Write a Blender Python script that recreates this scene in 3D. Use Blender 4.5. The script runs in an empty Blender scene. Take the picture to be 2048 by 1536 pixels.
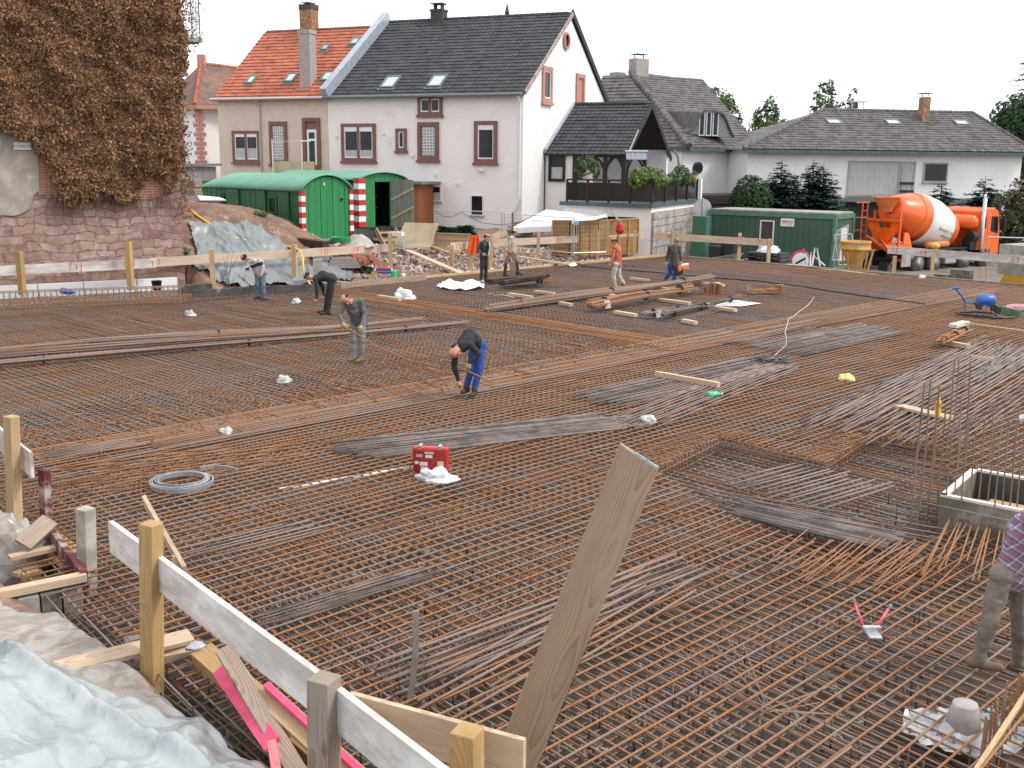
import bpy, bmesh, math, random
import numpy as np
from mathutils import Vector, Matrix, noise as mnoise
R = math.radians
sc = bpy.context.scene
# ------------------------------------------------------------------ camera
CAMH = 4.2; FPX = 2120.0; PITCH = math.atan(446.0/FPX); ROLL = R(0.6)
cam_d = bpy.data.cameras.new('camera'); cam = bpy.data.objects.new('camera', cam_d)
sc.collection.objects.link(cam); sc.camera = cam
cam_d.sensor_fit = 'HORIZONTAL'; cam_d.sensor_width = 36.0; cam_d.lens = 36.0*FPX/2048.0
cam_d.clip_start = 0.1; cam_d.clip_end = 5000
CROT = Matrix.Rotation(math.pi/2-PITCH, 3, 'X') @ Matrix.Rotation(ROLL, 3, 'Z')
cam.matrix_world = Matrix.Translation((0, 0, CAMH)) @ CROT.to_4x4()
sc.render.resolution_x, sc.render.resolution_y = 1024, 768
# ------------------------------------------------------------------ light: overcast, soft sun from the right
SUN_EL, SUN_AZ = R(48), R(100)      # azimuth from +Y (view direction) towards +X
world = bpy.data.worlds.new('World'); sc.world = world; world.use_nodes = True
wn, wl = world.node_tree.nodes, world.node_tree.links
wn.clear()
wo = wn.new('ShaderNodeOutputWorld'); wb = wn.new('ShaderNodeBackground'); sky = wn.new('ShaderNodeTexSky')
sky.sky_type = 'NISHITA'; sky.sun_disc = False; sky.sun_elevation = SUN_EL; sky.sun_rotation = SUN_AZ
sky.air_density = 1.0; sky.dust_density = 3.0; sky.ozone_density = 1.0
wm = wn.new('ShaderNodeMixRGB'); wm.inputs[0].default_value = 0.82; wm.inputs[2].default_value = (12.6, 12.8, 13.2, 1)
wl.new(sky.outputs[0], wm.inputs[1]); wl.new(wm.outputs[0], wb.inputs[0]); wb.inputs[1].default_value = 0.1
wl.new(wb.outputs[0], wo.inputs[0])
sun_d = bpy.data.lights.new('sun', 'SUN'); sun = bpy.data.objects.new('sun', sun_d); sc.collection.objects.link(sun)
sun_d.energy = 1.7; sun_d.angle = R(14); sun_d.color = (1.0, 0.96, 0.90)
sdir = Vector((math.sin(SUN_AZ)*math.cos(SUN_EL), math.cos(SUN_AZ)*math.cos(SUN_EL), math.sin(SUN_EL)))
sun.rotation_euler = sdir.to_track_quat('Z', 'Y').to_euler(); sun.location = (20, -10, 40)
sc.view_settings.view_transform = 'Standard'; sc.view_settings.look = 'None'
sc.view_settings.exposure = 0.42; sc.view_settings.gamma = 1.0
sc.render.engine = 'CYCLES'
sc.cycles.max_bounces = 5; sc.cycles.diffuse_bounces = 3; sc.cycles.glossy_bounces = 2; sc.cycles.transparent_max_bounces = 6
sc.cycles.use_denoising = True
# ------------------------------------------------------------------ pixel -> place helpers
def ray(px, py):
    v = CROT @ Vector((px-1024.0, -(py-768.0), -FPX))
    return v
def at(px, py, Y):                       # the point seen at (px,py), Y metres ahead
    v = ray(px, py); k = Y/v.y
    return Vector((v.x*k, Y, CAMH+v.z*k))
def G(px, py, z=0.0):                    # the point seen at (px,py) at height z
    v = ray(px, py); k = (z-CAMH)/v.z
    return Vector((v.x*k, v.y*k, z))
def proj(p):
    q = CROT.transposed() @ (Vector(p)-Vector((0, 0, CAMH)))
    return (1024+FPX*q.x/-q.z, 768-FPX*q.y/-q.z)
def zat(px, py, Y): return at(px, py, Y).z
rnd = random.Random(7)
def RU(a, b): return rnd.uniform(a, b)
# ------------------------------------------------------------------ objects
COL = sc.collection
def setp(o, label=None, cat=None, group=None, kind=None):
    if label: o['label'] = label
    if cat: o['category'] = cat
    if group: o['group'] = group
    if kind: o['kind'] = kind
    return o
def thing(name, loc, label, cat, group=None):
    o = bpy.data.objects.new(name, None); o.location = Vector(loc); COL.objects.link(o)
    o.empty_display_size = 0.2
    return setp(o, label, cat, group)
def dup(root, loc, rz=None, label=None):
    def cp(o, parent):
        c = o.copy(); COL.objects.link(c)
        if parent is not None:
            c.parent = parent; c.matrix_parent_inverse = o.matrix_parent_inverse.copy()
        for ch in o.children: cp(ch, c)
        return c
    r = cp(root, None); r.location = Vector(loc)
    if rz is not None: r.rotation_euler[2] = rz
    if label: r['label'] = label
    return r
def wpos(o):
    p = Vector(o.location)
    while o.parent: o = o.parent; p += Vector(o.location)
    return p
def basis(X, up=Vector((0, 0, 1))):
    X = Vector(X).normalized(); up = Vector(up)
    Y = up.cross(X)
    if Y.length < 1e-5: Y = Vector((0, 1, 0)).cross(X)
    Y.normalize(); Z = X.cross(Y)
    return X, Y, Z
class MB:
    def __init__(s): s.v = []; s.f = []; s.m = []; s.t = []; s.mi = 0; s.tint = 0.5
    def add(s, vs, fs):
        n = len(s.v); s.v += [tuple(a) for a in vs]
        for f in fs: s.f.append([i+n for i in f]); s.m.append(s.mi); s.t.append(s.tint)
        return s
    def quad(s, a, b, c, d): return s.add([a, b, c, d], [(0, 1, 2, 3)])
    def boxm(s, M, sx, sy, sz, o=(0, 0, 0)):     # full sizes about origin+o in frame M (4x4 / 3x3)
        vs = []
        for x in (-.5, .5):
            for y in (-.5, .5):
                for z in (-.5, .5): vs.append(M @ Vector((o[0]+x*sx, o[1]+y*sy, o[2]+z*sz)))
        return s.add(vs, [(0, 1, 3, 2), (4, 6, 7, 5), (0, 4, 5, 1), (2, 3, 7, 6), (0, 2, 6, 4), (1, 5, 7, 3)])
    def box(s, c, sz, rz=0.0):
        return s.boxm(Matrix.Translation(Vector(c)) @ Matrix.Rotation(rz, 4, 'Z'), *sz)
    def bar(s, p0, p1, w, h, up=(0, 0, 1)):      # rectangular bar from p0 to p1, w across, h along up
        p0 = Vector(p0); p1 = Vector(p1); X, Y, Z = basis(p1-p0, up); L = (p1-p0).length
        M = Matrix(((X.x, Y.x, Z.x), (X.y, Y.y, Z.y), (X.z, Y.z, Z.z))).to_4x4(); M.translation = (p0+p1)/2
        return s.boxm(M, L, w, h)
    def tube(s, pts, r, n=6, cap=True):
        pts = [Vector(p) for p in pts]; k = len(pts)
        rs = r if isinstance(r, (list, tuple)) else [r]*k
        vs = []; Yp = None
        for i, p in enumerate(pts):
            d = (pts[min(i+1, k-1)]-pts[max(i-1, 0)])
            if d.length < 1e-9: d = Vector((0, 0, 1))
            d.normalize()
            if Yp is None:
                X, Y, Z = basis(d)
            else:
                Y = Yp-d*Yp.dot(d)
                if Y.length < 1e-6: X, Y, Z = basis(d)
                Y.normalize(); Z = d.cross(Y)
            Yp = Y
            for j in range(n):
                a = 2*math.pi*j/n
                vs.append(p+(Y*math.cos(a)+Z*math.sin(a))*rs[i])
        fs = []
        for i in range(k-1):
            for j in range(n):
                j2 = (j+1) % n
                fs.append((i*n+j, i*n+j2, (i+1)*n+j2, (i+1)*n+j))
        if cap: fs.append(tuple(range(n))[::-1]); fs.append(tuple((k-1)*n+j for j in range(n)))
        return s.add(vs, fs)
    def cyl(s, p0, p1, r0, r1=None, n=12): return s.tube([p0, p1], [r0, r0 if r1 is None else r1], n)
    def lathe(s, o, axis, prof, n=20, up=None):   # prof: (r, h) along axis from o
        X, Y, Z = basis(axis, up or (0, 0, 1)) if abs(Vector(axis).normalized().z) < .99 else (Vector(axis).normalized(), Vector((1, 0, 0)), Vector((0, 1, 0)))
        vs = []
        for r_, h in prof:
            for j in range(n):
                a = 2*math.pi*j/n
                vs.append(Vector(o)+X*h+(Y*math.cos(a)+Z*math.sin(a))*r_)
        fs = []
        for i in range(len(prof)-1):
            for j in range(n):
                j2 = (j+1) % n; fs.append((i*n+j, i*n+j2, (i+1)*n+j2, (i+1)*n+j))
        if prof[0][0] > 1e-4: fs.append(tuple(range(n))[::-1])
        if prof[-1][0] > 1e-4: fs.append(tuple((len(prof)-1)*n+j for j in range(n)))
        return s.add(vs, fs)
    def prism(s, poly, d):                        # planar polygon (3D points) extruded by vector d
        k = len(poly); P = [Vector(p) for p in poly]; d = Vector(d)
        vs = P+[p+d for p in P]
        fs = [tuple(range(k))[::-1], tuple(range(k, 2*k))]+[(i, (i+1) % k, k+(i+1) % k, k+i) for i in range(k)]
        return s.add(vs, fs)
    def ell(s, c, r, nu=12, nv=8, M=None):
        vs = []; c = Vector(c)
        for i in range(nv+1):
            th = math.pi*i/nv
            for j in range(nu):
                a = 2*math.pi*j/nu
                q = Vector((r[0]*math.sin(th)*math.cos(a), r[1]*math.sin(th)*math.sin(a), r[2]*math.cos(th)))
                vs.append(c+(M @ q if M else q))
        fs = []
        for i in range(nv):
            for j in range(nu):
                j2 = (j+1) % nu; fs.append((i*nu+j, (i+1)*nu+j, (i+1)*nu+j2, i*nu+j2))
        return s.add(vs, fs)
    def grid(s, fn, nu, nv):
        vs = [fn(i/nu, j/nv) for j in range(nv+1) for i in range(nu+1)]
        fs = [(j*(nu+1)+i, j*(nu+1)+i+1, (j+1)*(nu+1)+i+1, (j+1)*(nu+1)+i) for j in range(nv) for i in range(nu)]
        return s.add(vs, fs)
    def build(s, name, mats, parent=None, smooth=False, bevel=0.0, fix=True, tint=False, M=None):
        me = bpy.data.meshes.new(name)
        vs = s.v
        if parent is not None:
            w = wpos(parent); vs = [(a[0]-w.x, a[1]-w.y, a[2]-w.z) for a in vs]
        elif M is None:                                # origin at the base centre of the mesh
            a = np.array(vs); c = (a.min(0)+a.max(0))/2; c[2] = a[:, 2].min()
            vs = [(q[0]-c[0], q[1]-c[1], q[2]-c[2]) for q in vs]
        me.from_pydata(vs, [], s.f)
        if not isinstance(mats, (list, tuple)): mats = [mats]
        for m_ in mats: me.materials.append(m_)
        me.polygons.foreach_set('material_index', s.m)
        if tint:
            at_ = me.attributes.new('tint', 'FLOAT', 'FACE'); at_.data.foreach_set('value', s.t)
        if fix:
            bm = bmesh.new(); bm.from_mesh(me); bmesh.ops.recalc_face_normals(bm, faces=bm.faces); bm.to_mesh(me); bm.free()
        if smooth: me.polygons.foreach_set('use_smooth', [True]*len(me.polygons))
        me.update()
        o = bpy.data.objects.new(name, me); COL.objects.link(o)
        if parent is not None: o.parent = parent
        elif M is not None: o.matrix_world = M
        else: o.location = Vector(c)
        if bevel:
            b = o.modifiers.new('bevel', 'BEVEL'); b.width = bevel; b.segments = 2; b.limit_method = 'ANGLE'
        if smooth:
            try: me.shade_auto_smooth = True
            except Exception: pass
        return o
def tag(o, *a, **k): return setp(o, *a, **k)
def frame(p0, X, up=(0, 0, 1)):
    X, Y, Z = basis(X, up)
    M = Matrix(((X.x, Y.x, Z.x), (X.y, Y.y, Z.y), (X.z, Y.z, Z.z))).to_4x4(); M.translation = Vector(p0)
    return M
# a timber: mesh along local X, slightly worn ends; grain runs along X
def timber(name, p0, p1, w, h, mat, up=(0, 0, 1), parent=None, bevel=0.004, bend=0.0, endcut=0.0):
    p0 = Vector(p0); p1 = Vector(p1); L = (p1-p0).length; n = max(1, int(L/0.5)) if bend else 1
    M = frame(p0, p1-p0, up)
    mb = MB(); vs = []
    for i in range(n+1):
        x = L*i/n; dz = bend*4*(i/n)*(1-i/n)
        for y, z in ((-w/2, -h/2), (w/2, -h/2), (w/2, h/2), (-w/2, h/2)):
            vs.append((x+(endcut*y if i == n else 0), y, z+dz))
    fs = [(3, 2, 1, 0), tuple(4*n+k for k in range(4))]
    for i in range(n):
        for k in range(4): k2 = (k+1) % 4; fs.append((4*i+k, 4*i+k2, 4*i+4+k2, 4*i+4+k))
    mb.add(vs, fs)
    if parent is not None:
        M2 = M.copy(); M2.translation = M.translation-wpos(parent)
        o = mb.build(name, mat, None, M=M2, bevel=bevel, fix=True); o.parent = parent
        return o
    return mb.build(name, mat, None, M=M, bevel=bevel)
def text_obj(name, body, size, M, mat, parent=None, depth=0.002, align='CENTER', bold=0.0):
    cu = bpy.data.curves.new(name, 'FONT'); cu.body = body; cu.size = size; cu.extrude = depth; cu.offset = bold
    cu.align_x = align; cu.align_y = 'CENTER'
    o = bpy.data.objects.new(name, cu); COL.objects.link(o); cu.materials.append(mat)
    dg = bpy.context.evaluated_depsgraph_get(); me = bpy.data.meshes.new_from_object(o.evaluated_get(dg))
    bpy.data.objects.remove(o); me.name = name
    o = bpy.data.objects.new(name, me); COL.objects.link(o)
    if not me.materials: me.materials.append(mat)
    if parent is not None:
        M = M.copy(); M.translation = M.translation-wpos(parent); o.parent = parent; o.matrix_local = M
    else: o.matrix_world = M
    return o
def facing(p, X, N):                      # matrix with text plane X along, N out of the surface
    X = Vector(X).normalized(); N = Vector(N).normalized(); Yv = N.cross(X)
    M = Matrix(((X.x, Yv.x, N.x), (X.y, Yv.y, N.y), (X.z, Yv.z, N.z))).to_4x4(); M.translation = Vector(p)
    return M
# ------------------------------------------------------------------ materials
MATS = {}
def nt(name):
    m = bpy.data.materials.new(name); m.use_nodes = True
    n = m.node_tree.nodes; l = m.node_tree.links
    return m, n, l, n['Principled BSDF']
def ramp(n, stops):
    r = n.new('ShaderNodeValToRGB'); e = r.color_ramp.elements
    while len(e) < len(stops): e.new(0.5)
    for i, (p, c) in enumerate(stops): e[i].position = p; e[i].color = (c[0], c[1], c[2], 1)
    return r
def mapping(n, l, scale=(1, 1, 1), coord='Object'):
    tc = n.new('ShaderNodeTexCoord'); mp = n.new('ShaderNodeMapping'); mp.inputs['Scale'].default_value = scale
    l.new(tc.outputs[coord], mp.inputs[0]); return mp.outputs[0]
def noise_t(n, l, vec, scale, det=5, rough=0.6):
    t = n.new('ShaderNodeTexNoise'); t.inputs['Scale'].default_value = scale; t.inputs['Detail'].default_value = det
    t.inputs['Roughness'].default_value = rough; l.new(vec, t.inputs['Vector']); return t
def bump(n, l, b, h, strength=0.3, dist=0.02):
    bp = n.new('ShaderNodeBump'); bp.inputs['Strength'].default_value = strength; bp.inputs['Distance'].default_value = dist
    l.new(h, bp.inputs['Height']); l.new(bp.outputs[0], b.inputs['Normal']); return bp
def mat(name, c, rough=0.7, var=0.15, scale=6.0, metal=0.0, bmp=0.0, c2=None, coat=0.0, spec=None, aniso=(1, 1, 1), dirt=None, stops=(0.35, 0.65), rnd_obj=0.0):
    if name in MATS: return MATS[name]
    m, n, l, b = nt(name)
    c2 = c2 or tuple(x*(1-2*var) for x in c)
    c1 = c if dirt is None else c
    v = mapping(n, l, aniso); t = noise_t(n, l, v, scale)
    r = ramp(n, [(stops[0], c2), (stops[1], c1)]); l.new(t.outputs['Fac'], r.inputs[0])
    out = r.outputs[0]
    if dirt:                                       # a stain colour in irregular patches
        t2 = noise_t(n, l, mapping(n, l, (1, 1, 1)), dirt[1], 6, 0.7)
        r2 = ramp(n, [(dirt[2], (0, 0, 0)), (dirt[2]+0.15, (1, 1, 1))]); l.new(t2.outputs['Fac'], r2.inputs[0])
        mx = n.new('ShaderNodeMixRGB'); l.new(r2.outputs[0], mx.inputs[0]); l.new(out, mx.inputs[1]); mx.inputs[2].default_value = (*dirt[0], 1)
        out = mx.outputs[0]
    if rnd_obj:
        oi = n.new('ShaderNodeObjectInfo'); hs = n.new('ShaderNodeHueSaturation'); mr = n.new('ShaderNodeMapRange')
        mr.inputs['To Min'].default_value = 1-rnd_obj; mr.inputs['To Max'].default_value = 1+rnd_obj
        l.new(oi.outputs['Random'], mr.inputs[0]); l.new(mr.outputs[0], hs.inputs['Value']); l.new(out, hs.inputs['Color']); out = hs.outputs[0]
    l.new(out, b.inputs['Base Color'])
    b.inputs['Roughness'].default_value = rough; b.inputs['Metallic'].default_value = metal
    if coat: b.inputs['Coat Weight'].default_value = coat
    if spec is not None: b.inputs['Specular IOR Level'].default_value = spec
    if bmp: bump(n, l, b, t.outputs['Fac'], bmp)
    MATS[name] = m; return m
def wood(name, c1, c2, rough=0.75, grain=1.0, dirt=None, rnd_obj=0.12, tips=None):
    if name in MATS: return MATS[name]
    m, n, l, b = nt(name)
    tc = n.new('ShaderNodeTexCoord'); oi = n.new('ShaderNodeObjectInfo')
    sx = n.new('ShaderNodeSeparateXYZ'); l.new(tc.outputs['Object'], sx.inputs[0])
    def M(op, a, b_=None, c=None):
        q = n.new('ShaderNodeMath'); q.operation = op
        for i_, v_ in enumerate((a, b_, c)):
            if v_ is None: continue
            if isinstance(v_, (int, float)): q.inputs[i_].default_value = v_
            else: l.new(v_, q.inputs[i_])
        return q.outputs[0]
    sh = M('MULTIPLY', oi.outputs['Random'], 37.0)
    cv = n.new('ShaderNodeCombineXYZ'); l.new(M('MULTIPLY_ADD', sx.outputs[0], 0.9*grain, sh), cv.inputs[0]); l.new(sh, cv.inputs[1])
    n1 = noise_t(n, l, cv.outputs[0], 1.0, 2, .5)
    cv2 = n.new('ShaderNodeCombineXYZ'); l.new(M('MULTIPLY_ADD', sx.outputs[0], 2.2*grain, sh), cv2.inputs[0]); l.new(M('MULTIPLY', sx.outputs[1], 9), cv2.inputs[1]); l.new(M('MULTIPLY', sx.outputs[2], 9), cv2.inputs[2])
    n2 = noise_t(n, l, cv2.outputs[0], 1.0, 3, .55)
    y = M('ADD', sx.outputs[1], M('MULTIPLY_ADD', oi.outputs['Random'], .16, -.08)); z = M('ADD', M('ADD', sx.outputs[2], .05), M('MULTIPLY_ADD', n1.outputs['Fac'], .20, -.07))
    d = M('SQRT', M('ADD', M('MULTIPLY', y, y), M('MULTIPLY', z, z))); d = M('ADD', d, M('MULTIPLY', n2.outputs['Fac'], .022))
    f = M('FRACT', M('MULTIPLY', d, 80.0)); late = M('POWER', f, 2.2)
    fv = n.new('ShaderNodeMapping'); fv.inputs['Scale'].default_value = (2.5, 90, 90); l.new(tc.outputs['Object'], fv.inputs[0]); fib = noise_t(n, l, fv.outputs[0], 1.0, 3, .6)
    k = M('ADD', M('MULTIPLY', late, .62), M('MULTIPLY', fib.outputs['Fac'], .38))
    r = ramp(n, [(0.08, c1), (0.85, c2)]); l.new(k, r.inputs[0]); out = r.outputs[0]
    st_ = noise_t(n, l, cv2.outputs[0], 0.5, 5, .7); rs = ramp(n, [(.3, (.72, .70, .68)), (.7, (1.06, 1.05, 1.04))]); l.new(st_.outputs['Fac'], rs.inputs[0])
    ml = n.new('ShaderNodeMixRGB'); ml.blend_type = 'MULTIPLY'; ml.inputs[0].default_value = .8; l.new(out, ml.inputs[1]); l.new(rs.outputs[0], ml.inputs[2]); out = ml.outputs[0]
    kv = n.new('ShaderNodeCombineXYZ'); l.new(M('MULTIPLY_ADD', sx.outputs[0], 1.6, sh), kv.inputs[0]); l.new(M('MULTIPLY_ADD', sx.outputs[1], 4.5, sh), kv.inputs[1])
    vo = n.new('ShaderNodeTexVoronoi'); vo.inputs['Scale'].default_value = 1.0; l.new(kv.outputs[0], vo.inputs['Vector']); rk = ramp(n, [(.05, (1, 1, 1)), (.12, (0, 0, 0))]); l.new(vo.outputs['Distance'], rk.inputs[0])
    mk = n.new('ShaderNodeMixRGB'); l.new(rk.outputs[0], mk.inputs[0]); l.new(out, mk.inputs[1]); mk.inputs[2].default_value = (c2[0]*.55, c2[1]*.45, c2[2]*.4, 1); out = mk.outputs[0]
    if dirt:
        t2 = noise_t(n, l, mapping(n, l, (0.5, 1.5, 1.5)), dirt[1], 6, 0.7)
        r2 = ramp(n, [(dirt[2], (0, 0, 0)), (dirt[2]+0.2, (1, 1, 1))]); l.new(t2.outputs['Fac'], r2.inputs[0])
        mx = n.new('ShaderNodeMixRGB'); l.new(r2.outputs[0], mx.inputs[0]); l.new(out, mx.inputs[1]); mx.inputs[2].default_value = (*dirt[0], 1); out = mx.outputs[0]
    hs = n.new('ShaderNodeHueSaturation'); mr = n.new('ShaderNodeMapRange'); mr.inputs['To Min'].default_value = 1-rnd_obj; mr.inputs['To Max'].default_value = 1+rnd_obj
    l.new(oi.outputs['Random'], mr.inputs[0]); l.new(mr.outputs[0], hs.inputs['Value']); l.new(out, hs.inputs['Color'])
    l.new(hs.outputs[0], b.inputs['Base Color']); b.inputs['Roughness'].default_value = rough
    b.inputs['Specular IOR Level'].default_value = 0.25
    bump(n, l, b, k, 0.25, 0.003)
    MATS[name] = m; return m
def rust_mat(name, cols, ribs=True, rough=0.75):
    m, n, l, b = nt(name)
    a = n.new('ShaderNodeAttribute'); a.attribute_name = 'tint'
    geo = n.new('ShaderNodeNewGeometry')
    t = noise_t(n, l, geo.outputs['Position'], 2.2, 5, 0.65)
    ad = n.new('ShaderNodeMath'); ad.operation = 'MULTIPLY_ADD'; ad.inputs[1].default_value = 0.9
    l.new(t.outputs['Fac'], ad.inputs[0])
    sb = n.new('ShaderNodeMath'); sb.operation = 'SUBTRACT'; sb.inputs[1].default_value = 0.45; l.new(a.outputs['Fac'], sb.inputs[0])
    l.new(sb.outputs[0], ad.inputs[2])
    r = ramp(n, cols); l.new(ad.outputs[0], r.inputs[0])
    l.new(r.outputs[0], b.inputs['Base Color']); b.inputs['Roughness'].default_value = rough
    b.inputs['Specular IOR Level'].default_value = 0.35
    if ribs:
        tc = n.new('ShaderNodeTexCoord')
        w = n.new('ShaderNodeTexWave'); w.wave_type = 'BANDS'; w.bands_direction = 'X'; w.inputs['Scale'].default_value = 22
        mp = n.new('ShaderNodeMapping'); mp.inputs['Rotation'].default_value = (0, 0.5, 0.5)
        l.new(tc.outputs['Object'], mp.inputs[0]); l.new(mp.outputs[0], w.inputs['Vector'])
        bump(n, l, b, w.outputs['Fac'], 0.55, 0.006)
    return m
RUST = [(0.0, (0.11, 0.09, 0.083)), (0.22, (0.25, 0.205, 0.19)), (0.42, (0.275, 0.185, 0.14)), (0.62, (0.30, 0.155, 0.08)), (0.85, (0.35, 0.155, 0.062)), (1.0, (0.23, 0.088, 0.036))]
M_rebar = rust_mat('rebar_rust', RUST)
M_rebar_far = rust_mat('rebar_rust_far', RUST, ribs=False)
M_timber = wood('timber_fresh', (0.62, 0.46, 0.28), (0.44, 0.29, 0.15))
M_timber_y = wood('timber_yellow', (0.55, 0.37, 0.175), (0.40, 0.24, 0.10))
M_timber_pale = wood('timber_pale', (0.66, 0.52, 0.38), (0.46, 0.33, 0.22))
M_timber_grey = wood('timber_weathered', (0.42, 0.33, 0.26), (0.22, 0.15, 0.11), dirt=((0.3, 0.26, 0.22), 2.0, 0.5))
M_board_white = wood('board_cement', (0.64, 0.58, 0.55), (0.47, 0.40, 0.37), dirt=((0.72, 0.69, 0.66), 3.0, 0.45), rnd_obj=0.05)
M_board_far = wood('board_far', (0.68, 0.55, 0.44), (0.50, 0.38, 0.28), rnd_obj=0.08)
M_conc = mat('concrete', (0.42, 0.40, 0.36), 0.9, 0.2, 4, bmp=0.3, dirt=((0.24, 0.21, 0.18), 1.3, 0.5))
M_conc_dark = mat('concrete_dark', (0.22, 0.20, 0.17), 0.9, 0.25, 5, bmp=0.3)
M_galv = mat('galvanised', (0.58, 0.60, 0.63), 0.35, 0.1, 20, metal=0.7)
M_black = mat('black_rubber', (0.02, 0.02, 0.022), 0.6, 0.2)
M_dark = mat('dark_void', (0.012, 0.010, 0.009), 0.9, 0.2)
M_white = mat('white_paint', (0.80, 0.80, 0.80), 0.5, 0.05)
M_red = mat('red_paint', (0.55, 0.03, 0.025), 0.45, 0.12)
M_redmark = mat('red_marker', (0.75, 0.10, 0.09), 0.7, 0.1)
M_glass = mat('window_glass', (0.022, 0.024, 0.028), 0.08, 0.3, 1.5, spec=0.35)
M_curtain = mat('net_curtain', (0.56, 0.56, 0.57), 0.8, 0.22, 2.0, aniso=(30, 30, 0.5))
M_plaster_grey = mat('plaster_grey', (0.40, 0.36, 0.32), 0.9, 0.12, 5, bmp=0.2)
# ------------------------------------------------------------------ slab frame: U far-right, V far-left along the two edges
FC = G(1337, 511)
UA, VA = R(45.5), R(-45.5)
U = Vector((math.sin(UA), math.cos(UA), 0)); V = Vector((math.sin(VA), math.cos(VA), 0))
def ST(s, t, z=0.0): return Vector((FC.x, FC.y, 0))-U*s-V*t+Vector((0, 0, z))
def st(p):
    d = Vector((p[0]-FC.x, p[1]-FC.y)); det = U.x*V.y-U.y*V.x
    return (-(d.x*V.y-d.y*V.x)/det, -(U.x*d.y-U.y*d.x)/det)
# ================================================================== terrain
SE = 35.75           # near-left edge of the slab (s), far-right edge is s=0.1 side t...
def sstep(a, b, x):
    k = min(1.0, max(0.0, (x-a)/(b-a))); return k*k*(3-2*k)
BLD_C = Vector((-11.0, 35.5, 0)); BLD_D = Vector((-0.84, -0.543, 0)).normalized()    # old building: right corner, direction of its wall to the left
BLD_N = Vector((0.543, -0.84, 0)).normalized()
WGN_A = Vector((-8.1, 42.0, 0))
def terrain(x, y):
    s, t = st((x, y))
    n1 = mnoise.noise(Vector((x*.35, y*.35, 3.1))); n2 = mnoise.noise(Vector((x*1.3, y*1.3, 7.7)))
    h = -1.15
    # behind the far-left edge: rubble slope on the right, earth bank on the left
    if t < 0.8:
        d = -t                         # metres behind the edge
        k = sstep(11.0, 19.5, s)       # 0 = rubble yard, 1 = bank
        yard = -0.25+0.75*sstep(0.3, 7, d)+0.25*sstep(6, 14, d)
        bank = -0.2+2.75*sstep(1.7, 6.9, d+0.25*n1)
        bank = bank*(1-0.25*sstep(12.5, 17, 24-s+5)) 
        hb = yard*(1-k)+bank*k
        hb += 0.12*n1*sstep(0.5, 2, d)+0.06*n2*sstep(0.5, 2, d)
        right = sstep(-1.0, -9.0, s)
        h = hb*(1-right)+(-0.9)*right
        h = h*(1-sstep(40, 60, y-0.2*x-8))+0.6*sstep(40, 60, y-0.2*x-8) if s > 3 else h
        h += -0.0
        if s < 3: h = h*(1-sstep(60, 75, y))+(-0.8)*sstep(60, 75, y)
    elif s < 0.2:
        h = -0.85-0.35*sstep(2, 12, t)+0.03*n1
        h = h*(1-sstep(70, 110, y))+1.0*sstep(70, 110, y)
    elif s > SE:
        d = s-SE
        if t > 18.85: h = -0.42+0.42*sstep(.5, .85, d)+.2*max(0, min(d, 2)-.85)+.5*max(0, d-2+.1*n1)+0.03*n2
        else: h = -1.1+3.3*sstep(1.1, 3.4, d+0.12*n1)
    if 0.05 <= s <= SE+0.2 and t > -0.05: h = -0.9
    q = Vector((x, y, 0))-BLD_C          # level strip in front of the old wall
    if t < .8 and s > 15 and q.dot(BLD_N) > -1.0 and q.dot(BLD_D) > -.35: h = min(h, -0.38)
    return h
def far_hill(x, y): return 0
M_soil = mat('soil_red', (0.25, 0.145, 0.105), 0.95, 0.2, 1.6, bmp=0.8, dirt=((0.33, 0.25, 0.20), 2.3, 0.52))
M_ground = mat('ground_dirt', (0.24, 0.19, 0.155), 0.95, 0.2, 0.8, bmp=0.6, dirt=((0.12, 0.13, 0.06), 0.35, 0.55))
mb = MB()
xs = np.concatenate([np.linspace(-400, -60, 18), np.arange(-58, 60, 1.6), np.linspace(62, 400, 18)])
ys = np.concatenate([np.linspace(-30, 0, 16), np.arange(1, 90, 1.6), np.linspace(93, 1500, 20)])
vs = [(x, y, terrain(x, y)-0.06) for y in ys for x in xs]; nx = len(xs)
mb.add(vs, [(j*nx+i, j*nx+i+1, (j+1)*nx+i+1, (j+1)*nx+i) for j in range(len(ys)-1) for i in range(nx-1)])
tag(mb.build('ground', M_ground, smooth=True), 'dirt ground around the building pit', 'ground', kind='structure')
# finer earth bank behind the far-left edge
def bank_pt(u, v):
    s = -1+34*u; t = 0.05-11*v
    p = ST(s, t); z = terrain(p.x, p.y)
    z += 0.05*mnoise.noise(Vector((p.x*4, p.y*4, 1)))+0.03*mnoise.noise(Vector((p.x*9, p.y*9, 1)))
    return Vector((p.x, p.y, z+0.03))
tag(MB().grid(bank_pt, 170, 70).build('earth_bank', M_soil, smooth=True), 'reddish earth bank and rubble slope behind the slab edge', 'earth bank', kind='structure')
# bank at the camera's feet
def bank2(u, v):
    s = SE+0.1+7*v; t = 12+22*u
    p = ST(s, t); z = terrain(p.x, p.y)+0.04*mnoise.noise(Vector((p.x*5, p.y*5, 4)))
    return Vector((p.x, p.y, z+0.02))
tag(MB().grid(bank2, 90, 40).build('embankment', M_soil, smooth=True), 'earth embankment under the plastic sheets in front of the slab', 'embankment', kind='structure')
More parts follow.
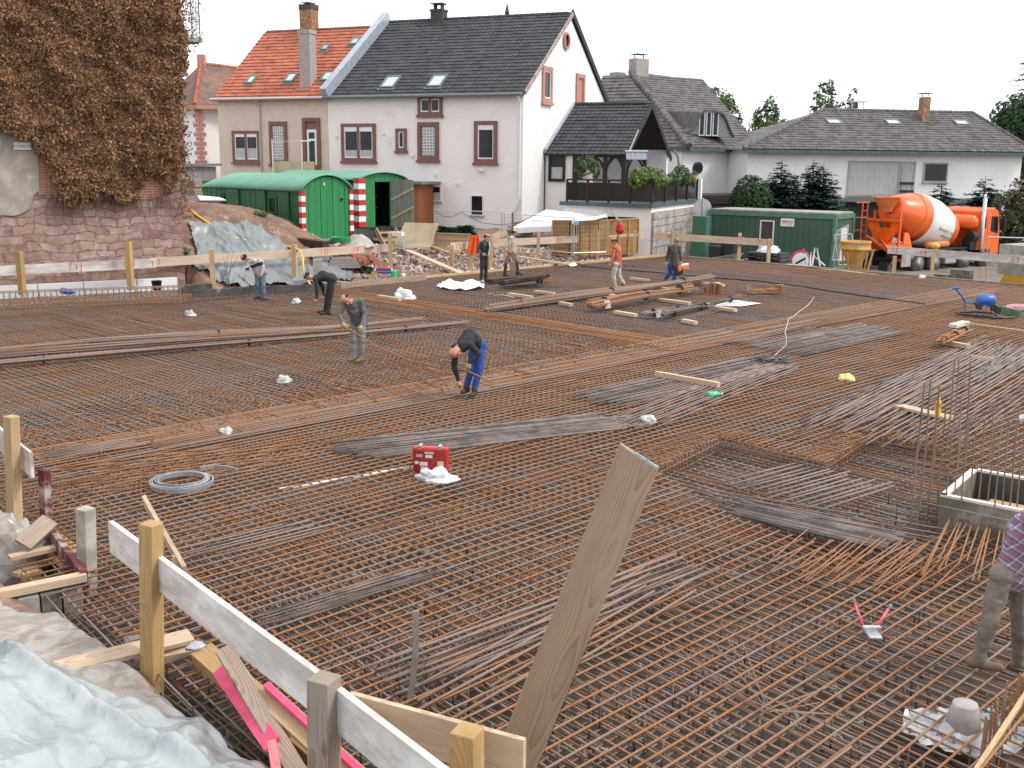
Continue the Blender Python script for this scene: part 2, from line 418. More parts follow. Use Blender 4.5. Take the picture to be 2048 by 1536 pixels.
# blinding concrete the mesh lies over
M_blind = mat('blinding', (0.105, 0.088, 0.072), 0.85, 0.25, 3, bmp=0.3, dirt=((0.06, 0.05, 0.042), 0.9, 0.5))
mb = MB(); P = [ST(0.05, 0.0, -.3), ST(0.05, 40, -.3), ST(SE+.62, 40, -.3), ST(SE+.62, 18.9, -.3), ST(SE, 18.9, -.3), ST(SE, 0.0, -.3)]
mb.prism(P, (0, 0, -0.5)); w0 = BLD_C+BLD_N*.1; w1 = w0+BLD_D*12
mb.prism([ST(22.5, 0.001, -.3), w0+Vector((0, 0, -.3)), w1+Vector((0, 0, -.3)), ST(SE, 0.001, -.3)], (0, 0, -.5))
tag(mb.build('slab_base', M_blind), 'dark blinding concrete under the steel mesh', 'slab base', kind='structure')
# ================================================================== reinforcing mesh
PIT = [st(G(*p)) for p in [(1312, 938), (1441, 874), (1652, 926), (1737, 871), (1872, 892), (1905, 960), (1888, 1058), (1838, 1078), (1712, 1113), (1456, 1028), (1395, 990)]]
_a = st(G(1880, 988, .36)); _b = st(G(1945, 934, .36)); _d = st(G(2140, 1040, .36)); SHAFT = [_a, _b, (_b[0]+_d[0]-_a[0], _b[1]+_d[1]-_a[1]), _d]
def inpoly(p, poly):
    c = False; n = len(poly)
    for i in range(n):
        a = poly[i]; b = poly[i-1]
        if (a[1] > p[1]) != (b[1] > p[1]) and p[0] < (b[0]-a[0])*(p[1]-a[1])/(b[1]-a[1])+a[0]: c = not c
    return c
def cuts(p0, p1, polys):                # sub-segments of p0-p1 (in s,t) outside all polys
    ts = [0.0, 1.0]
    for poly in polys:
        for i in range(len(poly)):
            a = poly[i]; b = poly[i-1]
            d = (p1[0]-p0[0], p1[1]-p0[1]); e = (b[0]-a[0], b[1]-a[1]); den = d[0]*e[1]-d[1]*e[0]
            if abs(den) < 1e-9: continue
            k = ((a[0]-p0[0])*e[1]-(a[1]-p0[1])*e[0])/den; q = ((a[0]-p0[0])*d[1]-(a[1]-p0[1])*d[0])/den
            if 0 < k < 1 and 0 <= q <= 1: ts.append(k)
    ts.sort(); out = []
    for a, b in zip(ts, ts[1:]):
        m = (a+b)/2; pm = (p0[0]+(p1[0]-p0[0])*m, p0[1]+(p1[1]-p0[1])*m)
        if b-a > 1e-3 and not any(inpoly(pm, po) for po in polys): out.append((a, b))
    return out
BARS = []      # (p0, p1, r, tint, kind)
def bars_line(p0, p1, z, r, tint, kind, polys=(), maxlen=9.0, jit=0.012):
    for a, b in cuts(p0, p1, polys):
        L = math.hypot(p1[0]-p0[0], p1[1]-p0[1])
        x = a*L-RU(0, maxlen*.5) if a == 0 else a*L
        while x < b*L:
            ln = maxlen*RU(.75, 1.1); y = min(x+ln, b*L); xx = max(x, a*L)
            if y-xx > .25:
                k0, k1 = xx/L, y/L
                q0 = (p0[0]+(p1[0]-p0[0])*k0+RU(-jit, jit), p0[1]+(p1[1]-p0[1])*k0+RU(-jit, jit))
                q1 = (p0[0]+(p1[0]-p0[0])*k1+RU(-jit, jit), p0[1]+(p1[1]-p0[1])*k1+RU(-jit, jit))
                BARS.append((ST(q0[0], q0[1], z+RU(-.004, .004)), ST(q1[0], q1[1], z+RU(-.004, .004)), r, min(1, max(0, tint+RU(-.28, .28))), kind))
            x = y-0.5 if y < b*L else b*L+1
TB = 15.0; SB = 19.8; TMAX = 36.0
OFFB = math.tan(R(51)-R(45.5))          # the near cross bars lie a little skew
def end_s(t): return SE+.55 if t > 18.95 else SE-.12
HOLES = [PIT, SHAFT]
# near zone: lengthwise bars (along U) on top
t = TB
while t < TMAX:
    bars_line((0.25, t), (end_s(t), t), 0.0, 0.0103, 0.64, 'top_long', HOLES, 10, .014); t += 0.15*RU(.92, 1.08)
s = 0.3-14
while s < SE+.55:
    # skew cross bars from t=TB to TMAX
    p0 = (s, TB-.8); p1 = (s+OFFB*(TMAX-TB), TMAX)
    segs = [p0, p1]
    if p1[0] > .2:
        if p0[0] < .2: k = (.2-p0[0])/(p1[0]-p0[0]); p0 = (.2, p0[1]+(p1[1]-p0[1])*k)
        lim = SE-.1
        if p0[0] < lim:
            if p1[0] > lim and p0[1]+(p1[1]-p0[1])*((lim-p0[0])/(p1[0]-p0[0])) < 18.95:
                k = (lim-p0[0])/(p1[0]-p0[0]); p1 = (lim, p0[1]+(p1[1]-p0[1])*k)
            bars_line(p0, p1, -0.0205, 0.0095, 0.46, 'top_cross', HOLES, 8)
        elif s < SE+.55: bars_line((s, 19.0), p1, -.0205, .0095, .46, 'top_cross', HOLES, 8)
    s += 0.15*RU(.92, 1.08)
# mid zone: cross bars on top, rusty
s = SB
while s < SE-.1:
    bars_line((s, 0.25), (s, TB+.3), 0.0, 0.0085, 0.50, 'mid_cross', (), 9, .02); s += 0.15*RU(.85, 1.15)
s = SB
while s < SE-.1:
    if rnd.random() < .5: bars_line((s, RU(.3, 4)), (s+RU(-.1, .1), RU(7, TB)), 0.017, 0.0085, 0.62, 'mid_cross', (), 9, .05)
    s += 0.3
t = 0.3
while t < TB:
    bars_line((SB, t), (SE-.12, t), -0.017, 0.008, 0.45, 'mid_long', (), 9); t += 0.15*RU(.9, 1.1)
WA = st(BLD_C+BLD_N*.9); WB = st(BLD_C+BLD_D*9+BLD_N*.9)
def twall(s): return WA[1]+(WB[1]-WA[1])*(s-WA[0])/(WB[0]-WA[0])
s = WA[0]+.2
while s < SE-.1:
    bars_line((s, twall(s)), (s, .6), 0.0, 0.0085, 0.50, 'mid_cross', (), 9, .02); s += 0.15
t = twall(SE)
while t < .3:
    s0 = WA[0]+(t-WA[1])/(WB[1]-WA[1])*(WB[0]-WA[0]) if t < WA[1] else WA[0]
    bars_line((max(s0, WA[0]), t), (SE-.12, t), -.017, .008, .45, 'mid_long', (), 9); t += .15
# far zone: fine grey mesh
s = 0.25
while s < SB+.3:
    bars_line((s, 0.2), (s, TB+.2), 0.0, 0.008, 0.34+.28*max(0, mnoise.noise(Vector((s*.3, 0, 0)))), 'far', (), 14); s += 0.15
t = 0.25
while t < TB:
    bars_line((0.2, t), (SB, t), -0.016, 0.008, 0.36+.5*max(0, mnoise.noise(Vector((t*.45, 5, 0)))), 'far', (), 14); t += 0.15
# lower layer everywhere
s = 0.3
while s < SE+.55:
    t1 = TMAX; t0 = 0.2 if s < SE-.1 else 19.0
    bars_line((s, t0), (s, t1), -0.235, 0.0105, 0.30, 'low', [SHAFT], 14); s += 0.15
t = 0.3
while t < TMAX:
    bars_line((0.3, t), (end_s(t), t), -0.257, 0.0105, 0.34, 'low', [SHAFT], 14); t += 0.15
# second, denser lower grid seen in the pit and near right corner
s = 22.0
while s < SE+.55:
    if rnd.random() < .8: bars_line((s, 19), (s+OFFB*15, 34), -0.18, 0.006, 0.55, 'low', [SHAFT], 12, .03)
    s += 0.11
# strips with extra bars
for k in range(26): bars_line((SB-.55+k*.045, .3), (SB-.55+k*.045+RU(-.1, .1), TB+RU(-.4, .3)), .017, .0085, .82, 'strip', (), 14, .03)
for k in range(22): bars_line((RU(1, 3), TB-.5+k*.07), (SE-RU(.3, 3), TB-.5+k*.07+RU(-.08, .08)), .017, .009, .48, 'strip', (), 10, .03)
for k in range(150):                       # short rusty offcuts and lap bars over the mid zone edge
    s0 = RU(20.5, SE-1.2); t0 = RU(TB-2.2, TB-.2); a = RU(-.5, .5); ln = RU(.4, 1.3)
    BARS.append((ST(s0, t0, .03), ST(s0+math.sin(a)*ln, t0+math.cos(a)*ln, .025), .007, RU(.6, 1), 'strip'))
def loose(px0, px1, n, wid, r, tint, kind='loose', z=.03, jit=.03, dt=.28):
    a = G(*px0, z); b = G(*px1, z); d = (b-a); d.z = 0; d.normalize(); nrm = Vector((-d.y, d.x, 0))
    for k in range(n):
        o = (k/(max(1, n-1))-.5)*wid
        q0 = a+nrm*(o+RU(-jit, jit))+d*RU(-dt, dt); q1 = b+nrm*(o+RU(-jit, jit))+d*RU(-dt, dt)
        BARS.append((q0, q1, r, min(1, max(0, tint+RU(-.15, .15))), kind))
loose((690, 900), (1245, 838), 18, 1.05, .0125, .12, jit=.02)             # grey bars laid skew by the red case
loose((760, 1360), (1385, 1125), 6, .55, .0145, .2, jit=.02, dt=.1)     # thick ribbed bars, near
loose((900, 1400), (1330, 1160), 6, .75, .0135, .42, jit=.04, dt=.4)
loose((490, 1250), (860, 1140), 6, .3, .010, .12, jit=.02)
loose((375, 1110), (620, 1050), 6, .45, .0095, .3, jit=.02)
loose((1190, 800), (1545, 722), 16, 1.3, .0125, .15, jit=.03)             # pale bars right of the middle
loose((1250, 850), (1560, 730), 10, .9, .012, .3)
loose((1545, 702), (1770, 655), 20, 1.6, .0125, .12, jit=.04)
loose((1480, 690), (1640, 655), 10, 1.2, .012, .2)
loose((1740, 870), (2040, 705), 26, 2.6, .0135, .2, jit=.04, dt=.7)
loose((1700, 845), (1990, 680), 10, .9, .0125, .3, dt=.8)
loose((1540, 990), (1690, 948), 14, 1.5, .014, .3, jit=.03, dt=.2, z=-.1)       # thick bars in the pit
loose((1478, 1012), (1800, 1086), 15, .66, .0165, .06, jit=.006, dt=.12, z=-.02)  # grey layer of thick bars
loose((1400, 985), (1880, 1068), 3, .35, .010, .3, z=.0)
loose((1340, 640), (1480, 600), 8, .8, .012, .2)
loose((1880, 800), (2060, 700), 10, .9, .012, .2, jit=.15, dt=.5)
loose((100, 965), (560, 905), 9, 1.4, .009, .75, jit=.05, dt=.6)
loose((120, 905), (280, 880), 7, .5, .01, .3, jit=.03)
for k in range(9): loose((1950+k*14, 760-k*4), (2010+k*16, 690+RU(-8, 8)), 2, .1, .012, .18, jit=.08)
for k in range(5):      # bars that cross the sole lap at slightly different angles near the right corner
    loose((1560+k*60, 1145+k*8), (1660+k*60, 1070+k*6), 4, .5, .0085, .75, jit=.05, z=.02)
for k in range(22): loose((1830+k*14+RU(-6, 6), 1130+RU(-5, 20)), (1895+k*10+RU(-6, 6), 1030+k*1.6+RU(-10, 8)), 1, .1, .0095, .72, z=.1)
# ---- hooked edge bars round the pit and along the far edge
HOOK = MB()
def hook(p, d, h=.27, r=.008):              # a bar end turned down
    HOOK.tint = min(1, max(0, .7+RU(-.25, .25)))
    p = Vector(p); d = Vector(d)
    HOOK.tube([p-d*.5, p-d*.04+Vector((0, 0, .0)), p+Vector((0, 0, -.03)), p+Vector((0, 0, -h))], r, 5)
for i in range(4):
    a = PIT[i]; b = PIT[i+1]; n = int(math.hypot(a[0]-b[0], a[1]-b[1])/.11)
    A = ST(*a); B = ST(*b); e = (B-A).normalized(); nn = Vector((e.y, -e.x, 0))
    cc = ST(*[sum(q[j] for q in PIT)/len(PIT) for j in (0, 1)])
    if (cc-A).dot(nn) < 0: nn = -nn
    for k in range(n):
        p = A+(B-A)*(k/n)+Vector((RU(-.01, .01), RU(-.01, .01), 0)); hook(p+Vector((0, 0, .02)), nn)
    for z in (-.08, -.2): HOOK.tint = .55; HOOK.tube([A+Vector((0, 0, z)), B+Vector((0, 0, z))], .008, 5)
def chairs(n, region):
    for k in range(n):
        p = G(*region()); HOOK.tint = .05
        HOOK.tube([p+Vector((0, 0, .01)), p+Vector((0, 0, -.25))], .009, 5)
chairs(420, lambda: (RU(300, 2048), RU(960, 1536)))
for k in range(160):                        # upturned tails and bent ends scattered over the mesh
    p = ST(RU(20, SE-1), RU(TB-2.5, TB+.5), .02); a = RU(0, 6.3); HOOK.tint = RU(.6, 1)
    HOOK.tube([p, p+Vector((math.cos(a)*.25, math.sin(a)*.25, .01)), p+Vector((math.cos(a)*.33, math.sin(a)*.33, .09))], .007, 5)
# ---- split: the 300 bars that show largest are objects of their own, the rest is one mass
def score(bar):
    best = 0
    n = 9; vis = 0; pr = []
    for k in range(n):
        p = bar[0].lerp(bar[1], k/(n-1))
        if p.y < 2: continue
        x, y = proj(p)
        if -10 < x < 2058 and 300 < y < 1560: pr.append((x, y, bar[2]*FPX/p.length))
    if len(pr) < 2: return 0
    L = math.hypot(pr[0][0]-pr[-1][0], pr[0][1]-pr[-1][1]); w = sum(q[2] for q in pr)/len(pr)
    return L*w
def bar_geo(mb, p0, p1, r, tint, n=6, step=1.2, sag=.006):
    L = (p1-p0).length; k = max(1, int(L/step)); mb.tint = tint
    d = (p1-p0).normalized(); nn = Vector((-d.y, d.x, 0)); ph = RU(0, 6)
    pts = [p0.lerp(p1, i/k)+nn*(sag*math.sin(ph+i*.9))+Vector((0, 0, sag*.5*math.sin(ph*2+i*1.3))) for i in range(k+1)]
    mb.tube(pts, r, n)
KIND = {'top_long': ('rusty bar of the top mesh layer running away to the far right', 'lengthwise top bars of the mesh'),
        'top_cross': ('thin bar of the top mesh layer running across towards the far left', 'cross bars of the top mesh layer'),
        'loose': ('thick ribbed bar laid loose on top of the mesh', 'thick loose bars on the mesh')}
cand = sorted([(score(b), i) for i, b in enumerate(BARS) if b[4] in KIND], reverse=True)
single = set(i for sc_, i in cand[:300] if sc_ > 0)
mass = MB()
for i, b in enumerate(BARS):
    if i in single: continue
    near = min(b[0].y, b[1].y) < 22
    if score(b) == 0 and b[4] != 'far': continue
    bar_geo(mass, b[0], b[1], b[2], b[3], 6 if near else 4, 1.3 if near else 2.6)
tag(mass.build('reinforcement_mesh', M_rebar_far, fix=False, tint=True, smooth=True), 'rusty steel reinforcement mesh covering the whole slab', 'steel mesh', kind='stuff')
tag(HOOK.build('hooked_bar_ends', M_rebar_far, fix=False, tint=True, smooth=True), 'bent bar ends and supports standing in the mesh', 'bar ends', kind='stuff')
for i in sorted(single):
    b = BARS[i]; d = (b[1]-b[0]); M = frame(b[0], d)
    L = d.length; k = max(1, int(L/1.0)); mb = MB(); mb.tint = b[3]; ph = RU(0, 6)
    mb.tube([Vector((L*j/k, .006*math.sin(ph+j*.9), .003*math.sin(ph+j*1.3))) for j in range(k+1)], b[2], 8)
    o = mb.build('rebar', M_rebar, None, M=M, fix=False, tint=True, smooth=True)
    tag(o, KIND[b[4]][0], 'steel bar', KIND[b[4]][1])
# ================================================================== buildings
M_pink = mat('render_pinkwhite', (0.87, 0.815, 0.79), 0.9, 0.03, 1.2, bmp=0.12, dirt=((0.74, 0.67, 0.65), 0.8, 0.6))
M_gable = mat('render_white', (0.80, 0.79, 0.78), 0.9, 0.03, 1.2, bmp=0.12)
M_beige = mat('render_beige', (0.66, 0.55, 0.46), 0.9, 0.05, 1.5, bmp=0.25, dirt=((0.54, 0.45, 0.37), 1.1, 0.58))
M_hwhite = mat('render_house_white', (0.84, 0.835, 0.83), 0.9, 0.05, 0.8, bmp=0.2, dirt=((0.62, 0.61, 0.60), 0.5, 0.6))
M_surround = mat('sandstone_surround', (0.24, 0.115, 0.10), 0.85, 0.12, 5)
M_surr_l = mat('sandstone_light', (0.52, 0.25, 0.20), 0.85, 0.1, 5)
M_pvc = mat('pvc_white', (0.78, 0.78, 0.77), 0.35, 0.03)
M_gblock = mat('glass_block', (0.42, 0.46, 0.45), 0.15, 0.25, 9, spec=0.7)
M_gutter = mat('gutter_grey', (0.17, 0.20, 0.19), 0.5, 0.15, 8)
M_zinc = mat('zinc', (0.44, 0.49, 0.56), 0.4, 0.1, 3, metal=0.3)
M_brick = mat('brick_yellow', (0.42, 0.24, 0.12), 0.85, 0.3, 14)
M_brickdark = mat('brick_dark', (0.10, 0.075, 0.07), 0.85, 0.3, 12)
M_darkwood = mat('dark_stained_wood', (0.022, 0.014, 0.013), 0.6, 0.25, 8)
M_teal = mat('fascia_teal', (0.07, 0.13, 0.14), 0.6, 0.2, 4)
def tile_mat(name, cols, var_scale=1.5, row=0.35, cw=0.3):
    m, n, l, b = nt(name)
    tc = n.new('ShaderNodeTexCoord')
    # one random tone per tile
    mp = n.new('ShaderNodeVectorMath'); mp.operation = 'DIVIDE'; mp.inputs[1].default_value = (cw, row, 10); l.new(tc.outputs['Object'], mp.inputs[0])
    fl = n.new('ShaderNodeVectorMath'); fl.operation = 'FLOOR'; l.new(mp.outputs[0], fl.inputs[0])
    wn_ = n.new('ShaderNodeTexWhiteNoise'); l.new(fl.outputs[0], wn_.inputs['Vector'])
    t = noise_t(n, l, tc.outputs['Object'], var_scale, 6, 0.7)
    mm = n.new('ShaderNodeMath'); mm.operation = 'MULTIPLY_ADD'; mm.inputs[1].default_value = 0.35; l.new(wn_.outputs['Value'], mm.inputs[0])
    m2 = n.new('ShaderNodeMath'); m2.operation = 'MULTIPLY_ADD'; m2.inputs[1].default_value = 1.1; m2.inputs[2].default_value = -0.22; l.new(t.outputs['Fac'], m2.inputs[0]); l.new(m2.outputs[0], mm.inputs[2])
    r = ramp(n, cols); l.new(mm.outputs[0], r.inputs[0]); l.new(r.outputs[0], b.inputs['Base Color']); b.inputs['Roughness'].default_value = 0.75
    b.inputs['Specular IOR Level'].default_value = 0.3
    return m
T_black = tile_mat('tiles_black', [(0.1, (0.030, 0.032, 0.037)), (0.5, (0.052, 0.055, 0.063)), (0.8, (0.078, 0.078, 0.08)), (1, (0.10, 0.09, 0.078))])
T_red = tile_mat('tiles_red', [(0.05, (0.16, 0.055, 0.04)), (0.35, (0.36, 0.11, 0.065)), (0.65, (0.46, 0.15, 0.085)), (1, (0.56, 0.22, 0.13))])
T_brown = tile_mat('tiles_brown', [(0.1, (0.06, 0.053, 0.053)), (0.5, (0.125, 0.112, 0.11)), (0.8, (0.18, 0.165, 0.16)), (1, (0.23, 0.21, 0.205))])
T_oldred = tile_mat('tiles_old_red', [(0.1, (0.09, 0.07, 0.06)), (0.45, (0.15, 0.10, 0.08)), (0.75, (0.26, 0.12, 0.09)), (1, (0.3, 0.15, 0.11))], 0.5)
def tiles(name, P0, X, S, segs, row, cw, amp, step, mats, parent, nseg=4, thick=0.05):
    """roof plane: P0 lower-left, X along eave, S up the slope (unit); segs: function k-> (xa, xb) at fraction; length Ls"""
    X = Vector(X).normalized(); S = Vector(S); Ls = S.length; S.normalize(); N = X.cross(S).normalized()
    if N.z < 0: N = -N
    M = Matrix(((X.x, S.x, N.x), (X.y, S.y, N.y), (X.z, S.z, N.z))).to_4x4(); M.translation = Vector(P0)-wpos(parent)
    mb = MB(); rows = max(1, round(Ls/row)); rw = Ls/rows
    for j in range(rows):
        y0, y1 = j*rw, (j+1)*rw+.02
        a0, b0 = segs(y0/Ls); a1, b1 = segs(min(1, y1/Ls))
        if b0-a0 < .02: continue
        nx = max(1, int((b0-a0)/cw*nseg)); vs = []
        for i in range(nx+1):
            x = a0+(b0-a0)*i/nx; u = i/nx; x1 = min(max(x, a1), b1) if b1 > a1 else a1
            off = (j % 2)*.0
            w = amp*abs(math.sin(math.pi*(x/cw+off)))
            jz = .006*math.sin(i*12.9+j*4.1)
            vs += [(x, y0, w), (x, y0, w+step+jz), (x1, y1, w*.9+.004)]
        mb.add(vs, [q for i in range(nx) for q in ((3*i, 3*i+3, 3*i+4, 3*i+1), (3*i+1, 3*i+4, 3*i+5, 3*i+2))])
    # underside
    a0, b0 = segs(0); a1, b1 = segs(1)
    mb.add([(a0, 0, -thick), (b0, 0, -thick), (b1, Ls, -thick), (a1, Ls, -thick)], [(0, 1, 2, 3)])
    mb.add([(a0, 0, -thick), (a0, 0, 0), (a1, Ls, 0), (a1, Ls, -thick), (b0, 0, -thick), (b0, 0, 0), (b1, Ls, 0), (b1, Ls, -thick)], [(0, 1, 2, 3), (4, 5, 6, 7), (0, 4, 5, 1)])
    o = mb.build(name, mats, None, M=M, fix=False); o.parent = parent; o.matrix_local = M
    return o
def window(parent, p, X, N, w, h, sur=0.16, surm=None, leaves=1, depth=0.14, frame_m=None, blind=0.0, curtain=0.0, sill=True, fr=0.07, glass=None, name='window', surtop=None):
    """p: lower centre of the opening on the wall face"""
    p = Vector(p); X = Vector(X).normalized(); N = Vector(N).normalized(); Z = Vector((0, 0, 1))
    frame_m = frame_m or M_pvc
    def pt(x, z, n): return p+X*x+Z*z+N*n
    Mx = Matrix(((X.x, N.x, 0), (X.y, N.y, 0), (0, 0, 1))).to_4x4(); Mx.translation = p
    f = MB(); pw = w/leaves
    for i in range(leaves):
        x0 = -w/2+i*pw+(.03 if i else 0); x1 = -w/2+(i+1)*pw-(.03 if i < leaves-1 else 0); cx = (x0+x1)/2; ww = x1-x0
        for (bx, bz, sx, sz) in ((x0+fr/2, h/2, fr, h), (x1-fr/2, h/2, fr, h), (cx, fr/2, ww-2*fr, fr), (cx, h-fr/2, ww-2*fr, fr)):
            f.boxm(Mx, sx, .06, sz, (bx, -.0, bz))
    wo_ = f.build(name, frame_m, parent)
    g = MB(); g.boxm(Mx, w-.04, .012, h-.04, (0, -.02, h/2)); g.build('pane', glass or M_glass, wo_)
    if curtain:
        c = MB(); c.grid(lambda u, v: pt(-w/2+.06+(w-.12)*u, .06+h*curtain*v, -.008+.004*math.sin(u*60)), 40, 1); c.build('curtain', M_curtain, wo_)
    if blind:
        c = MB(); c.boxm(Mx, w-.02, .05, blind, (0, .02, h-blind/2)); c.build('roller_shutter', M_pvc, wo_)
    if surm and sur:
        s_ = MB(); st_ = surtop or sur
        s_.boxm(Mx, sur, .09, h+st_+sur, (-w/2-sur/2, .03, h/2+(st_-sur)/2)); s_.boxm(Mx, sur, .09, h+st_+sur, (w/2+sur/2, .03, h/2+(st_-sur)/2))
        s_.boxm(Mx, w, .09, st_, (0, .03, h+st_/2)); s_.boxm(Mx, w, .09, sur, (0, .03, -sur/2))
        if leaves > 1:
            for i in range(1, leaves): s_.boxm(Mx, .15, .085, h, (-w/2+i*pw, .027, h/2))
        if sill: s_.boxm(Mx, w+2*sur+.14, .14, .13, (0, .055, -sur-.06))
        s_.build('frame', surm, wo_)
    elif sill:
        s_ = MB(); s_.boxm(Mx, w+.12, .12, .05, (0, .05, -.026)); s_.build('sill', M_conc, wo_)
    return wo_
def skylight(parent, P0, X, S, x, y, w, h, m=None, open_=0.0):
    X = Vector(X).normalized(); S = Vector(S).normalized(); N = X.cross(S)
    if N.z < 0: N = -N
    M = Matrix(((X.x, S.x, N.x), (X.y, S.y, N.y), (X.z, S.z, N.z))).to_4x4(); M.translation = Vector(P0)+X*x+S*y
    f = MB(); f.boxm(M, .09, h, .14, (-w/2, 0, .09)); f.boxm(M, .09, h, .14, (w/2, 0, .09)); f.boxm(M, w-.09, .09, .14, (0, -h/2+.045, .09)); f.boxm(M, w-.09, .09, .14, (0, h/2-.045, .09))
    f.boxm(M, w+.3, .16, .02, (0, -h/2-.08, .075))
    o = f.build('skylight', M_gutter, parent)
    g = MB(); g.boxm(M, w-.1, h-.1, .02, (0, 0, .12)); g.build('pane', m or M_skyglass, o)
M_skyglass = mat('skylight_glass', (0.55, 0.62, 0.70), 0.08, 0.05, 1, spec=1.0, metal=0.5)
Z = Vector((0, 0, 1))
FX = Vector((0.913, -0.408, 0)).normalized(); FN = Vector((-0.408, -0.913, 0)).normalized(); BK = -FN     # facade along, out, back
HR = at(1045, 322, 56.0); HR.z = 0                  # right front corner of the pink house
def facpt(px, py):                                   # a pixel on the facade plane
    v = ray(px, py); n = FN; k = (HR-Vector((0, 0, CAMH))).dot(n)/v.dot(n); return Vector((0, 0, CAMH))+v*k
def planept(px, py, P, n):
    v = ray(px, py); k = (Vector(P)-Vector((0, 0, CAMH))).dot(n)/v.dot(n); return Vector((0, 0, CAMH))+v*k
HM = facpt(658, 320); HM.z = 0; HL = facpt(440, 320); HL.z = 0
EAVE = 7.62; RIDGE = 12.15; HD = 6.4
# ---------------- pink house with black roof
h1 = thing('house', HR, 'pinkish white house with a black tiled roof and a white gable', 'house', 'houses behind the site')
mb = MB(); B = HR+BK*2*HD; z0 = 0.2
mb.prism([HR+Z*z0, HR+Z*EAVE, HR+BK*HD+Z*(RIDGE-.12), B+Z*EAVE, B+Z*z0], -FX*.3); mb.build('gable_wall', M_gable, h1)
mb = MB(); mb.prism([HM+Z*z0, HR-FX*.301+Z*z0, HR-FX*.301+Z*EAVE, HM+Z*EAVE], BK*.3); mb.build('front_wall', M_pink, h1)
XL = (HR-HM).length
slope = (BK*HD+Z*(RIDGE-EAVE)); P0 = HM-slope.normalized()*.35+Z*(EAVE+.08)
tl = tiles('roof', P0, FX, slope*((slope.length+.35)/slope.length), lambda k: (.25, XL+.12), .345, .30, .035, .04, T_black, h1)
slb = (-BK*HD+Z*(RIDGE-EAVE))
P0b = HR+BK*2*HD+Z*(EAVE+.08)+FX*.12
mb = MB(); mb.prism([P0b, P0b+slb, P0b+slb-FX*(XL+.1), P0b-FX*(XL+.1)], Z*.08); mb.build('rear_roof', T_black, h1)
mb = MB(); mb.bar(P0b+Z*.12-FX*.02, P0b+slb+Z*.12-FX*.02, .1, .3); mb.build('verge', M_darkwood, h1)
mb = MB()
for i in range(int(XL/.33)):
    a = HM+FX*(.2+i*.33)+BK*HD+Z*(RIDGE+.1); mb.cyl(a, a+FX*.36+Z*.0, .12, .10, 8)
mb.build('ridge_tiles', T_black, h1)
mb = MB(); mb.tube([HM+FN*.45+Z*(EAVE-.1), HR+FN*.45+FX*.1+Z*(EAVE-.1)], .09, 8); mb.bar(HM+FN*.2+Z*(EAVE-.13), HR+FN*.2+Z*(EAVE-.13), .4, .06); mb.build('gutter', M_gutter, h1)
mb = MB(); q = HR-FX*.12+FN*.09
mb.tube([q+FN*.35+Z*(EAVE-.15), q+Z*(EAVE-.6), q+Z*2.3, q-FX*.35+Z*1.5, q-FX*.5+Z*.4], .055, 8); mb.build('downpipe', M_pvc, h1)
mb = MB(); sl = slope.normalized()         # verge tiles edge (pale) on the front slope
for i in range(22): a = HR+FX*.14+Z*(EAVE+.02)+sl*(i*.36); mb.bar(a-sl*.05, a+sl*.33+Z*.03, .07, .2)
mb.build('verge_tiles', mat('verge_pale', (.50, .38, .34), .85, .25, 5), h1)
for px, hh in ((743, 1), (837, 1)):
    c = facpt(px, 187)
    x = (c-HM).dot(FX)
    skylight(h1, P0, FX, slope, x+.75 if px < 800 else x+.72, 1.35, .78, 1.15)
# chimney + roof pot
def chimney(parent, p, w, d, h, m, cap=True, name='chimney'):
    mb = MB(); Mx = frame(p, FX); mb.boxm(Mx, w, d, h, (0, 0, h/2)); mb.boxm(Mx, w+.08, d+.08, .12, (0, 0, h+.06)); o = mb.build(name, m, parent)
    if cap:
        c = MB()
        for sx in (-.3, .3): c.boxm(Mx, .04, d*.6, .3, (sx*w, 0, h+.27))
        c.boxm(Mx, w*1.0, d*1.0, .05, (0, 0, h+.44)); c.build('cowl', M_brickdark, o)
    return o
rp = lambda px: HM+FX*((facpt(px, 300)-HM).dot(FX)+2.0)+BK*HD
chimney(h1, planept(878, 60, HM+BK*HD, FN).xy.to_3d()+Z*(RIDGE-.3), .75, .7, .85, M_brickdark)
mb = MB(); q = planept(1014, 45, HM+BK*(HD+.4), FN).xy.to_3d(); mb.lathe(q+Z*(RIDGE-.1), Z, [(.05, 0), (.06, .3), (.14, .45), (.10, .6), (.02, .95)], 10); mb.build('roof_finial', M_brickdark, h1)
# facade windows (pixel rectangles on the facade plane)
def win_px(parent, x0, y0, x1, y1, **k):
    a = facpt(x0, y1); b = facpt(x1, y0); c = facpt((x0+x1)/2, y1); w = (facpt(x1, y1)-a).length; h = b.z-a.z
    return window(parent, c+FN*.03, FX, FN, w, h, **k)
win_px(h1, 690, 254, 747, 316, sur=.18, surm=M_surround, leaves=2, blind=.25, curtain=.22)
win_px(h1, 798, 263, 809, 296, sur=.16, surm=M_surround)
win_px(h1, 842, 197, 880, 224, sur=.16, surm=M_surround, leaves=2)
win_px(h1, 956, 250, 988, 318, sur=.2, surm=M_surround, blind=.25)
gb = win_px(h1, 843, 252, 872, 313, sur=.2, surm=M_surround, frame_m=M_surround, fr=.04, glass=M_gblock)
def block_bars(wobj, x0, y0, x1, y1, nx, ny):
    a = facpt(x0, y1); w = (facpt(x1, y1)-a).length; h = facpt(x1, y0).z-a.z; m_ = MB(); Mx = frame(a+FN*.035, FX)
    for i in range(nx+1): m_.boxm(Mx, .03, .02, h, (w*i/nx, 0, h/2))
    for j in range(ny+1): m_.boxm(Mx, w, .022, .03, (w/2, 0, h*j/ny))
    m_.build('glass_block_joints', M_pvc, wobj)
block_bars(gb, 843, 252, 872, 313, 5, 10)
win_px(h1, 862, 372, 883, 403, sur=0, sill=True, curtain=.5)
